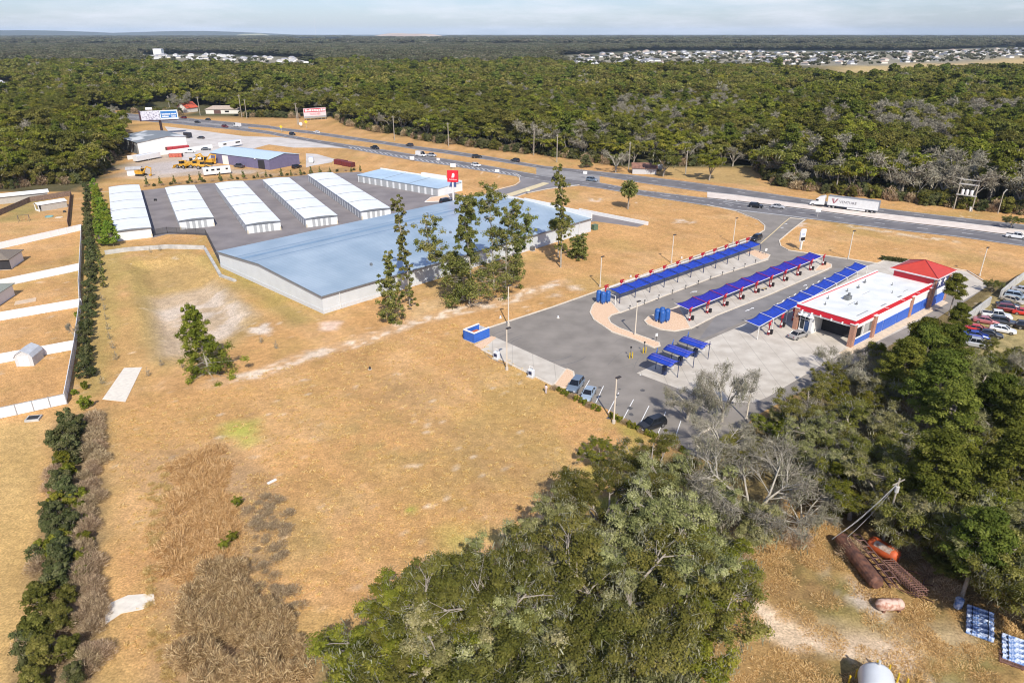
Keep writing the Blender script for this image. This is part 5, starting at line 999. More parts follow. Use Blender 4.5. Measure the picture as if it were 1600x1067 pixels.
rsign((914,279),2.4,m_wh,'small white sign on the median crossing','rect',.8); rsign((685,258),2.6,m_wh,'white sign on the near shoulder right of the white van','rect',.7); rsign((644,252),1.4,m_wh,'low white sign at the near shoulder below the white van','rect',1.1)
rsign((1277,339),2.2,m_wh,'white and red sign at the lawn corner right of the entrance','rect',.8); rsign((825,304),1.6,M('sign_cream',(.7,.62,.42),.5),'cream sign plate at the storage drive','rect',.6); rsign((708,264),1.5,m_wh,'small white and red sign above the pylon sign','rect',1.2); rsign((777,271),1.,m_wh,'low white sign near the storage drive corner','rect',.9)
# small utility lids and stubs on the lawn
for i,(q,lab) in enumerate((((985.5,433),'white utility stub on the lawn above the left part of the first canopy'),((1065,404),'white utility stub on the lawn above the middle of the first canopy'),((578,577),'dark pump stub standing alone on the open lot'),((872,497),'white utility lid in the middle of the lot'),((782,497),'slim white marker post on the lawn left of the slim pole light'))):
    t=thing('utility_stub',lab,'utility cover',G(*q),0); b=MB(); b.lathe([(.2,0),(.2,.4),(.15,.5),(0,.55)],8); b.build('casing',MATS['paint_white'] if i!=2 else m_blk,t); b=MB(); b.lathe([(.36,0),(.36,.08),(0,.1)],10); b.build('collar',m_conc2,t)
b=MB(); b.obox((0,0,.1),(1.3,.35,.15),0,.1); o=b.build('loose_board',MATS['parapet_white']); o.location=G(425,753); o.rotation_euler=(0,0,R(50)); tag(o,'pale loose board lying on the open lot near the dry reeds','board')
# storage yard entrance items
t=thing('mobility_scooter','tiny dark garden cart on the storage yard near the tall hedge rows','cart',G(243,314)); b=MB(); b.box(-.4,.4,-.3,.3,.2,.7); b.build('body',m_blk,t); [wheel(t,x,y,.18) for x in (-.3,.3) for y in (-.3,.3)]
car('suv',PA['black'],G(697,317),R(40),'black car beside the planted island at the storage entrance'); car('van',PA['white'],G(727,318),R(-20),'white van parked at the storage entrance behind the treetops')
P=gp((664,316),(673,309),(700,305),(705,312),(690,315)); b=MB(); b.prism(P,-.1,.16); tag(b.build('planted_island',m_rock),kind='structure'); b=MB(); ribbon(b,P+[P[0]],.3,.18,-.1); tag(b.build('island_kerb',MATS['parapet_white']),kind='structure')
# ================================================================ SCRAP YARD IN THE FOREGROUND
m_rust=M('rusted_steel',(.075,.035,.028),.8,col2=(.20,.09,.055),sc=1.6,det=7); m_rust2=M('rust_pink',(.22,.115,.085),.8,col2=(.12,.06,.05),sc=2,det=6)
a_=G(1313,838,1.2); c_=G(1372,912,1.2); rz=azi(a_,c_); L=(c_-a_).length
t=thing('rusted_tank_trailer','long rusted brown pipe trailer with a truss frame lying in dry grass','trailer',(a_.x,a_.y,0),rz)
b=MB(); b.lathe([(0,0),(.6,.05),(.78,.3),(.78,L-.3),(.6,L),(0,L)],16,'X'); o=b.build('tank',m_rust,t,smooth=False); o.location=(0,0,1.15)
b=MB()
for y in (1.3,2.1): b.tube((.3,y,.9),(L+.3,y,.9),.09); b.tube((.3,y,1.6),(L+.3,y,1.6),.08)
k=0
x=.3
while x<L: b.tube((x,1.3,.9),(x+1.,2.1,.9),.05); b.tube((x,1.3,.9),(x+1.,1.3,1.6),.05); b.tube((x,2.1,.9),(x+1.,2.1,1.6),.05); b.tube((x,1.3,1.6),(x,2.1,1.6),.06); b.tube((x,1.3,0),(x,1.3,.9),.07) if int(x)%3==0 else 0; x+=1.
b.build('truss_frame',m_rust2,t)
a_=G(1385,880,.6); c_=G(1442,930,.6); rz=azi(a_,c_); L=(c_-a_).length; t=thing('scrap_truss','tangle of rusted red truss members beside the pipe trailer','scrap metal',(a_.x,a_.y,0),rz); rr=random.Random(3)
b=MB(); 
for y in (-.6,.6):
    for z in (.5,1.2): b.tube((0,y,z),(L,y*.6,z*.8),.07)
for i in range(16): x=L*i/16; b.tube((x,-.6,.5),(x+L/16,.6,.5),.05); b.tube((x,-.6,1.2),(x+L/16,-.6,.5),.05); b.tube((x,.6,1.2),(x+L/16,.6,.5),.05); b.tube((x,-.6,1.2),(x+L/16,.6,1.2),.05)
b.build('truss',m_rust2,t); b=MB()
for i in range(16): p=Vector((rr.uniform(0,L),rr.uniform(-1.6,1.8),.3)); q=p+Vector((rr.uniform(-2,2),rr.uniform(-1,1),rr.uniform(0,1))); b.tube(p,q,.06)
b.build('loose_bars',m_rust,t)
def tank(name,lab,q0,q1,r,mt,ends,cat='tank'):
    a_=G(*q0,r); c_=G(*q1,r); L=(c_-a_).length; t=thing(name,lab,cat,(a_.x,a_.y,0),azi(a_,c_)); b=MB(); b.lathe([(0,0),(r*.6,.08),(r*.93,.3),(r,.6),(r,L-.6),(r*.93,L-.3),(r*.6,L-.08),(0,L)],20,'X'); o=b.build('shell',mt,t,smooth=True); o.location=(0,0,r+.05)
    b=MB(); b.box(L*.2,L*.2+.25,-r*.8,r*.8,0,r*.5); b.box(L*.75,L*.75+.25,-r*.8,r*.8,0,r*.5); b.build('cradle',m_rust,t); return t,L
tt,L=tank('fuel_tank','bright orange tank with a rusted pale top lying beside the trailer',(1357,845),(1405,873),.85,M('tank_orange',(.60,.10,.02),.6,col2=(.42,.09,.03),sc=1.5,det=6),0)
b=MB(); b.loft([[(x,.86*math.sin(a),.9+.865*math.cos(a)) for a in np.linspace(-1.1,-.25,6)]+[(x,.80*math.sin(a),.9+.80*math.cos(a)) for a in np.linspace(-.25,-1.1,6)] for x in (.9,L-.8)]); b.build('faded_top',M('rust_white',(.48,.42,.36),.8,col2=(.30,.16,.10),sc=2.5,det=6),tt)
tank('fuel_tank','small pale pink tank streaked with rust, nearest the sandy track',(1369,945),(1412,944),.62,M('tank_pink',(.62,.44,.35),.7,col2=(.36,.17,.11),sc=2.2,det=6,pos=(.45,.62)),0)
tt,_=tank('fuel_tank','big white tank with a domed end among yellow posts at the bottom edge',(1367,1049),(1375,1110),1.5,M('tank_white_clean',(.70,.73,.74),.35,var=.06,sc=.6),0)
b=MB(); b.tube((.6,0,3.),(.6,0,3.5),.12); b.build('vent_pipe',m_galv,tt)
y0=None
for i,q in enumerate(((1353,1052),(1368,1046),(1387,1053),(1401,1066),(1415,1075),(1325,1070),(1336,1060))):
    lab='yellow guard post around the white tank at the bottom edge'
    if y0 is None:
        y0=thing('guard_post',lab,'post',G(*q),0,'yellow posts around the white tank'); b=MB(); b.tube((0,0,0),(0,0,1.2),.09); b.build('post',MATS['safety_yellow'],y0); b=MB(); b.tube((0,0,0),(0,0,.08),.16); b.build('base_plate',m_galv,y0)
    else: dup(y0,G(*q))
m_pipew=M('wrapped_roll',(.62,.68,.78),.35,col2=(.10,.20,.45),sc=2.2,det=5,pos=(.38,.58))
def rolls(q,rz,n,lab0):
    base=G(*q); d=Vector((math.cos(rz),math.sin(rz),0)); s=Vector((-d.y,d.x,0)); r0=None
    for i in range(n):
        lab=lab0+(', nearest of its row' if i==0 else ', farthest of its row' if i==n-1 else ', within the row')
        p=base+s*(i*.74)
        if r0 is None:
            r0=thing('pipe_bundle',lab,'pipe bundle',p,rz,lab0+' row'); b=MB()
            for (yy,zz) in ((-.22,.2),(.22,.2),(0,.5)): b.tube((-1.9,yy,zz),(1.9,yy,zz),.24,n=9)
            b.build('pipes',m_pipew,r0); r0.scale=(.62,.62,.75); b=MB(); b.box(-1.2,-1.14,-.47,.47,0,.75); b.build('strap',m_blk,r0); b=MB(); b.box(1.05,1.11,-.47,.47,0,.75); b.build('strap',m_blk,r0)
        else: dup(r0,p,label=lab)
dz=azi(G(1512,990),G(1540,1000))
rolls((1530,994),dz,6,'blue and white wrapped pipe bundle beside the dark woods'); rolls((1588,1035),dz,5,'blue and white wrapped pipe bundle at the right edge')
t=thing('steel_drum','pale steel drum standing in the shade left of the pipe bundles','drum',G(1496,948)); b=MB(); b.lathe([(0,0),(.42,.02),(.42,1.1),(.38,1.12),(0,1.12)],14); b.build('drum',MATS['wrapped_roll'],t)
t=thing('timber_pallet','reddish timber pallets lying by the right edge pipe bundles','pallet',G(1580,1032),dz); b=MB(); [b.box(-1.,1.,-.8+.35*i,-.6+.35*i,.12,.2) for i in range(5)]; b.build('deck',m_rust2,t); b=MB(); [b.box(x,x+.12,-.8,.85,0,.12) for x in (-.9,0,.8)]; b.build('bearer',m_rust,t)
# pole in the woods with service wires
pt=G(1406,747,9.5); t=thing('utility_pole','grey utility pole with crossarm standing inside the right woods','utility pole',(pt.x,pt.y,0),R(30)); b=MB(); b.tube((0,0,0),(0,0,9.5),.15,.10); b.build('pole',m_wp,t); b=MB(); b.box(-1.1,1.1,-.05,.05,8.9,9.0); b.build('crossarm',m_wp,t); b=MB(); b.lathe([(0,7.6),(.25,7.65),(.25,8.4),(0,8.5)],8); b.build('transformer_can',m_galv,t)
b=MB(); 
for k,(q,z) in enumerate((((1318,830),3),((1325,838),2.5),((1300,842),4))):
    e=G(*q,z); a=Vector((pt.x,pt.y,9.0)); b.path([(a.lerp(e,i/6)-Vector((0,0,4*(i/6)*(1-i/6)*.5)))[:] for i in range(7)],.02,4)
tag(b.build('service_wire',M('wire_grey',(.35,.35,.34),.5)),'bundle of pale service wires running down from the pole in the woods','wire')
# ---------------------------------------------------------------- person
def person():
    c=G(853,615); t=thing('person','person with dark hair and pale pink top standing where lawn meets slab','person',c,R(60))
    V=[(0,0,.92),(0,0,1.15),(0,0,1.38),(0,0,1.50),(0,.01,1.60),(0,.01,1.70),(0,.18,1.38),(.02,.24,1.12),(.10,.22,.88),(0,-.18,1.38),(.02,-.24,1.12),(.10,-.22,.88),(0,.09,.86),(.03,.10,.48),(0,.10,.08),(.14,.11,.04),(0,-.09,.86),(-.03,-.10,.48),(-.05,-.10,.08),(.09,-.11,.04)]
    E_=[(0,1),(1,2),(2,3),(3,4),(4,5),(2,6),(6,7),(7,8),(2,9),(9,10),(10,11),(0,12),(12,13),(13,14),(14,15),(0,16),(16,17),(17,18),(18,19)]
    Rr=[.15,.13,.15,.06,.105,.10,.055,.045,.03,.055,.045,.03,.09,.06,.045,.035,.09,.06,.045,.035]
    for w_,s in ((8,1),(11,-1)):
        x,y,z=V[w_]; V.append((x+.02,y,z-.07)); Rr.append(.035); p=len(V)-1; E_.append((w_,p))
        for f in range(4): V.append((x+.035+.02*(f-1.5),y+.012*(f-1.5),z-.11)); Rr.append(.010); V.append((x+.045+.02*(f-1.5),y-.015*s,z-.16-.01*(f in(1,2)))); Rr.append(.008); E_+= [(p,len(V)-2),(len(V)-2,len(V)-1)]
        V.append((x+.06,y-.03*s,z-.08)); Rr.append(.010); V.append((x+.085,y-.04*s,z-.11)); Rr.append(.009); E_+=[(p,len(V)-2),(len(V)-2,len(V)-1)]
    me=bpy.data.meshes.new('body'); me.from_pydata(V,E_,[]); o=bpy.data.objects.new('body',me); COL.objects.link(o); o.parent=t
    sk=o.modifiers.new('skin','SKIN'); 
    if not me.skin_vertices: me.skin_vertices.new() if hasattr(me.skin_vertices,'new') else None
    for i,r in enumerate(Rr):
        if me.skin_vertices: me.skin_vertices[0].data[i].radius=(r,r); me.skin_vertices[0].data[i].use_root=(i==0)
    o.modifiers.new('sub','SUBSURF').levels=1; me.materials.append(M('skin_tone',(.42,.24,.17),.6))
    b=MB(); b.lathe([(.16,.95),(.17,1.1),(.20,1.35),(.17,1.45),(.08,1.50)],12); b.tube((0,.17,1.40),(.02,.235,1.13),.075,.06); b.tube((0,-.17,1.40),(.02,-.235,1.13),.075,.06); b.build('top',M('shirt_pink_white',(.72,.60,.62),.8),t)
    b=MB(); b.lathe([(.17,.84),(.18,.97)],12); b.tube((0,.09,.9),(.03,.10,.48),.11,.08); b.tube((.03,.10,.48),(0,.10,.12),.08,.06); b.tube((0,-.09,.9),(-.03,-.10,.48),.11,.08); b.tube((-.03,-.10,.48),(-.05,-.10,.12),.08,.06); b.build('trousers',M('trousers_pale',(.55,.48,.48),.8),t)
    b=MB(); b.lathe([(.05,1.48),(.125,1.58),(.13,1.70),(.08,1.80),(0,1.82)],12); h_=b.build('hair',M('hair_dark',(.03,.02,.018),.7),t,smooth=True); h_.location=(-.035,0,.01)
person()
# ================================================================ VEGETATION
oak=ramp_mat('oak_leaves',[(0,(0.063,0.065,0.017)),(.3,(0.126,0.128,0.029)),(.65,(0.203,0.194,0.045)),(.9,(0.297,0.270,0.078)),(1,(0.396,0.360,0.143))],hue=.018,tr=.3,rnd=.32)
oak_g=ramp_mat('oak_leaves_green',[(0,(0.068,0.079,0.013)),(.35,(0.149,0.167,0.023)),(.75,(0.261,0.261,0.039)),(1,(0.396,0.351,0.071))],hue=.018,tr=.3)
pine=ramp_mat('pine_needles',[(0,(0.051,0.064,0.013)),(.4,(0.115,0.136,0.025)),(.8,(0.198,0.212,0.040)),(1,(0.294,0.294,0.079))],tr=.25,hue=.02)
shrubm=ramp_mat('shrub_leaves',[(0,(.05,.06,.022)),(.5,(.11,.12,.045)),(1,(.20,.19,.09))],hue=.02)
yelm=ramp_mat('yellow_green_leaves',[(0,(.08,.12,.015)),(.5,(.18,.25,.03)),(1,(.36,.38,.07))],rnd=.15)
vinem=ramp_mat('vine_leaves',[(0,(.07,.09,.025)),(.4,(.16,.18,.045)),(.8,(.28,.27,.08)),(1,(.42,.36,.14))],rnd=.15,hue=.02)
graym=ramp_mat('grey_twigs',[(0,(.16,.145,.105)),(.5,(.28,.255,.19)),(1,(.42,.385,.29))],tr=.1,rnd=.15,hue=.01)
mossm=ramp_mat('hanging_moss',[(0,(.17,.17,.10)),(.5,(.29,.285,.18)),(1,(.41,.40,.27))],tr=.2,rnd=.12,hue=.01)
drym=MATS['drymat']=ramp_mat('dry_reeds',[(0,(.42,.255,.09)),(.5,(.76,.52,.22)),(1,(.95,.74,.40))],tr=.4,rnd=.1,hue=.01)
brownm=ramp_mat('brown_brush',[(0,(.20,.14,.085)),(.5,(.45,.33,.20)),(1,(.76,.60,.39))],tr=.3,rnd=.1,hue=.01)
barkm=M('bark_grey',(.24,.20,.155),.9,col2=(.38,.335,.27),sc=3,det=6); barkp=M('bark_pale',(.30,.27,.21),.9,col2=(.45,.41,.34),sc=2,det=5)
fardm=ramp_mat('far_wood_leaves',[(0,(.045,.052,.030)),(.4,(.095,.10,.055)),(.8,(.16,.155,.095)),(1,(.26,.24,.18))],tr=.1,rnd=.3,hue=.03)
def leafmesh(name,Pc,Nn,size,mt,t=None,elong=1.,rs=None,flop=.5,axis=None):
    """quads of about 'size' metres at Pc, normals near Nn"""
    n=len(Pc); rs=rs or np.random.RandomState(1); N=Nn+rs.normal(0,flop,(n,3)); N/=np.linalg.norm(N,axis=1)[:,None]+1e-9
    A=rs.normal(0,1,(n,3)) if axis is None else axis+rs.normal(0,.25,(n,3)); U=np.cross(N,A); U/=np.linalg.norm(U,axis=1)[:,None]+1e-9
    if axis is not None: V=A/(np.linalg.norm(A,axis=1)[:,None]+1e-9); 
    else: V=np.cross(N,U)
    s=size*(.6+.8*rs.rand(n))[:,None]/2; a=U*s; b_=V*s*elong
    v=np.stack([Pc-a-b_*.8,Pc+a*.9-b_*.6,Pc+a*.6+b_,Pc-a*.8+b_*.7],1).reshape(-1,3)
    me=bpy.data.meshes.new(name); me.vertices.add(4*n); me.vertices.foreach_set('co',v.astype('f').ravel()); me.loops.add(4*n); me.loops.foreach_set('vertex_index',np.arange(4*n,dtype='i'))
    me.polygons.add(n); me.polygons.foreach_set('loop_start',np.arange(n,dtype='i')*4); me.update(); me.materials.append(mt)
    at=me.attributes.new('t','FLOAT','POINT'); tt=rs.rand(n) if t is None else t; at.data.foreach_set('value',np.repeat(np.clip(tt,0,1),4).astype('f')); return me
def clumps(C,Rc,per,rs,flat=.75,tv=None,shell=.55):
    """leaf positions on bumpy shells round the clump centres"""
    n=len(C)*per; d=rs.normal(0,1,(n,3)); d/=np.linalg.norm(d,axis=1)[:,None]; d[:,2]=np.where(d[:,2]<-.35,-d[:,2]*.6,d[:,2]); r=(shell+(1-shell)*rs.rand(n))[:,None]
    Cr=np.repeat(C,per,0); Rr=np.repeat(Rc,per)[:,None]; P=Cr+d*r*Rr*np.array([1,1,flat]); N=d+np.array([0,0,.55]); tb=np.repeat(rs.rand(len(C)) if tv is None else tv,per)
    return P,N,np.clip(.55*tb+.45*rs.rand(n),0,1)
def limbs(rs,R_,Hh,z0,n1,n2,n3,up=.5,bend=.35):
    """recursive limbs; returns segments (a,b,ra,rb) and tip points"""
    seg=[];tips=[]; top=np.array([rs.normal(0,.3),rs.normal(0,.3),z0]); r0=.035*Hh; seg.append((np.zeros(3)-[0,0,.3],top,r0*1.25,r0))
    for i in range(n1):
        a=2*PI*(i+rs.rand()*.7)/n1; rad=R_*(.55+.3*rs.rand()); h=z0+(Hh-z0)*(.45+.45*rs.rand()); p1=top+(np.array([math.cos(a)*rad,math.sin(a)*rad,h])-top)*np.array([.45,.45,.62])+rs.normal(0,.3,3); p2=np.array([math.cos(a)*rad,math.sin(a)*rad,h])
        seg+=[(top,p1,r0*.62,r0*.42),(p1,p2,r0*.42,r0*.2)]; tips.append(p2)
        for j in range(n2):
            s=.25+.75*(j+1)/n2; b0=p1+(p2-p1)*s*.9 if j else p1; a2=a+rs.uniform(-1.3,1.3); ln=R_*(.22+.25*rs.rand()); q=b0+np.array([math.cos(a2)*ln,math.sin(a2)*ln,ln*rs.uniform(-.1,.8)]); seg.append((b0,q,r0*.22,r0*.09)); tips.append(q)
            for k in range(n3): a3=a2+rs.uniform(-1.2,1.2); l3=R_*(.10+.14*rs.rand()); q2=q+np.array([math.cos(a3)*l3,math.sin(a3)*l3,l3*rs.uniform(-.3,.8)]); seg.append((b0+(q-b0)*rs.uniform(.4,1),q2,r0*.09,r0*.04)); tips.append(q2)
    return seg,np.array(tips)
def segmesh(name,seg,mt,n=5):
    b=MB(); [b.tube(tuple(a),tuple(c),max(ra,.02),max(rb,.012),n,cap=False) for a,c,ra,rb in seg]
    me=bpy.data.meshes.new(name); me.from_pydata(b.v,[],b.f); me.update(); me.materials.append(mt); me.polygons.foreach_set('use_smooth',[True]*len(me.polygons)); return me
def treeproto(seed,kind,R_,Hh,lod):
    """returns dict part -> mesh"""
    rs=np.random.RandomState(seed); out={}
    if kind in('oak','oakgreen'):
        z0=Hh*.22; q=dict(near=(8,5,4),mid=(6,3,2),far=(5,2,1))[lod]; seg,tips=limbs(rs,R_*.92,Hh*.93,z0,*q); inner=tips[rs.rand(len(tips))<.5]*np.array([.6,.6,.92])+[0,0,.6]; C=np.concatenate([tips,inner])
        C=C[(C[:,2]>Hh*.28)]; cr=dict(near=.105,mid=.20,far=.30)[lod]*R_*(.6+.9*rs.rand(len(C))); per=dict(near=230,mid=110,far=60)[lod]; sz=dict(near=.155,mid=.42,far=.85)[lod]
        if lod=='near':   # a few gaps are left so that limbs show
            keep=rs.rand(len(C))>.22; C=C[keep]; cr=cr[keep]
        P,N,t=clumps(C,cr,per,rs,shell=dict(near=.1,mid=.35,far=.5)[lod]); mt=oak if kind=='oak' else oak_g
        out['crown']=leafmesh('crown',P,N,sz,mt,t,rs=rs); out['trunk']=segmesh('trunk',[s for s in seg if s[2]>(.0 if lod=='near' else .1)],barkm,6 if lod=='near' else 4)
        if lod!='far':
            m_=70 if lod=='near' else 16; T=tips[rs.randint(len(tips),size=m_)]; k=30 if lod=='near' else 12; Pm=np.repeat(T,k,0)+rs.normal(0,1,(m_*k,3))*np.array([.4,.4,.6])-[0,0,.5]
            out['hanging_moss']=leafmesh('hanging_moss',Pm,rs.normal(0,1,(m_*k,3))*[1,1,.1],.10 if lod=='near' else .22,mossm,rs=rs,elong=6,axis=np.tile([0.,0,1],(m_*k,1)))
        if lod=='near':
            Pt=np.repeat(tips,5,0); dt=rs.normal(0,1,Pt.shape); dt[:,2]=abs(dt[:,2])*.8; dt/=np.linalg.norm(dt,axis=1)[:,None]; out['bare_twigs']=leafmesh('bare_twigs',Pt+dt*.9,rs.normal(0,1,Pt.shape),.035,mossm,rs=rs,elong=22,axis=dt)
    elif kind=='pine':
        z0=Hh*.45; seg=[(np.zeros(3),np.array([.3,.1,Hh*.96]),.022*Hh,.05)]; C=[]; nw=dict(near=13,mid=8,far=5)[lod]
        for i in range(nw):
            z=z0+(Hh-z0)*i/nw; rr_=R_*(1-.75*(i/nw)**1.3)
            for j in range(5 if lod=='near' else 4): a=rs.rand()*2*PI; l=rr_*(.5+.5*rs.rand()); q=np.array([math.cos(a)*l,math.sin(a)*l,z+l*.25]); seg.append((np.array([.0,0,z]),q,.07,.03)); C+=[q,q*[.6,.6,1]]
        C=np.array(C+[[0,0,Hh*.97]]); P,N,t=clumps(C,(dict(near=.22,mid=.3,far=.42)[lod])*R_*(.7+.6*rs.rand(len(C))),dict(near=240,mid=90,far=50)[lod],rs,flat=.7,shell=.2); out['crown']=leafmesh('crown',P,N,dict(near=.17,mid=.42,far=.85)[lod],pine,t,rs=rs,elong=1.5); out['trunk']=segmesh('trunk',seg,barkm,5)
    elif kind=='bare':
        q=dict(near=(7,6,7),mid=(6,4,4),far=(5,3,2))[lod]; seg,tips=limbs(rs,R_,Hh,Hh*.2,*q); out['trunk']=segmesh('trunk',seg,barkp,5 if lod=='near' else 4); k=dict(near=20,mid=12,far=12)[lod]
        d=rs.normal(0,1,(len(tips)*k,3)); d[:,2]=d[:,2]*.7+.25; d/=np.linalg.norm(d,axis=1)[:,None]; L=dict(near=1.1,mid=1.5,far=2.)[lod]*R_/8*(.3+rs.rand(len(d)))[:,None]; P=np.repeat(tips,k,0)+d*L*.8
        out['crown']=leafmesh('crown',P,rs.normal(0,1,P.shape),dict(near=.06,mid=.17,far=.40)[lod],graym,rs=rs,elong=dict(near=14,mid=7,far=4)[lod],axis=d)
        if lod=='near':
            T=tips[rs.randint(len(tips),size=80)]; Pm=np.repeat(T,20,0)+rs.normal(0,1,(80*20,3))*np.array([.35,.35,.8])-[0,0,.8]; out['hanging_moss']=leafmesh('hanging_moss',Pm,rs.normal(0,1,Pm.shape)*[1,1,.1],.12,mossm,rs=rs,elong=7,axis=np.tile([0.,0,1],(len(Pm),1)))
    return out
def mktree(name,label,cat,meshes,loc,rz=0,sc=1.,group=None):
    t=thing(name,label,cat,loc,rz,group); t.scale=sc if hasattr(sc,'__len__') else (sc,)*3
    for k,me in meshes.items(): o=bpy.data.objects.new(k,me); COL.objects.link(o); o.parent=t
    return t
PR={}
for i,(k,R_,Hh) in enumerate((('oak',8,12),('oak',7,11),('oakgreen',7,11),('bare',8,12.5),('pine',4.6,15))):
    for v in range(2 if k!='oak' else 2): PR[(k,i,v,'near')]=treeproto(100+i*7+v,k,R_,Hh,'near')
oak_gy=ramp_mat('oak_leaves_grey_green',[(0,(0.107,0.113,0.041)),(.35,(0.215,0.215,0.081)),(.7,(0.350,0.333,0.141)),(1,(0.520,0.475,0.271))],hue=.02,tr=.3,rnd=.2)
for kk_,ms_ in PR.items():
    if kk_[0]=='oak' and kk_[1]==1: ms_['crown'].materials[0]=oak_gy
MID=[(k,treeproto(300+i,k,R_,Hh,'mid')) for i,(k,R_,Hh) in enumerate((('oak',7,13),('oak',6,12),('oakgreen',6.5,13),('oakgreen',6,11),('pine',4.2,16),('bare',6,12),('oak',7,14)))]
FARM=[(k,treeproto(500+i,k,R_,Hh,'far')) for i,(k,R_,Hh) in enumerate((('oak',6,12),('oakgreen',6,13),('oak',7,14),('pine',4.5,15),('bare',5.5,12)))]
NP=lambda k,v=0:[m for (kk,i,vv,l),m in PR.items() if kk==k][v]
NM={'oak':'oak_tree','oakgreen':'oak_tree','pine':'pine_tree','bare':'bare_tree'}
# --- foreground oaks: (px,py of crown centre, height of centre, kind, variant, scale, label)
FG=[(612,1000,6,'oakgreen',0,.85,'light green oak at the left end of the foreground oak belt'),(672,958,6,'oakgreen',1,.8,'rounded light green oak second from the left in the foreground belt'),
(640,1085,6,'oakgreen',1,.9,'light green oak cut by the bottom edge, left end of the belt'),(735,1000,7,'oak',0,1.,'oak hung with grey moss at the bottom middle of the photo'),
(757,925,6,'oak',2,.78,'oak whose crown meets the open lot above the bottom middle'),(840,960,7,'oak',1,1.05,'broad dark oak right of the moss hung one near the bottom edge'),
(850,1060,6,'oak',3,.95,'oak at the bottom edge below the pale bare tree'),(880,860,6,'oak',3,.85,'dark oak casting shade on the lot edge at centre bottom'),
(960,930,7,'oak',0,1.05,'large olive green oak in the middle of the foreground belt'),(970,1050,6,'oak',2,1.,'olive oak at the bottom edge beside the dry scrub'),
(950,790,6,'oak',1,.8,'oak crown jutting into the open lot left of the yellow green patch'),(1040,850,7,'oak',2,1.05,'dense olive oak between the belt centre and the grey mossy trees'),
(1060,960,6,'oak',1,.9,'oak at the right end of the belt above the sandy track'),(1040,1040,5,'oakgreen',0,.8,'smaller oak by the dry scrub near the bottom edge'),
(1100,900,6,'oakgreen',1,.8,'yellow green oak at the right end of the belt near the sandy track'),(1160,712,4,'oak',1,.42,'small oak beside the lot corner kerb'),(1205,672,4,'oakgreen',0,.45,'small green oak between the lot and the right wood'),(1080,780,6,'oak',3,.8,'oak with pale exposed limbs below the lot corner'),
(1020,735,5,'oak',0,.62,'small oak next to the dark tree shadow on the lot'),(1135,820,6,'oak',2,.75,'oak under the big grey mossy tree'),(935,715,3.5,'oakgreen',1,.38,'small yellowish tree at the edge of the bare lot'),
(760,1085,6,'oak',3,.95,'moss hung oak cut by the bottom edge, left of centre'),(680,1085,6,'oak',1,.8,'oak cut by the bottom edge beside the light green ones'),
(905,1090,6,'oak',0,.9,'oak cut by the bottom edge, right of centre')]
rs=np.random.RandomState(8)
def variant(k,v):
    if k=='oak': return [m for (kk,i,vv,l),m in PR.items() if kk=='oak'][v%4]
    return NP(k,v%2)
for px,py,z,k,v,s,lab in FG:
    p=G(px,py,z*s); mktree('oak_tree',lab,'oak tree',variant(k,v),(p.x,p.y,-.2),rs.rand()*6.3,(s,s,s*.92),'foreground oak belt')
BG=[(1180,768,8,.82,0,'big grey mossy tree between the oaks and the lot corner'),(1232,722,8,.5,1,'grey bare tree leaning towards the right woods'),(1128,690,6,.5,0,'grey moss hung tree right of the lot corner kerb'),
(885,1045,9,.42,1,'small pale bare treetop among the oaks near the bottom edge'),(1255,800,6,.45,1,'grey mossy tree above the dry scrub'),(1135,610,9,.60,0,'tall sparse tree with hanging moss in front of the concrete slab'),(1075,640,4,.42,1,'bare shrubby tree over the dark car at the lot corner')]
for px,py,z,s,v,lab in BG:
    p=G(px,py,z*s); mktree('bare_tree',lab,'bare tree',NP('bare',v),(p.x,p.y,-.2),rs.rand()*6,(s*.85,s*.85,s*1.15) if 'tall' in lab else s,'grey mossy trees')
RG=[(1268,640,'oak',0,.62),(1330,625,'oakgreen',1,.62),(1300,590,'oak',1,.40),(1375,600,'oak',2,.62),(1290,700,'oak',3,.72),(1350,690,'oak',0,.75),(1398,556,'oakgreen',0,.62),(1440,533,'pine',1,.95),(1482,540,'pine',0,.9),(1462,560,'oakgreen',1,.7),(1522,580,'oak',2,.62),(1415,560,'pine',0,.85),(1448,545,'pine',1,.95),(1430,610,'oakgreen',0,.75),(1470,590,'pine',0,1.),(1490,640,'pine',1,.95),(1535,600,'oak',2,.8),(1580,590,'oakgreen',1,.7),(1595,650,'pine',0,.9),(1540,670,'oak',1,.8),(1420,680,'oak',3,.8),(1340,760,'oakgreen',0,.7),(1400,770,'oak',2,.8),(1470,720,'pine',1,1.),(1520,740,'oakgreen',1,.8),(1590,720,'pine',0,1.),(1460,790,'oak',1,.85),(1530,800,'oak',3,.85),(1590,790,'oakgreen',0,.85),(1432,812,'oak',0,.6),(1535,835,'pine',1,.8),(1570,865,'oak',2,.8),(1620,860,'oak',1,.9),(1620,700,'oak',3,.9),(1290,745,'oakgreen',1,.5),(1560,530+25,'oak',0,.45),(1500,560,'oak',3,.5),(1640,930,'oak',1,.8),(1380,720,'oak',1,.7),(1560,620,'pine',0,.85),(1650,780,'oak',0,.9),(1225,655,'oak',2,.35)]
adj=['wide','rounded','low','tall','leafy','dense','ragged','spreading']
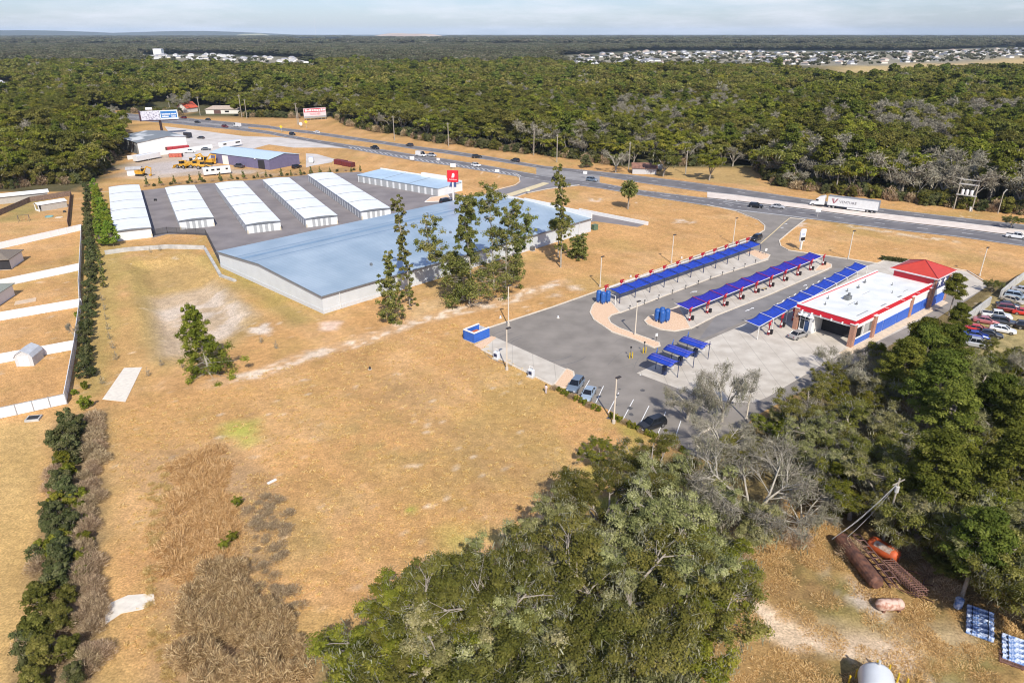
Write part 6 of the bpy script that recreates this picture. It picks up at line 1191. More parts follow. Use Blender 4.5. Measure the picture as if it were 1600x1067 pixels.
for i,(px,py,k,v,s) in enumerate(RG):
    z={'pine':11,'oak':7,'oakgreen':7}[k]*s; p=G(px,py,z); 
    lab={'pine':'bright green pine rising out of the wood right of the car wash slab','oak':'dark olive oak in the wood right of the foreground, below the car wash','oakgreen':'fresh green oak in the wood right of the foreground, below the car wash'}[k]
    mktree(NM[k],lab,{'pine':'pine tree','oak':'oak tree','oakgreen':'oak tree'}[k],variant(k,v),(p.x,p.y,-.2),rs.rand()*6,s,{'pine':'pines of the right wood','oak':'dark oaks of the right wood','oakgreen':'green oaks of the right wood'}[k])
for q in ((1493,455,'pine',.62,'slim dark tree between the car wash and the concrete wall'),(1500,500,'pine',.55,'lower dark tree beside the car wash walk'),(1553,445,'oak',.26,'small bush tree beside the break in the concrete wall'),(1583,345,'oak',.35,'dark treetop over the highway at the right edge'),(1372,560,'bare',.42,'thin grey leafed tree in front of the brick pillar')):
    z={'pine':9,'oak':7,'bare':8}[q[2]]*q[3]; p=G(q[0],q[1],z); mktree(NM[q[2]],q[4],{'pine':'pine tree','oak':'oak tree','bare':'bare tree'}[q[2]],NP(q[2],1),(p.x,p.y,-.1),1.,q[3])
p=G(1580,400,4); mktree('bare_tree','bare pale snag leaning at the right edge of the right wood','bare tree',NP('bare',1),(*G(1612,640)[:2],0),1.,(.5,.5,.9))
for i,(x,y,s_) in enumerate(((1462,888,.9),(1480,905,1.2),(1520,925,1.2),(1560,950,1.1),(1595,970,1.),(1300,812,.8),(1275,790,.8),(1250,775,.7),(1600,930,1.2),(1545,905,1.2),(1500,880,1.))): mktree('bush','dark bush under the trees at the lower edge of the right wood','bush',dict(crown=NP('oak',1)['crown']),G(x,y),rs.rand()*6,(.28*s_,.28*s_,.26*s_),'bushes under the right wood')
# --- dead grey trees and near wood trunks seen in right wood
for q in ((1375,600,.55),(1290,660,.5),(1365,740,.6),(1300,560,.35)):
    p=G(q[0],q[1],8*q[2]); mktree('bare_tree','pale bare tree standing among the green crowns of the right wood','bare tree',NP('bare',0),(p.x,p.y,0),rs.rand()*6,q[2]*1.05,'bare trees of the right wood')
# --- mid cluster in front of the hall: slim vine-clad trees
def vinetree(seed,Hh,spine,wid,lab,base,n=3600,sz=.25,gap=.25,low=.0,mt=None):
    rs=np.random.RandomState(seed); sp=np.array(spine,float)*[1,1,Hh]; C=[];Rr=[]; seg=[]
    for a,c in zip(sp[:-1],sp[1:]): seg.append((a,c,.22*(1-a[2]/Hh*.8),.22*(1-c[2]/Hh*.8)))
    for i in range(170):
        u=low+(1-low)*rs.rand()
        k=u*(len(sp)-1); j=min(int(k),len(sp)-2); p=sp[j]+(sp[j+1]-sp[j])*(k-j); w_=wid(u)*(1.0 if seed in (1,2,8) else 1.25 if seed==11 else 1.6); 
        if rs.rand()<gap: continue
        o_=rs.normal(0,1,3)*[w_*.5,w_*.5,.4]; C.append(p+o_*1.25); Rr.append(w_*(.14+.22*rs.rand())+.2); seg.append((p,p+o_,.06,.02))
    C=np.array(C); P,N,t=clumps(C,np.array(Rr),max(60,int(2.4*n/len(C))),rs,flat=1.25,shell=.1); m_={'crown':leafmesh('crown',P,N,sz,mt or vinem,t,rs=rs),'trunk':segmesh('trunk',seg,barkp,6)}
    return mktree('vine_clad_tree',lab,'tree',m_,base,0)
def Hof(b_,ty): return HT(b_,ty)
vinetree(1,Hof((612,503),393),[(0,0,0),(.2,0,.5),(.3,0,1)],lambda u:2.1*(1-u)+.7,'conical leafy tree at the left end of the tree group by the hall',G(612,503),5200)
vinetree(2,Hof((641,478),312),[(0,0,0),(-.2,.3,.35),(-.9,.3,.6),(-1.1,0,.75),(-1.3,0,1)],lambda u:.95 if u<.45 else (.5 if u<.6 else 1.1),'slim twisting vine-clad tree with a yellowish top by the hall',G(641,478),5200,gap=.15)
vinetree(3,Hof((735,474),318),[(0,0,0),(-1.2,0,.25),(-2.8,.5,.42),(-5.5,1,.46),(-7.5,1,.6),(-8,1,.82)],lambda u:1.6,'tree whose long limb leans left across the white wall',G(725,470),6200,gap=.2)
vinetree(4,Hof((733,474),308),[(0,0,0),(.5,.5,.3),(0,0,.6),(-.5,0,.8),(.3,0,1)],lambda u:3.3*(1-u)+.9 if u<.4 else 1.2,'bushy vine-clad tree in the middle of the group by the hall',G(733,474),12000,gap=.15)
vinetree(5,Hof((772,450),290),[(0,0,0),(-.3,0,.5),(-.8,0,.8),(-.2,0,1)],lambda u:1.5,'tall pale trunked tree behind the middle of the group',G(772,452),3600,gap=.45,low=.35)
vinetree(6,Hof((788,450),300),[(0,0,0),(.2,0,.5),(1.,0,.75),(2.6,0,.9)],lambda u:1.9*(1-u)+.9,'vine-clad tree at the right of the group, dense at its foot',G(790,452),6500,gap=.2)
vinetree(7,Hof((800,440),308),[(0,0,0),(.8,.3,.35),(2.6,.3,.55),(3.8,0,.8)],lambda u:1.2,'slender tree leaning right over the blue roof',G(803,437),3600,gap=.3)
vinetree(8,Hof((878,418),262),[(0,0,0),(0,0,.45),(-.4,0,.7),(-1.2,0,1)],lambda u:1.4 if u<.7 else 1.3,'tall tree with a bare twin trunk right of the group',G(876,418),6200,gap=.15,low=.12)
vinetree(9,Hof((900,402),370),[(0,0,0),(.1,0,1)],lambda u:1.1,'short bushy tree at the far corner of the hall',G(902,403),2400,gap=.1)
vinetree(10,Hof((868,300),262),[(0,0,0),(.0,0,1)],lambda u:1.5,'yellowish treetop over the storage drive',G(872,402),300,gap=.3,low=.95)
vinetree(11,Hof((325,585),482),[(0,0,0),(-.5,0,.45),(-1.1,0,.7),(-1.3,0,1)],lambda u:2.2*(1-u)+.6,'lone dark green leaning tree beside the retention basin',G(328,584),13000,sz=.2,gap=.1,mt=oak_g)
# palm
pb_=G(981,327); Hp=HT((981,327),293); t=thing('palm_tree','cabbage palm with a round head standing alone on the bare verge','palm tree',pb_); b=MB(); b.tube((0,0,0),(.1,0,Hp*.5),.28,.24,8); b.tube((.1,0,Hp*.5),(0,0,Hp*.97),.24,.2,8); b.build('trunk',barkm,t)
rs=np.random.RandomState(4); d=rs.normal(0,1,(420,3)); d/=np.linalg.norm(d,axis=1)[:,None]; P=[];A_=[]
for q in d:
    for s_ in (.5,.9,1.35,1.75): P.append(q*s_*1.6+[0,0,Hp-.35*s_*s_*.5]); A_.append(q+[0,0,-.25*s_])
o=bpy.data.objects.new('crown',leafmesh('crown',np.array(P),np.tile([0,0,1.],(len(P),1)),.30,vinem,None,rs=rs,elong=3,axis=np.array(A_))); COL.objects.link(o); o.parent=t
# --- hedge-like things on the left
def bush(seed,R_,Hh,per,sz,mt,nc=9,cone=0.,shell=.1):
    per=int(per*.85); sz*=.68; nc=int(nc*3.2)
    rs=np.random.RandomState(seed); C=[];Rr=[]
    for i in range(nc):
        u=rs.rand(); a=rs.rand()*2*PI; w_=R_*(1-cone*u)*.85; C.append([math.cos(a)*w_*rs.rand(),math.sin(a)*w_*rs.rand(),Hh*(.12+.75*u)]); Rr.append(R_*(1-cone*u)*(.16+.26*rs.rand()))
    P,N,t=clumps(np.array(C),np.array(Rr),per,rs,flat=1.,shell=shell); return {'crown':leafmesh('crown',P,N,sz,mt,t,rs=rs),'stem':segmesh('stem',[(np.zeros(3),np.array([0,0,Hh*.7]),.06,.03)]+[(np.array([0,0,Hh*.15]),c,.03,.015) for c in np.array(C)],barkm,4)}
BY=[bush(20+i,2.2,5.8,170,.30,yelm,18,.5) for i in range(3)]; BS=[bush(30+i,1.9,3.4,190,.25,shrubm,14,.3) for i in range(3)]; BC=[bush(40+i,1.15,4.2,160,.26,vinem,10,.75) for i in range(3)]; BG_=[bush(50+i,1.6,2.6,170,.24,oak_g,10,.3) for i in range(2)]
rs=np.random.RandomState(9)
def alongpx(p,q,n): return [(p[0]+(q[0]-p[0])*i/(n-1),p[1]+(q[1]-p[1])*i/(n-1)) for i in range(n)]
for i,(x,y) in enumerate(alongpx((162,318),(183,385),11)): mktree('columnar_tree','yellow green columnar tree in the tall row beside the first storage building','tree',BY[i%3],G(x+rs.uniform(-2,2)-6,y),rs.rand()*6,rs.uniform(.95,1.2),'yellow green trees beside the first storage building')
for i,(x,y) in enumerate(alongpx((150,300),(160,385),10)): mktree('columnar_tree','yellow green columnar tree in the tall row beside the first storage building','tree',BY[(i+1)%3],G(x+rs.uniform(-2,2),y),rs.rand()*6,rs.uniform(.8,1.),'yellow green trees beside the first storage building')
for i,(x,y) in enumerate(alongpx((156,404),(163,450),5)): mktree('conifer','small cone shaped tree in the short row below the yellow green hedge','conifer',BC[i%3],G(x,y),rs.rand()*6,rs.uniform(.75,.95),'cone trees above the mown bank')
for i,(x,y) in enumerate(alongpx((138,300),(143,425),17)): mktree('shrub','dark grey green shrub in the row between the long white fence and the cone trees','shrub',BS[i%3],G(x+rs.uniform(-3,3),y),rs.rand()*6,rs.uniform(.85,1.2),'shrub row along the long white fence')
for i,(x,y) in enumerate(alongpx((144,430),(134,590),13)): mktree('shrub','grey green shrub in the lower half of the row outside the long white fence','shrub',BS[(i+1)%3],G(x+rs.uniform(-3,3),y),rs.rand()*6,rs.uniform(.8,1.0),'lower shrubs along the long white fence')
mktree('shrub','bright green round bush just above the brush strip','shrub',BG_[0],G(135,638),0,.9); mktree('shrub','small green shrub above the round bush by the fence corner','shrub',BG_[1],G(132,608),0,.6); mktree('shrub','tiny yellow green bush beside the fence corner','shrub',BY[0],G(117,616),0,(.35,.35,.18)); mktree('shrub','dark green bush leaning on the inside of the long white fence','shrub',BG_[1],G(121,497),0,.6)
mktree('bare_shrub','small leafless shrub inside the fourth garden','shrub',{'crown':NP('bare',1)['crown'],'trunk':NP('bare',1)['trunk']},G(118,532),0,(.12,.12,.3))
# brush strip bottom left
nb=0
def brush(x,y,kind,s):
    sets={'g':BG_,'s':BS,'b':BRN}; lab={'g':'green leafed bush in the wild brush strip at lower left','s':'dark grey green bush in the wild brush strip at lower left','b':'brown leafless brush clump in the wild strip at lower left'}[kind]
    mktree('bush',lab,'bush',sets[kind][rs.randint(len(sets[kind]))],G(x,y),rs.rand()*6,s,{'g':'green bushes of the brush strip','s':'dark bushes of the brush strip','b':'brown clumps of the brush strip'}[kind])
def twig(seed,R_,Hh,n,mt,sz=.06,el=9,lie=1.):
    rs=np.random.RandomState(seed); d=rs.normal(0,1,(n,3)); d[:,2]=(abs(d[:,2])+.3)*lie; d/=np.linalg.norm(d,axis=1)[:,None]; r=rs.rand(n)[:,None]**.5; P=d*r*np.array([R_,R_,Hh]); return {'twigs':leafmesh('twigs',P,rs.normal(0,1,(n,3))*(1 if lie==1 else .5)+[0,0,0 if lie==1 else 1.2],sz,mt,rs=rs,elong=el,axis=d+rs.normal(0,.4,(n,3)))}
BRN=[twig(60+i,2.1,2.4,1500,brownm,.04,15) for i in range(3)]; REED=[twig(70+i,1.9,1.1,800,drym,.06,13,.35) for i in range(3)]; SCR=[twig(80+i,2.2,.35,330,drym,.07,6,.5) for i in range(2)]; BIGB=[bush(90+i,2.3,4.2,330,.26,oak if i else shrubm,13,.25) for i in range(3)]
for i in range(26):
    u=i/25.; y=668+u*230; x=125-u*35; brush(x+rs.uniform(-18,14),y,'s' if rs.rand()<.65 else 'g',rs.uniform(.8,1.15))
for i in range(30):
    u=i/29.; y=655+u*280; x=152-u*20+rs.uniform(-16,12); brush(x,y,'b',rs.uniform(.6,.95))
for x,y,s in ((128,800,.7),(131,780,.7),(133,850,.75),(130,880,.75),(130,905,.7),(135,820,.6)): brush(x,y,'g',s)
for x,y,s in ((70,935,1.05),(95,905,1.),(60,985,1.),(100,965,.95),(75,1020,1.),(112,1010,.8),(120,1050,.7),(60,1060,.8),(110,930,.8)): mktree('bush','large dark green bush at the foot of the brush strip','bush',BIGB[rs.randint(3)],G(x,y+18),rs.rand()*6,s*.85,'large bushes at the foot of the brush strip')
for i in range(34):
    u=rs.rand(); brush(60+50*(1-u)+rs.uniform(-20,25),680+u*360,'b' if rs.rand()<.55 else 's',rs.uniform(.45,.9))
for i in range(18): brush(rs.uniform(115,160),rs.uniform(930,1060),'b',rs.uniform(.5,.8))
NM_BR=twig(68,2.4,3.2,900,brownm,.13,7)
# dry reeds and brush: uncountable, one scattered object each
def scatter(name,label,cat,protos,pts,smin,smax,seed,mt):
    """one mesh holding copies of a clump at many points"""
    rs=np.random.RandomState(seed); vs=[];ts=[]
    for (x,y,z) in pts:
        me=list(protos[rs.randint(len(protos))].values())[0]; n=len(me.vertices); v=np.empty(n*3,'f'); me.vertices.foreach_get('co',v); v=v.reshape(-1,3)*rs.uniform(smin,smax); a=rs.rand()*6.28; c_,s_=math.cos(a),math.sin(a); v=v@np.array([[c_,s_,0],[-s_,c_,0],[0,0,1]]); vs.append(v+[x,y,z]); t=np.empty(n,'f'); me.attributes['t'].data.foreach_get('value',t); ts.append(t)
    v=np.concatenate(vs); t=np.concatenate(ts); n=len(v)//4; me=bpy.data.meshes.new(name); me.vertices.add(4*n); me.vertices.foreach_set('co',v.astype('f').ravel()); me.loops.add(4*n); me.loops.foreach_set('vertex_index',np.arange(4*n,dtype='i')); me.polygons.add(n); me.polygons.foreach_set('loop_start',np.arange(n,dtype='i')*4); me.update(); me.materials.append(mt); at=me.attributes.new('t','FLOAT','POINT'); at.data.foreach_set('value',t)
    o=bpy.data.objects.new(name,me); COL.objects.link(o); return tag(o,label,cat,None,'stuff')
def inpoly(poly,n,seed):
    rs=np.random.RandomState(seed); P=np.array(gp(*poly)); lo,hi=P.min(0),P.max(0); out=[]
    while len(out)<n:
        q=lo+(hi-lo)*rs.rand(2)
        if inside(P,np.array([q[0]]),np.array([q[1]]))[0]: out.append((q[0],q[1],0.))
    return out
scatter('dry_reeds','matted tan dry reeds lying across the low ground left of the open lot','reeds',REED,inpoly([(262,712),(335,700),(350,720),(345,760),(375,830),(355,880),(330,850),(262,890),(258,800),(285,760)],90,1)+inpoly([(260,880),(350,840),(360,900),(310,930)],16,2),.5,1.0,5,drym)
scatter('brown_reeds','upright brown reed stalks over dark ground at lower left','reeds',[twig(75,1.4,2.6,900,brownm,.05,14),twig(76,1.3,2.7,900,drym,.05,14)],inpoly([(330,880),(390,900),(430,960),(480,1010),(480,1090),(270,1090),(285,960)],120,3),.6,1.05,6,ramp_mat('straw_reeds',[(0,(.22,.14,.07)),(.5,(.58,.41,.21)),(1,(.88,.70,.42))],tr=.35,rnd=0,hue=0))
scatter('grass_tufts','short dry tufts scattered over the scrap yard and the reed edges','grass',SCR,inpoly([(1130,840),(1240,770),(1330,830),(1480,910),(1620,980),(1620,1100),(1070,1100),(1090,980),(1150,900)],230,4)+inpoly([(230,740),(430,740),(440,960),(240,960)],60,7),.3,.8,7,drym)
for q in ((372,790),(365,845),(352,858)): mktree('bush','small dark green bush among the dry reeds','bush',BG_[0],G(*q),0,.55,'green bushes among the dry reeds')
scatter('withered_brush','low withered brush spreading over the open lot right of the reeds','brush',[twig(77,1.2,.6,420,brownm,.04,12),twig(78,1.4,.5,380,drym,.04,12)],inpoly([(385,770),(425,765),(455,800),(440,880),(480,960),(440,1000),(395,900)],70,9),.4,.9,9,brownm)
scatter('withered_brush','low withered brush spreading over the low ground left of the reeds','brush',[twig(79,1.1,.5,260,drym,.05,9)],inpoly([(235,740),(265,720),(260,880),(230,960),(300,1060),(260,1090),(225,1000)],60,10),.3,.8,10,drym)
for i,(x,y) in enumerate(((1180,840),(1215,810),(1245,850),(1290,800),(1150,880),(1270,770),(1330,870),(1455,905),(1475,930),(1420,870))): mktree('bush','tan dry brush clump at the edge of the scrap yard','bush',BRN[i%3],G(x,y),rs.rand()*6,.9,'tan brush around the scrap yard')
scatter('turf_tufts','small dry turf tufts dotted over the open lot','grass',[twig(150,.35,.12,26,drym,.05,4),twig(151,.5,.16,36,brownm,.05,4),twig(152,.3,.14,26,shrubm,.05,4)],inpoly([(170,650),(340,600),(700,500),(760,540),(960,670),(900,760),(700,880),(480,960),(200,1060)],2600,14),.5,1.3,15,MATS['drymat'])
# --- lot hedge
for i in range(30):
    u=i/29; x=866+u*200; y=606+u*97 
    if .36<u<.42: continue
    mktree('hedge_plant','low clipped plant in the hedge between the lawn and the parking bays','hedge plant',BG_[i%2] if i%4 else BRN[0],G(x,y+3),rs.rand()*6,(.42,.42,.40),'hedge plants along the parking bays')
for i in range(12): u=i/11; mktree('hedge_plant','low dark plant in the bed behind the red tower','hedge plant',BS[i%3],G(1378+u*38,406+u*5),rs.rand()*6,(.45,.45,.36),'plants in the bed behind the red tower')
# saplings with stakes
SAP=dict(crown=twig(95,.5,1.6,70,graym,.05,7)['twigs'],trunk=segmesh('trunk',[(np.zeros(3),np.array([0,0,2.]),.035,.015)],barkm,4))
for i,q in enumerate(((160,470),(164,485),(166,500),(169,515),(172,530),(177,545),(182,562),(160,600),(232,588),(252,572),(285,575),(60+175,395),(250,392),(432,545),(408,536))):
    mktree('sapling','thin staked sapling planted in the young tree line on the bare turf','sapling',SAP,G(*q),rs.rand()*6,1.05,'staked saplings on the turf')
    
# young pines between storage rows and the yard
for i,(x,s) in enumerate(((230,1.1),(251,1.),(273,1.),(298,1.),(314,1.2),(345,1.),(362,.8),(381,1.1),(403,.7),(440,1.),(470,.9),(486,1.),(500,.9),(516,.8),(549,.7),(563,.8),(416,.8),(455,.7))):
    y=291-(x-230)*.075 if x<420 else 277-(x-420)*.06
    mktree('young_tree','young green tree in the planted row between the storage yard and the contractor yard','tree',BC[i%3],G(x,y),rs.rand()*6,s*.95,'young trees behind the storage rows')
for i in range(26): x=228+i*13; mktree('shrub','low brownish shrub under the young tree row behind the storage rows','shrub',BS[i%3] if i%2 else BRN[i%3],G(x,292-(x-228)*.078),rs.rand()*6,(.5,.5,.35),'low shrubs under the young tree row')
# ================================================================ WOODS
leftw=gp((-420,330),(0,298),(60,290),(130,288),(165,272),(190,240),(192,205),(176,192),(120,178),(0,160),(-420,120))
rsf=np.random.RandomState(77)
EX=[leftw]; edge=np.array([tuple(p) for p in WF])
def wood_pts(y0,y1,sp,poly=None):
    ys=np.arange(y0,y1,sp*.9); out=[]
    for k,y in enumerate(ys):
        w_=y*.80+60; xs=np.arange(-w_,w_,sp)+(k%2)*sp/2; out.append(np.stack([xs+rsf.uniform(-.4,.4,len(xs))*sp,np.full(len(xs),y)+rsf.uniform(-.4,.4,len(xs))*sp],1))
    return np.concatenate(out)
A=wood_pts(225,1250,7.6); ins=inside(WFp,A[:,0],A[:,1]); de=segdist(WF,A[:,0],A[:,1]); A1=A[ins&(de>3.5)]
clr=gp((1015,258),(1185,262),(1190,290),(1100,284),(1020,276)); A1=A1[~inside(clr,A1[:,0],A1[:,1])]
for cl in (gp((285,166),(325,166),(325,190),(285,190)),gp((318,170),(372,170),(372,192),(318,192)),gp((465,176),(515,176),(515,200),(465,200)),gp((-400,118),(30,128),(40,156),(-400,150)),gp((1000,248),(1035,248),(1035,266),(1000,266)),gp((225,160),(280,160),(280,190),(225,190)) ): A1=A1[~inside(cl,A1[:,0],A1[:,1])]
A2=wood_pts(200,560,7.4); A2=A2[inside(leftw,A2[:,0],A2[:,1])]; A2=A2[segdist(leftw,A2[:,0],A2[:,1],True)>2.]
fd=gp((1265,108),(1400,104),(1600,94),(1750,85),(1750,98),(1600,105),(1430,112),(1325,115)); 

def band(*p): return [tuple(G(q[0],q[1],14))[:2] for q in p]
HB1=band((862,84),(1000,78),(1200,78),(1440,76),(1620,70),(1900,66),(1900,100),(1600,99),(1480,104),(1400,110),(1325,113),(1265,109),(1200,102),(1100,101),(895,101)); HB2=band((215,84),(330,82),(500,90),(500,101),(360,99),(215,94))
for q_ in (fd,HB1,HB2): A1=A1[~inside(q_,A1[:,0],A1[:,1])]
alln=np.concatenate([A1,A2]); vis=np.abs(alln[:,0])<alln[:,1]*.77+12; alln=alln[vis]; dist=np.where(segdist(WF,alln[:,0],alln[:,1])<9,alln[:,1]*.72,alln[:,1]); order=np.argsort(dist); alln=alln[order]
NI=300; near=alln[:NI]; rest=alln[NI:]
kinds=[]; SRC={}
LBL={'oak':('oak_tree','oak tree','dark olive oak'),'oakgreen':('oak_tree','oak tree','fresh green oak'),'pine':('pine_tree','pine tree','slim pine'),'bare':('bare_tree','bare tree','grey bare tree')}
def pickk(x,y,rs):
    right=np.clip((x-20)/200,0,1); r=rs.rand(); vv=vnoise(np.array([x]),np.array([y]),48,2)[0]; pb=.05+(.12+.55*right)*(vv>.60)
    return 5 if r<pb else 4 if r<pb+.07 else [0,1,2,3,6,0,2][rs.randint(7)]
for x,y in near:
    i=pickk(x,y,rsf); k,ms=MID[i]; nm,ct,lb=LBL[k]; s=rsf.uniform(.62,1.12) if rsf.rand()<.8 else rsf.uniform(1.15,1.4)
    s*=.78+.5*float(vnoise(np.array([x]),np.array([y]),45,1)[0]); t=mktree(nm,lb+(' in the woods left of the storage rows' if inside(leftw,np.array([x]),np.array([y]))[0] else ' in the front rows of the woods beyond the highway'),ct,ms,(x,y,-.3),rsf.rand()*6.3,(s,s,s*rsf.uniform(.85,1.1)),{'oak':'dark oaks at the near edge of the woods','oakgreen':'green oaks at the near edge of the woods','pine':'pines at the near edge of the woods','bare':'bare trees at the near edge of the woods'}[k])
    if i not in SRC: SRC[i]=[c for c in bpy.data.objects if c.parent==t and c.name.startswith('crown')][0]
    if i==5: SRC.setdefault('bt',[c for c in bpy.data.objects if c.parent==t and c.name.startswith('trunk')][0])
def gnwood(name,label,pts,scl,src,mt=None,seed=0,zs=(.85,1.15),idx=None):
    n=len(pts); rs=np.random.RandomState(seed); me=bpy.data.meshes.new(name); me.vertices.add(n); me.vertices.foreach_set('co',np.concatenate([pts,np.full((n,1),-.3)],1).astype('f').ravel())
    a=me.attributes.new('size','FLOAT_VECTOR','POINT'); s=scl*rs.uniform(.75,1.15,n); a.data.foreach_set('vector',np.stack([s,s,s*rs.uniform(zs[0],zs[1],n)*(1 if np.isscalar(scl) or np.mean(scl)<1.5 else scl**-.6)],1).astype('f').ravel())
    a=me.attributes.new('turn','FLOAT_VECTOR','POINT'); a.data.foreach_set('vector',np.stack([np.zeros(n),np.zeros(n),rs.rand(n)*6.28],1).astype('f').ravel())
    a=me.attributes.new('pick','INT','POINT'); a.data.foreach_set('value',(rs.randint(0,len(src),n) if idx is None else idx).astype('i'))
    o=bpy.data.objects.new(name,me); COL.objects.link(o); tag(o,label,'wood',None,'stuff')
    ng=bpy.data.node_groups.new(name+'_scatter','GeometryNodeTree'); ng.interface.new_socket('Geometry',in_out='INPUT',socket_type='NodeSocketGeometry'); ng.interface.new_socket('Geometry',in_out='OUTPUT',socket_type='NodeSocketGeometry')
    N=ng.nodes; L=ng.links; gi=N.new('NodeGroupInput'); go_=N.new('NodeGroupOutput'); ip=N.new('GeometryNodeInstanceOnPoints'); L.new(gi.outputs[0],ip.inputs['Points']); jn=N.new('GeometryNodeJoinGeometry')
    for ob in reversed(src):
        oi=N.new('GeometryNodeObjectInfo'); oi.inputs['Object'].default_value=ob; oi.inputs['As Instance'].default_value=True; oi.transform_space='ORIGINAL'; L.new(oi.outputs['Geometry'],jn.inputs[0])
    L.new(jn.outputs[0],ip.inputs['Instance']); ip.inputs['Pick Instance'].default_value=True
    def att(nm,ty):
        q=N.new('GeometryNodeInputNamedAttribute'); q.data_type=ty; q.inputs['Name'].default_value=nm; return [u for u in q.outputs if u.enabled and u.name=='Attribute'][0]
    L.new(att('pick','INT'),ip.inputs['Instance Index']); L.new(att('turn','FLOAT_VECTOR'),ip.inputs['Rotation']); L.new(att('size','FLOAT_VECTOR'),ip.inputs['Scale']); L.new(ip.outputs[0],go_.inputs[0])
    md=o.modifiers.new('scatter','NODES'); md.node_group=ng; return o
UG=scatter_pts=[]
rsu=np.random.RandomState(31)
def edgepts(P,n,inw,seed,closed=False):
    rs=np.random.RandomState(seed); P=[Vector((p[0],p[1],0)) for p in P]; out=[]; L=[(b-a).length for a,b in zip(P[:-1],P[1:])]; tot=sum(L)
    for _ in range(n):
        s=rs.rand()*tot; i=0
        while s>L[i] and i<len(L)-1: s-=L[i]; i+=1
        d=(P[i+1]-P[i]).normalized(); p=P[i]+d*s+Vector((-d.y,d.x,0))*rs.uniform(inw[0],inw[1]); out.append((p.x,p.y))
    return np.array(out)
srcs=[SRC[i] for i in (0,1,2,3,4,5,6) if i in SRC]; skey=[i for i in (0,1,2,3,4,5,6) if i in SRC]
close=rest[rest[:,1]<620]; mid_=rest[rest[:,1]>=620]
idx=np.array([skey.index(i) if (i:=pickk(x,y,rsf)) in skey else 0 for x,y in close]); gnwood('near_woods','deep green and olive woods standing behind the first rows of trees',close,.72+.6*vnoise(close[:,0],close[:,1],45,1),srcs,seed=3,idx=idx)
# three single trees far off give their crowns to the mass behind
FS=[]
for j,(k,ms) in enumerate(FARM):
    x,y=mid_[j*7]; t=mktree(LBL[k][0],{'oak':'olive oak crown inside the deep woods beyond the highway','oakgreen':'green oak crown inside the deep woods beyond the highway','pine':'pine crown inside the deep woods beyond the highway','bare':'bare grey crown inside the deep woods beyond the highway'}[k],LBL[k][1],ms,(x,y,-.3),0,1,'single crowns inside the deep woods'); FS.append([c for c in bpy.data.objects if c.parent==t and c.name.startswith('crown')][0])
ix=np.array([rsf.choice([0,1,2,3,4],p=[.3,.32,.22,.1,.06]) for _ in mid_]); gnwood('deep_woods','broad green belt of woods between the highway and the distant houses',mid_,.78+.6*vnoise(mid_[:,0],mid_[:,1],60,1),FS,seed=4,idx=ix)
UB=[]
for j,(ms,lb) in enumerate(((BIGB[0],'dark green thicket bush at the foot of the woods beyond the highway'),(BIGB[1],'olive thicket bush at the foot of the woods beyond the highway'),(dict(crown=NM_BR['twigs']),'brown twiggy thicket bush at the foot of the woods beyond the highway'))):
    q=[(1290,303),(1330,308),(1395,314)][j]; t=mktree('bush',lb,'bush',ms,G(*q),0,1.); UB.append([c for c in bpy.data.objects if c.parent==t][0])
ue=[p for p in WF if p[1]<560]; pu=edgepts(ue,900,(1.,9.),3); pu=pu[~inside(clr,pu[:,0],pu[:,1])]
for cl in (gp((282,164),(375,164),(375,192),(282,192)),gp((466,176),(518,176),(518,200),(466,200)),gp((968,246),(1030,246),(1030,275),(968,275))): pu=pu[~inside(cl,pu[:,0],pu[:,1])]; pl=edgepts(leftw[:6],240,(1.,8.),4)
allu=np.concatenate([pu,pl]); gnwood('undergrowth','tangled undergrowth along the foot of the woods',allu,1.15,UB,seed=8)
# far woods: darker, greyer crowns
fm={}
for j,(k,ms) in enumerate(FARM[:3]):
    d=ms['crown'].copy(); d.materials[0]=fardm; fm[j]={'crown':d}
A3=wood_pts(1250,3200,15); B3=wood_pts(3200,9500,46)
hs1=gp((862,88),(1000,79),(1200,79),(1440,79),(1620,72),(1760,69),(1760,86),(1600,93),(1265,106),(1100,103),(895,103)); hs2=gp((215,86),(330,84),(500,92),(500,101),(360,100),(215,96)); hs3=gp((455,62),(540,62),(540,68),(455,68))
def clear(Q,*polys):
    for p in polys: Q=Q[~inside(p,Q[:,0],Q[:,1])]
    return Q
A3k=A3[rsf.rand(len(A3))<.33]; A3=clear(A3,hs1,hs2,fd,hs3,HB1,HB2,gp((15*80,60),(1325,60),(1325,66),(1200,66))); B3=clear(B3,hs3,gp((548,53),(700,53),(700,62),(548,62)))
A3k=A3k[inside(HB1,A3k[:,0],A3k[:,1])|inside(HB2,A3k[:,0],A3k[:,1])]; A3k=clear(A3k,fd); A3s=A3k[rsf.rand(len(A3k))<.35]
FF=[]
for j in range(3):
    x,y=A3[j*11]; t=mktree('oak_tree','dull grey green crown among the far woods','oak tree',fm[j],(x,y,-.3),0,1.3,'single crowns inside the far woods'); FF.append([c for c in bpy.data.objects if c.parent==t][0])
gnwood('far_woods','hazy grey green woods reaching to the horizon',np.concatenate([A3,B3]),np.concatenate([np.full(len(A3),1.75),np.full(len(B3),5.2)]),FF,seed=6); gnwood('estate_trees','small garden trees scattered among the distant houses',A3s,.75,FF,seed=11)
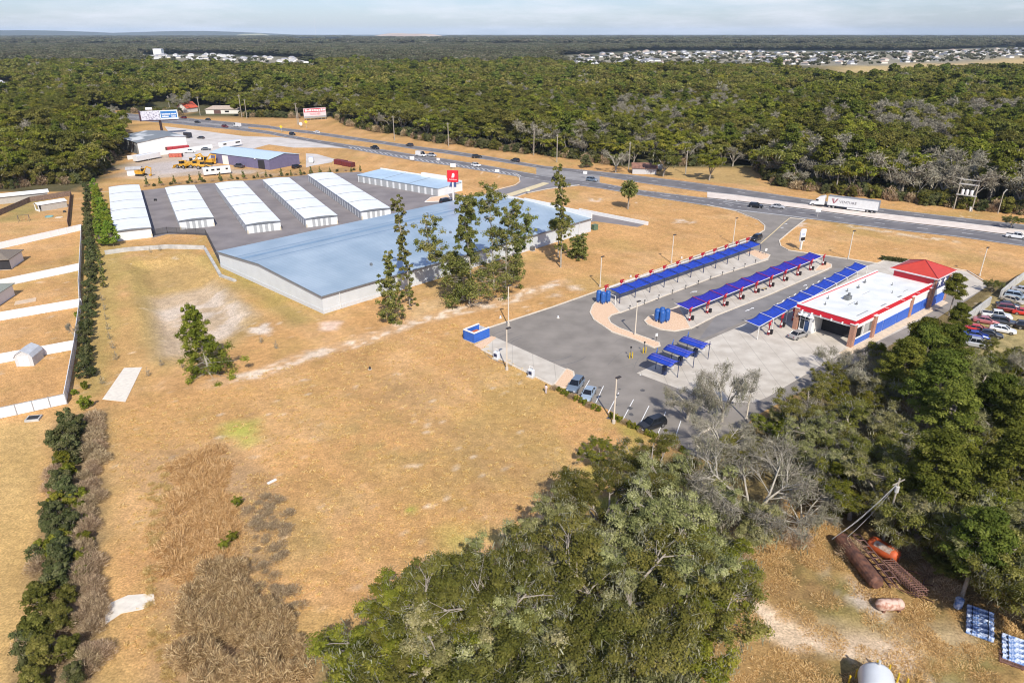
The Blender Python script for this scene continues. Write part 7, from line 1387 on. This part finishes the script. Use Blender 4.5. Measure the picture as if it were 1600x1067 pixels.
# ================================================================ FAR HOUSES, CABINS, HILLS
HW=[M('house_wall_%s'%n,c,.8,var=.05) for n,c in (('cream',(.70,.66,.58)),('white',(.80,.80,.78)),('grey',(.50,.50,.50)))]; HR=[M('house_roof_%s'%n,c,.85,var=.15,sc=.8) for n,c in (('dark_grey',(.15,.155,.17)),('mid_grey',(.30,.30,.32)),('tan',(.42,.33,.27)),('pale',(.42,.41,.40)))]
rsh=np.random.RandomState(12)
def farhouse(loc,rz,L,W,wm,rm,label,group):
    return gable_house('far_house',loc,rz,L,W,3.2,2.6,wm,rm,label,'house',hip=4.,group=group)
protoH={}
def place(poly,n,spx,spy,label,group,names,mx):
    P=np.array(gp(*poly)); lo,hi=P.min(0),P.max(0); out=[]; y=lo[1]
    while y<hi[1]:
        x=lo[0]
        while x<hi[0]:
            q=(x+rsh.uniform(-3,3),y+rsh.uniform(-4,4))
            if inside(P,np.array([q[0]]),np.array([q[1]]))[0]: out.append(q)
            x+=spx
        y+=spy
    out=sorted(out,key=lambda q:q[1])
    if len(out)>mx: out=[out[i] for i in np.linspace(0,len(out)-1,mx).astype(int)]
    for q in out:
        c=rsh.choice(len(names),p=[m[2] for m in names]); key=(group,c)
        if key not in protoH: protoH[key]=farhouse((q[0],q[1],0),rsh.choice([0,PI/2])+rsh.uniform(-.2,.2)+.35,15,11,HW[names[c][0]],HR[names[c][1]],label[c],group+' with '+['dark','grey','tan','pale'][names[c][1]]+' roofs')
        else: dup(protoH[key],(q[0],q[1],0),rsh.choice([0,PI/2])+rsh.uniform(-.2,.2)+.35)
place([(868,90),(1000,81),(1200,81),(1330,84),(1340,101),(1265,103),(1100,100),(900,101)],1,18,30,['white walled house with dark roof in the distant estate at centre right','white walled house with grey roof in the distant estate at centre right','cream house with tan roof in the distant estate at centre right'],'houses of the centre right estate',((1,0,.4),(1,1,.35),(0,2,.25)),145)
place([(1200,90),(1330,84),(1440,81),(1620,75),(1620,90),(1400,99),(1300,103),(1200,101)],1,18,30,['white house with dark roof in the distant estate above the yellow field','cream house with tan roof in the distant estate above the yellow field','white house with pale roof in the distant estate above the yellow field'],'houses of the estate above the field',((1,0,.3),(0,2,.4),(1,3,.3)),150)
place([(215,88),(330,86),(400,90),(500,94),(500,100),(400,99),(300,95),(215,93)],1,24,40,['white house with pale roof in the distant settlement at upper left','cream house with grey roof in the distant settlement at upper left'],'houses of the upper left settlement',((1,3,.6),(0,1,.4)),50)
def bigblock(nm,q,w_,d_,h_,wm,rm,lab,cat='building'):
    t=gable_house(nm,(*G(*q)[:2],0),.05,w_,d_,h_,1.2,wm,rm,lab,cat,hip=3)
bigblock('apartment_block',(283,84),55,22,13,M('brick_pale_red',(.42,.22,.17),.8),HR[2],'broad reddish apartment block rising over the trees at upper left'); bigblock('tower_house',(240,86),22,18,15,HW[1],HR[3],'tall white block left of the reddish apartment block')
bigblock('warehouse_shed',(1232,66),190,60,9,HW[1],HR[3],'long low white shed near the horizon at right'); bigblock('warehouse_shed',(1288,60.5),120,60,12,HW[1],HR[3],'small bright white shed at the horizon right of the long one'); bigblock('warehouse_shed',(460,68),110,60,8,HW[1],HR[3],'pale shed cluster below the radio mast'); bigblock('warehouse_shed',(835,61),60,60,10,HW[1],HR[3],'lone white speck of a building near the horizon at centre'); bigblock('warehouse_shed',(570,68),130,60,8,HW[1],HR[3],'pale low shed in front of the brown mound')
c=G(0,141); t=gable_house('pink_store',(c.x-25,c.y,0),.2,38,16,6.5,.6,M('store_wall_pink',(.62,.35,.42),.7),HR[3],'pink and white roadside store at the left edge behind the woods','store',hip=2); b=MB(); b.box(2,36,-.1,0.0,3.5,5.2); b.build('pink_stripe',M('stripe_magenta',(.55,.10,.28),.6),t); b=MB(); b.lathe([(2.2,0),(2.2,.5)],16); o=b.build('round_sign',M('sign_grey_disc',(.5,.5,.52),.5),t); o.location=(26,-1,7.5); o.rotation_euler=(PI/2,0,0)
c=G(0,148); gable_house('small_store',(c.x-8,c.y-14,0),.2,16,9,3.5,.5,HW[1],HR[3],'small white roofed building in front of the pink store','store',hip=2)
c=G(297,177); gable_house('gable_cottage',(c.x-3,c.y+2,0),1.2,11,9,3.4,3.6,HW[0],M('orange_red_roof',(.55,.10,.045),.6,var=.1),'cream cottage with a steep orange red gable roof at the forest edge','house')
c=G(327,178); t=gable_house('ranch_house',(c.x-2,c.y-1,0),.05,25,11,3.2,2.2,HW[0],M('tan_shingle',(.42,.34,.27),.85,var=.12),'long tan roofed ranch house at the forest edge','house',hip=4); b=MB(); b.box(6,11,-.08,.0,.1,2.6); b.build('garage_door',M('garage_brown',(.12,.06,.05),.7),t); b=MB(); b.box(14,17,-.08,.0,1.,2.2); b.build('window',m_cg,t)
c=G(988,272); mktree('bare_tree','pale bare tree in front of the rusty roofed cabin','bare tree',MID[5][1],G(962,270),0,.8); mktree('bush','round dark bush left of the rusty roofed cabin','bush',BIGB[0],G(917,262),0,1.5); mktree('oak_tree','oak standing right of the rusty roofed cabin','oak tree',MID[1][1],G(1036,276),0,.95); mktree('oak_tree','oak on open ground between the cabin and the shaded clearing','oak tree',MID[2][1],G(1108,282),0,.85)
gable_house('rusty_cabin',(c.x,c.y,0),R(-8),10,7,2.6,1.5,HW[2],M('rust_roof',(.30,.15,.10),.8,col2=(.16,.08,.06),sc=.8),'cabin with a rusty roof half hidden in the trees beyond the highway','cabin'); 
t=thing('storage_tank','long grey tank lying in front of the rusty roofed cabin','tank',G(1003,266),R(-8)); b=MB(); b.lathe([(0,0),(1.1,.2),(1.3,1),(1.3,8),(1.1,8.8),(0,9)],12,'X'); o=b.build('shell',M('tank_grey',(.38,.38,.37),.6),t); o.location=(0,0,1.4); b=MB(); b.box(1.5,1.8,-.8,.8,0,.8); b.box(7,7.3,-.8,.8,0,.8); b.build('cradle',m_blk,t)
c=G(205,275); gable_house('white_hut',(c.x-1.5,c.y,0),.3,5,4,2.6,.6,HW[1],HR[3],'small white hut half hidden under the trees left of the yard','hut')
for q,lb in (((745,247),'dark parked car in the shade at the forest edge'),((377,176),'white pickup parked among the trees near the tan roofed house'),((392,176),'pale car parked among the trees right of the white pickup')): car('suv' if q[0]>700 else 'sedan',PA['black'] if q[0]>700 else PA['white'],G(*q),.3,lb)
# mound and hills
def hill(name,c,rx,ry,h_,mt,seed):
    rs=np.random.RandomState(seed); nx_,ny_=40,14; v=[];f=[]
    for j in range(ny_+1):
        for i in range(nx_+1):
            a=-1+2*i/nx_; b_=-1+2*j/ny_; r=min(1,math.hypot(a,b_)); z=h_*(1-r**2.4)*(1-.12*math.sin(5*a+seed))-3*(r>=.99); v.append((c[0]+a*rx,c[1]+b_*ry,max(z,-3)))
    for j in range(ny_):
        for i in range(nx_): k=j*(nx_+1)+i; f.append((k,k+1,k+nx_+2,k+nx_+1))
    b=MB(); b.add(v,f); return tag(b.build(name,mt,fixn=False,smooth=True),kind='structure')
c=G(628,59); hill('landfill_mound',(c.x,c.y+600),560,600,52,M('mound_earth',(.40,.29,.21),.9,col2=(.50,.40,.30),sc=.004,det=6),1)
c=G(375,58); hill('distant_mound',(c.x,c.y+600),300,500,46,M('mound_grassy',(.30,.29,.17),.9,var=.15,sc=.004),2)
m_fh=M('far_hill_wood',(.045,.055,.038),.95,var=.15,sc=.003)
hill('distant_hill',(-9500,13500),3600,900,92,m_fh,3); hill('distant_hill',(-6300,14500),2600,900,80,m_fh,4); hill('distant_hill',(-12800,12500),2500,900,100,m_fh,5)
t=thing('radio_mast','thin white radio mast on the horizon at upper left','radio mast',(*G(494,58)[:2],0)); D=G(494,58).y; b=MB(); ht=HT((494,58),26)
for k in range(3): a=2*PI*k/3; b.tube((2.2*math.cos(a),2.2*math.sin(a),0),(1.2*math.cos(a),1.2*math.sin(a),ht),.7,.5,4)
b.build('mast',M('mast_white',(.75,.75,.75),.6),t); b=MB(); [b.tube((1.8*math.cos(k*2.1),1.8*math.sin(k*2.1),k*ht/14),(1.8*math.cos(k*2.1+2.1),1.8*math.sin(k*2.1+2.1),(k+1)*ht/14),.35,n=4) for k in range(14)]; b.build('bracing',MATS['mast_white'],t)
# ================================================================ HAZE
HAZE_D=3.0e-5
if HAZE_D>0:
    b=MB(); b.box(-27500,27500,-450,27500,-6,H+130); o=b.build('haze',[]); tag(o,kind='stuff')
    m=bpy.data.materials.new('haze'); m.use_nodes=True; n=m.node_tree.nodes; n.remove(n['Principled BSDF']); pv=n.new('ShaderNodeVolumePrincipled'); pv.inputs['Color'].default_value=(.62,.78,1,1); pv.inputs['Density'].default_value=HAZE_D; pv.inputs['Anisotropy'].default_value=-.3
    m.node_tree.links.new(pv.outputs[0],n['Material Output'].inputs['Volume']); o.data.materials.append(m)
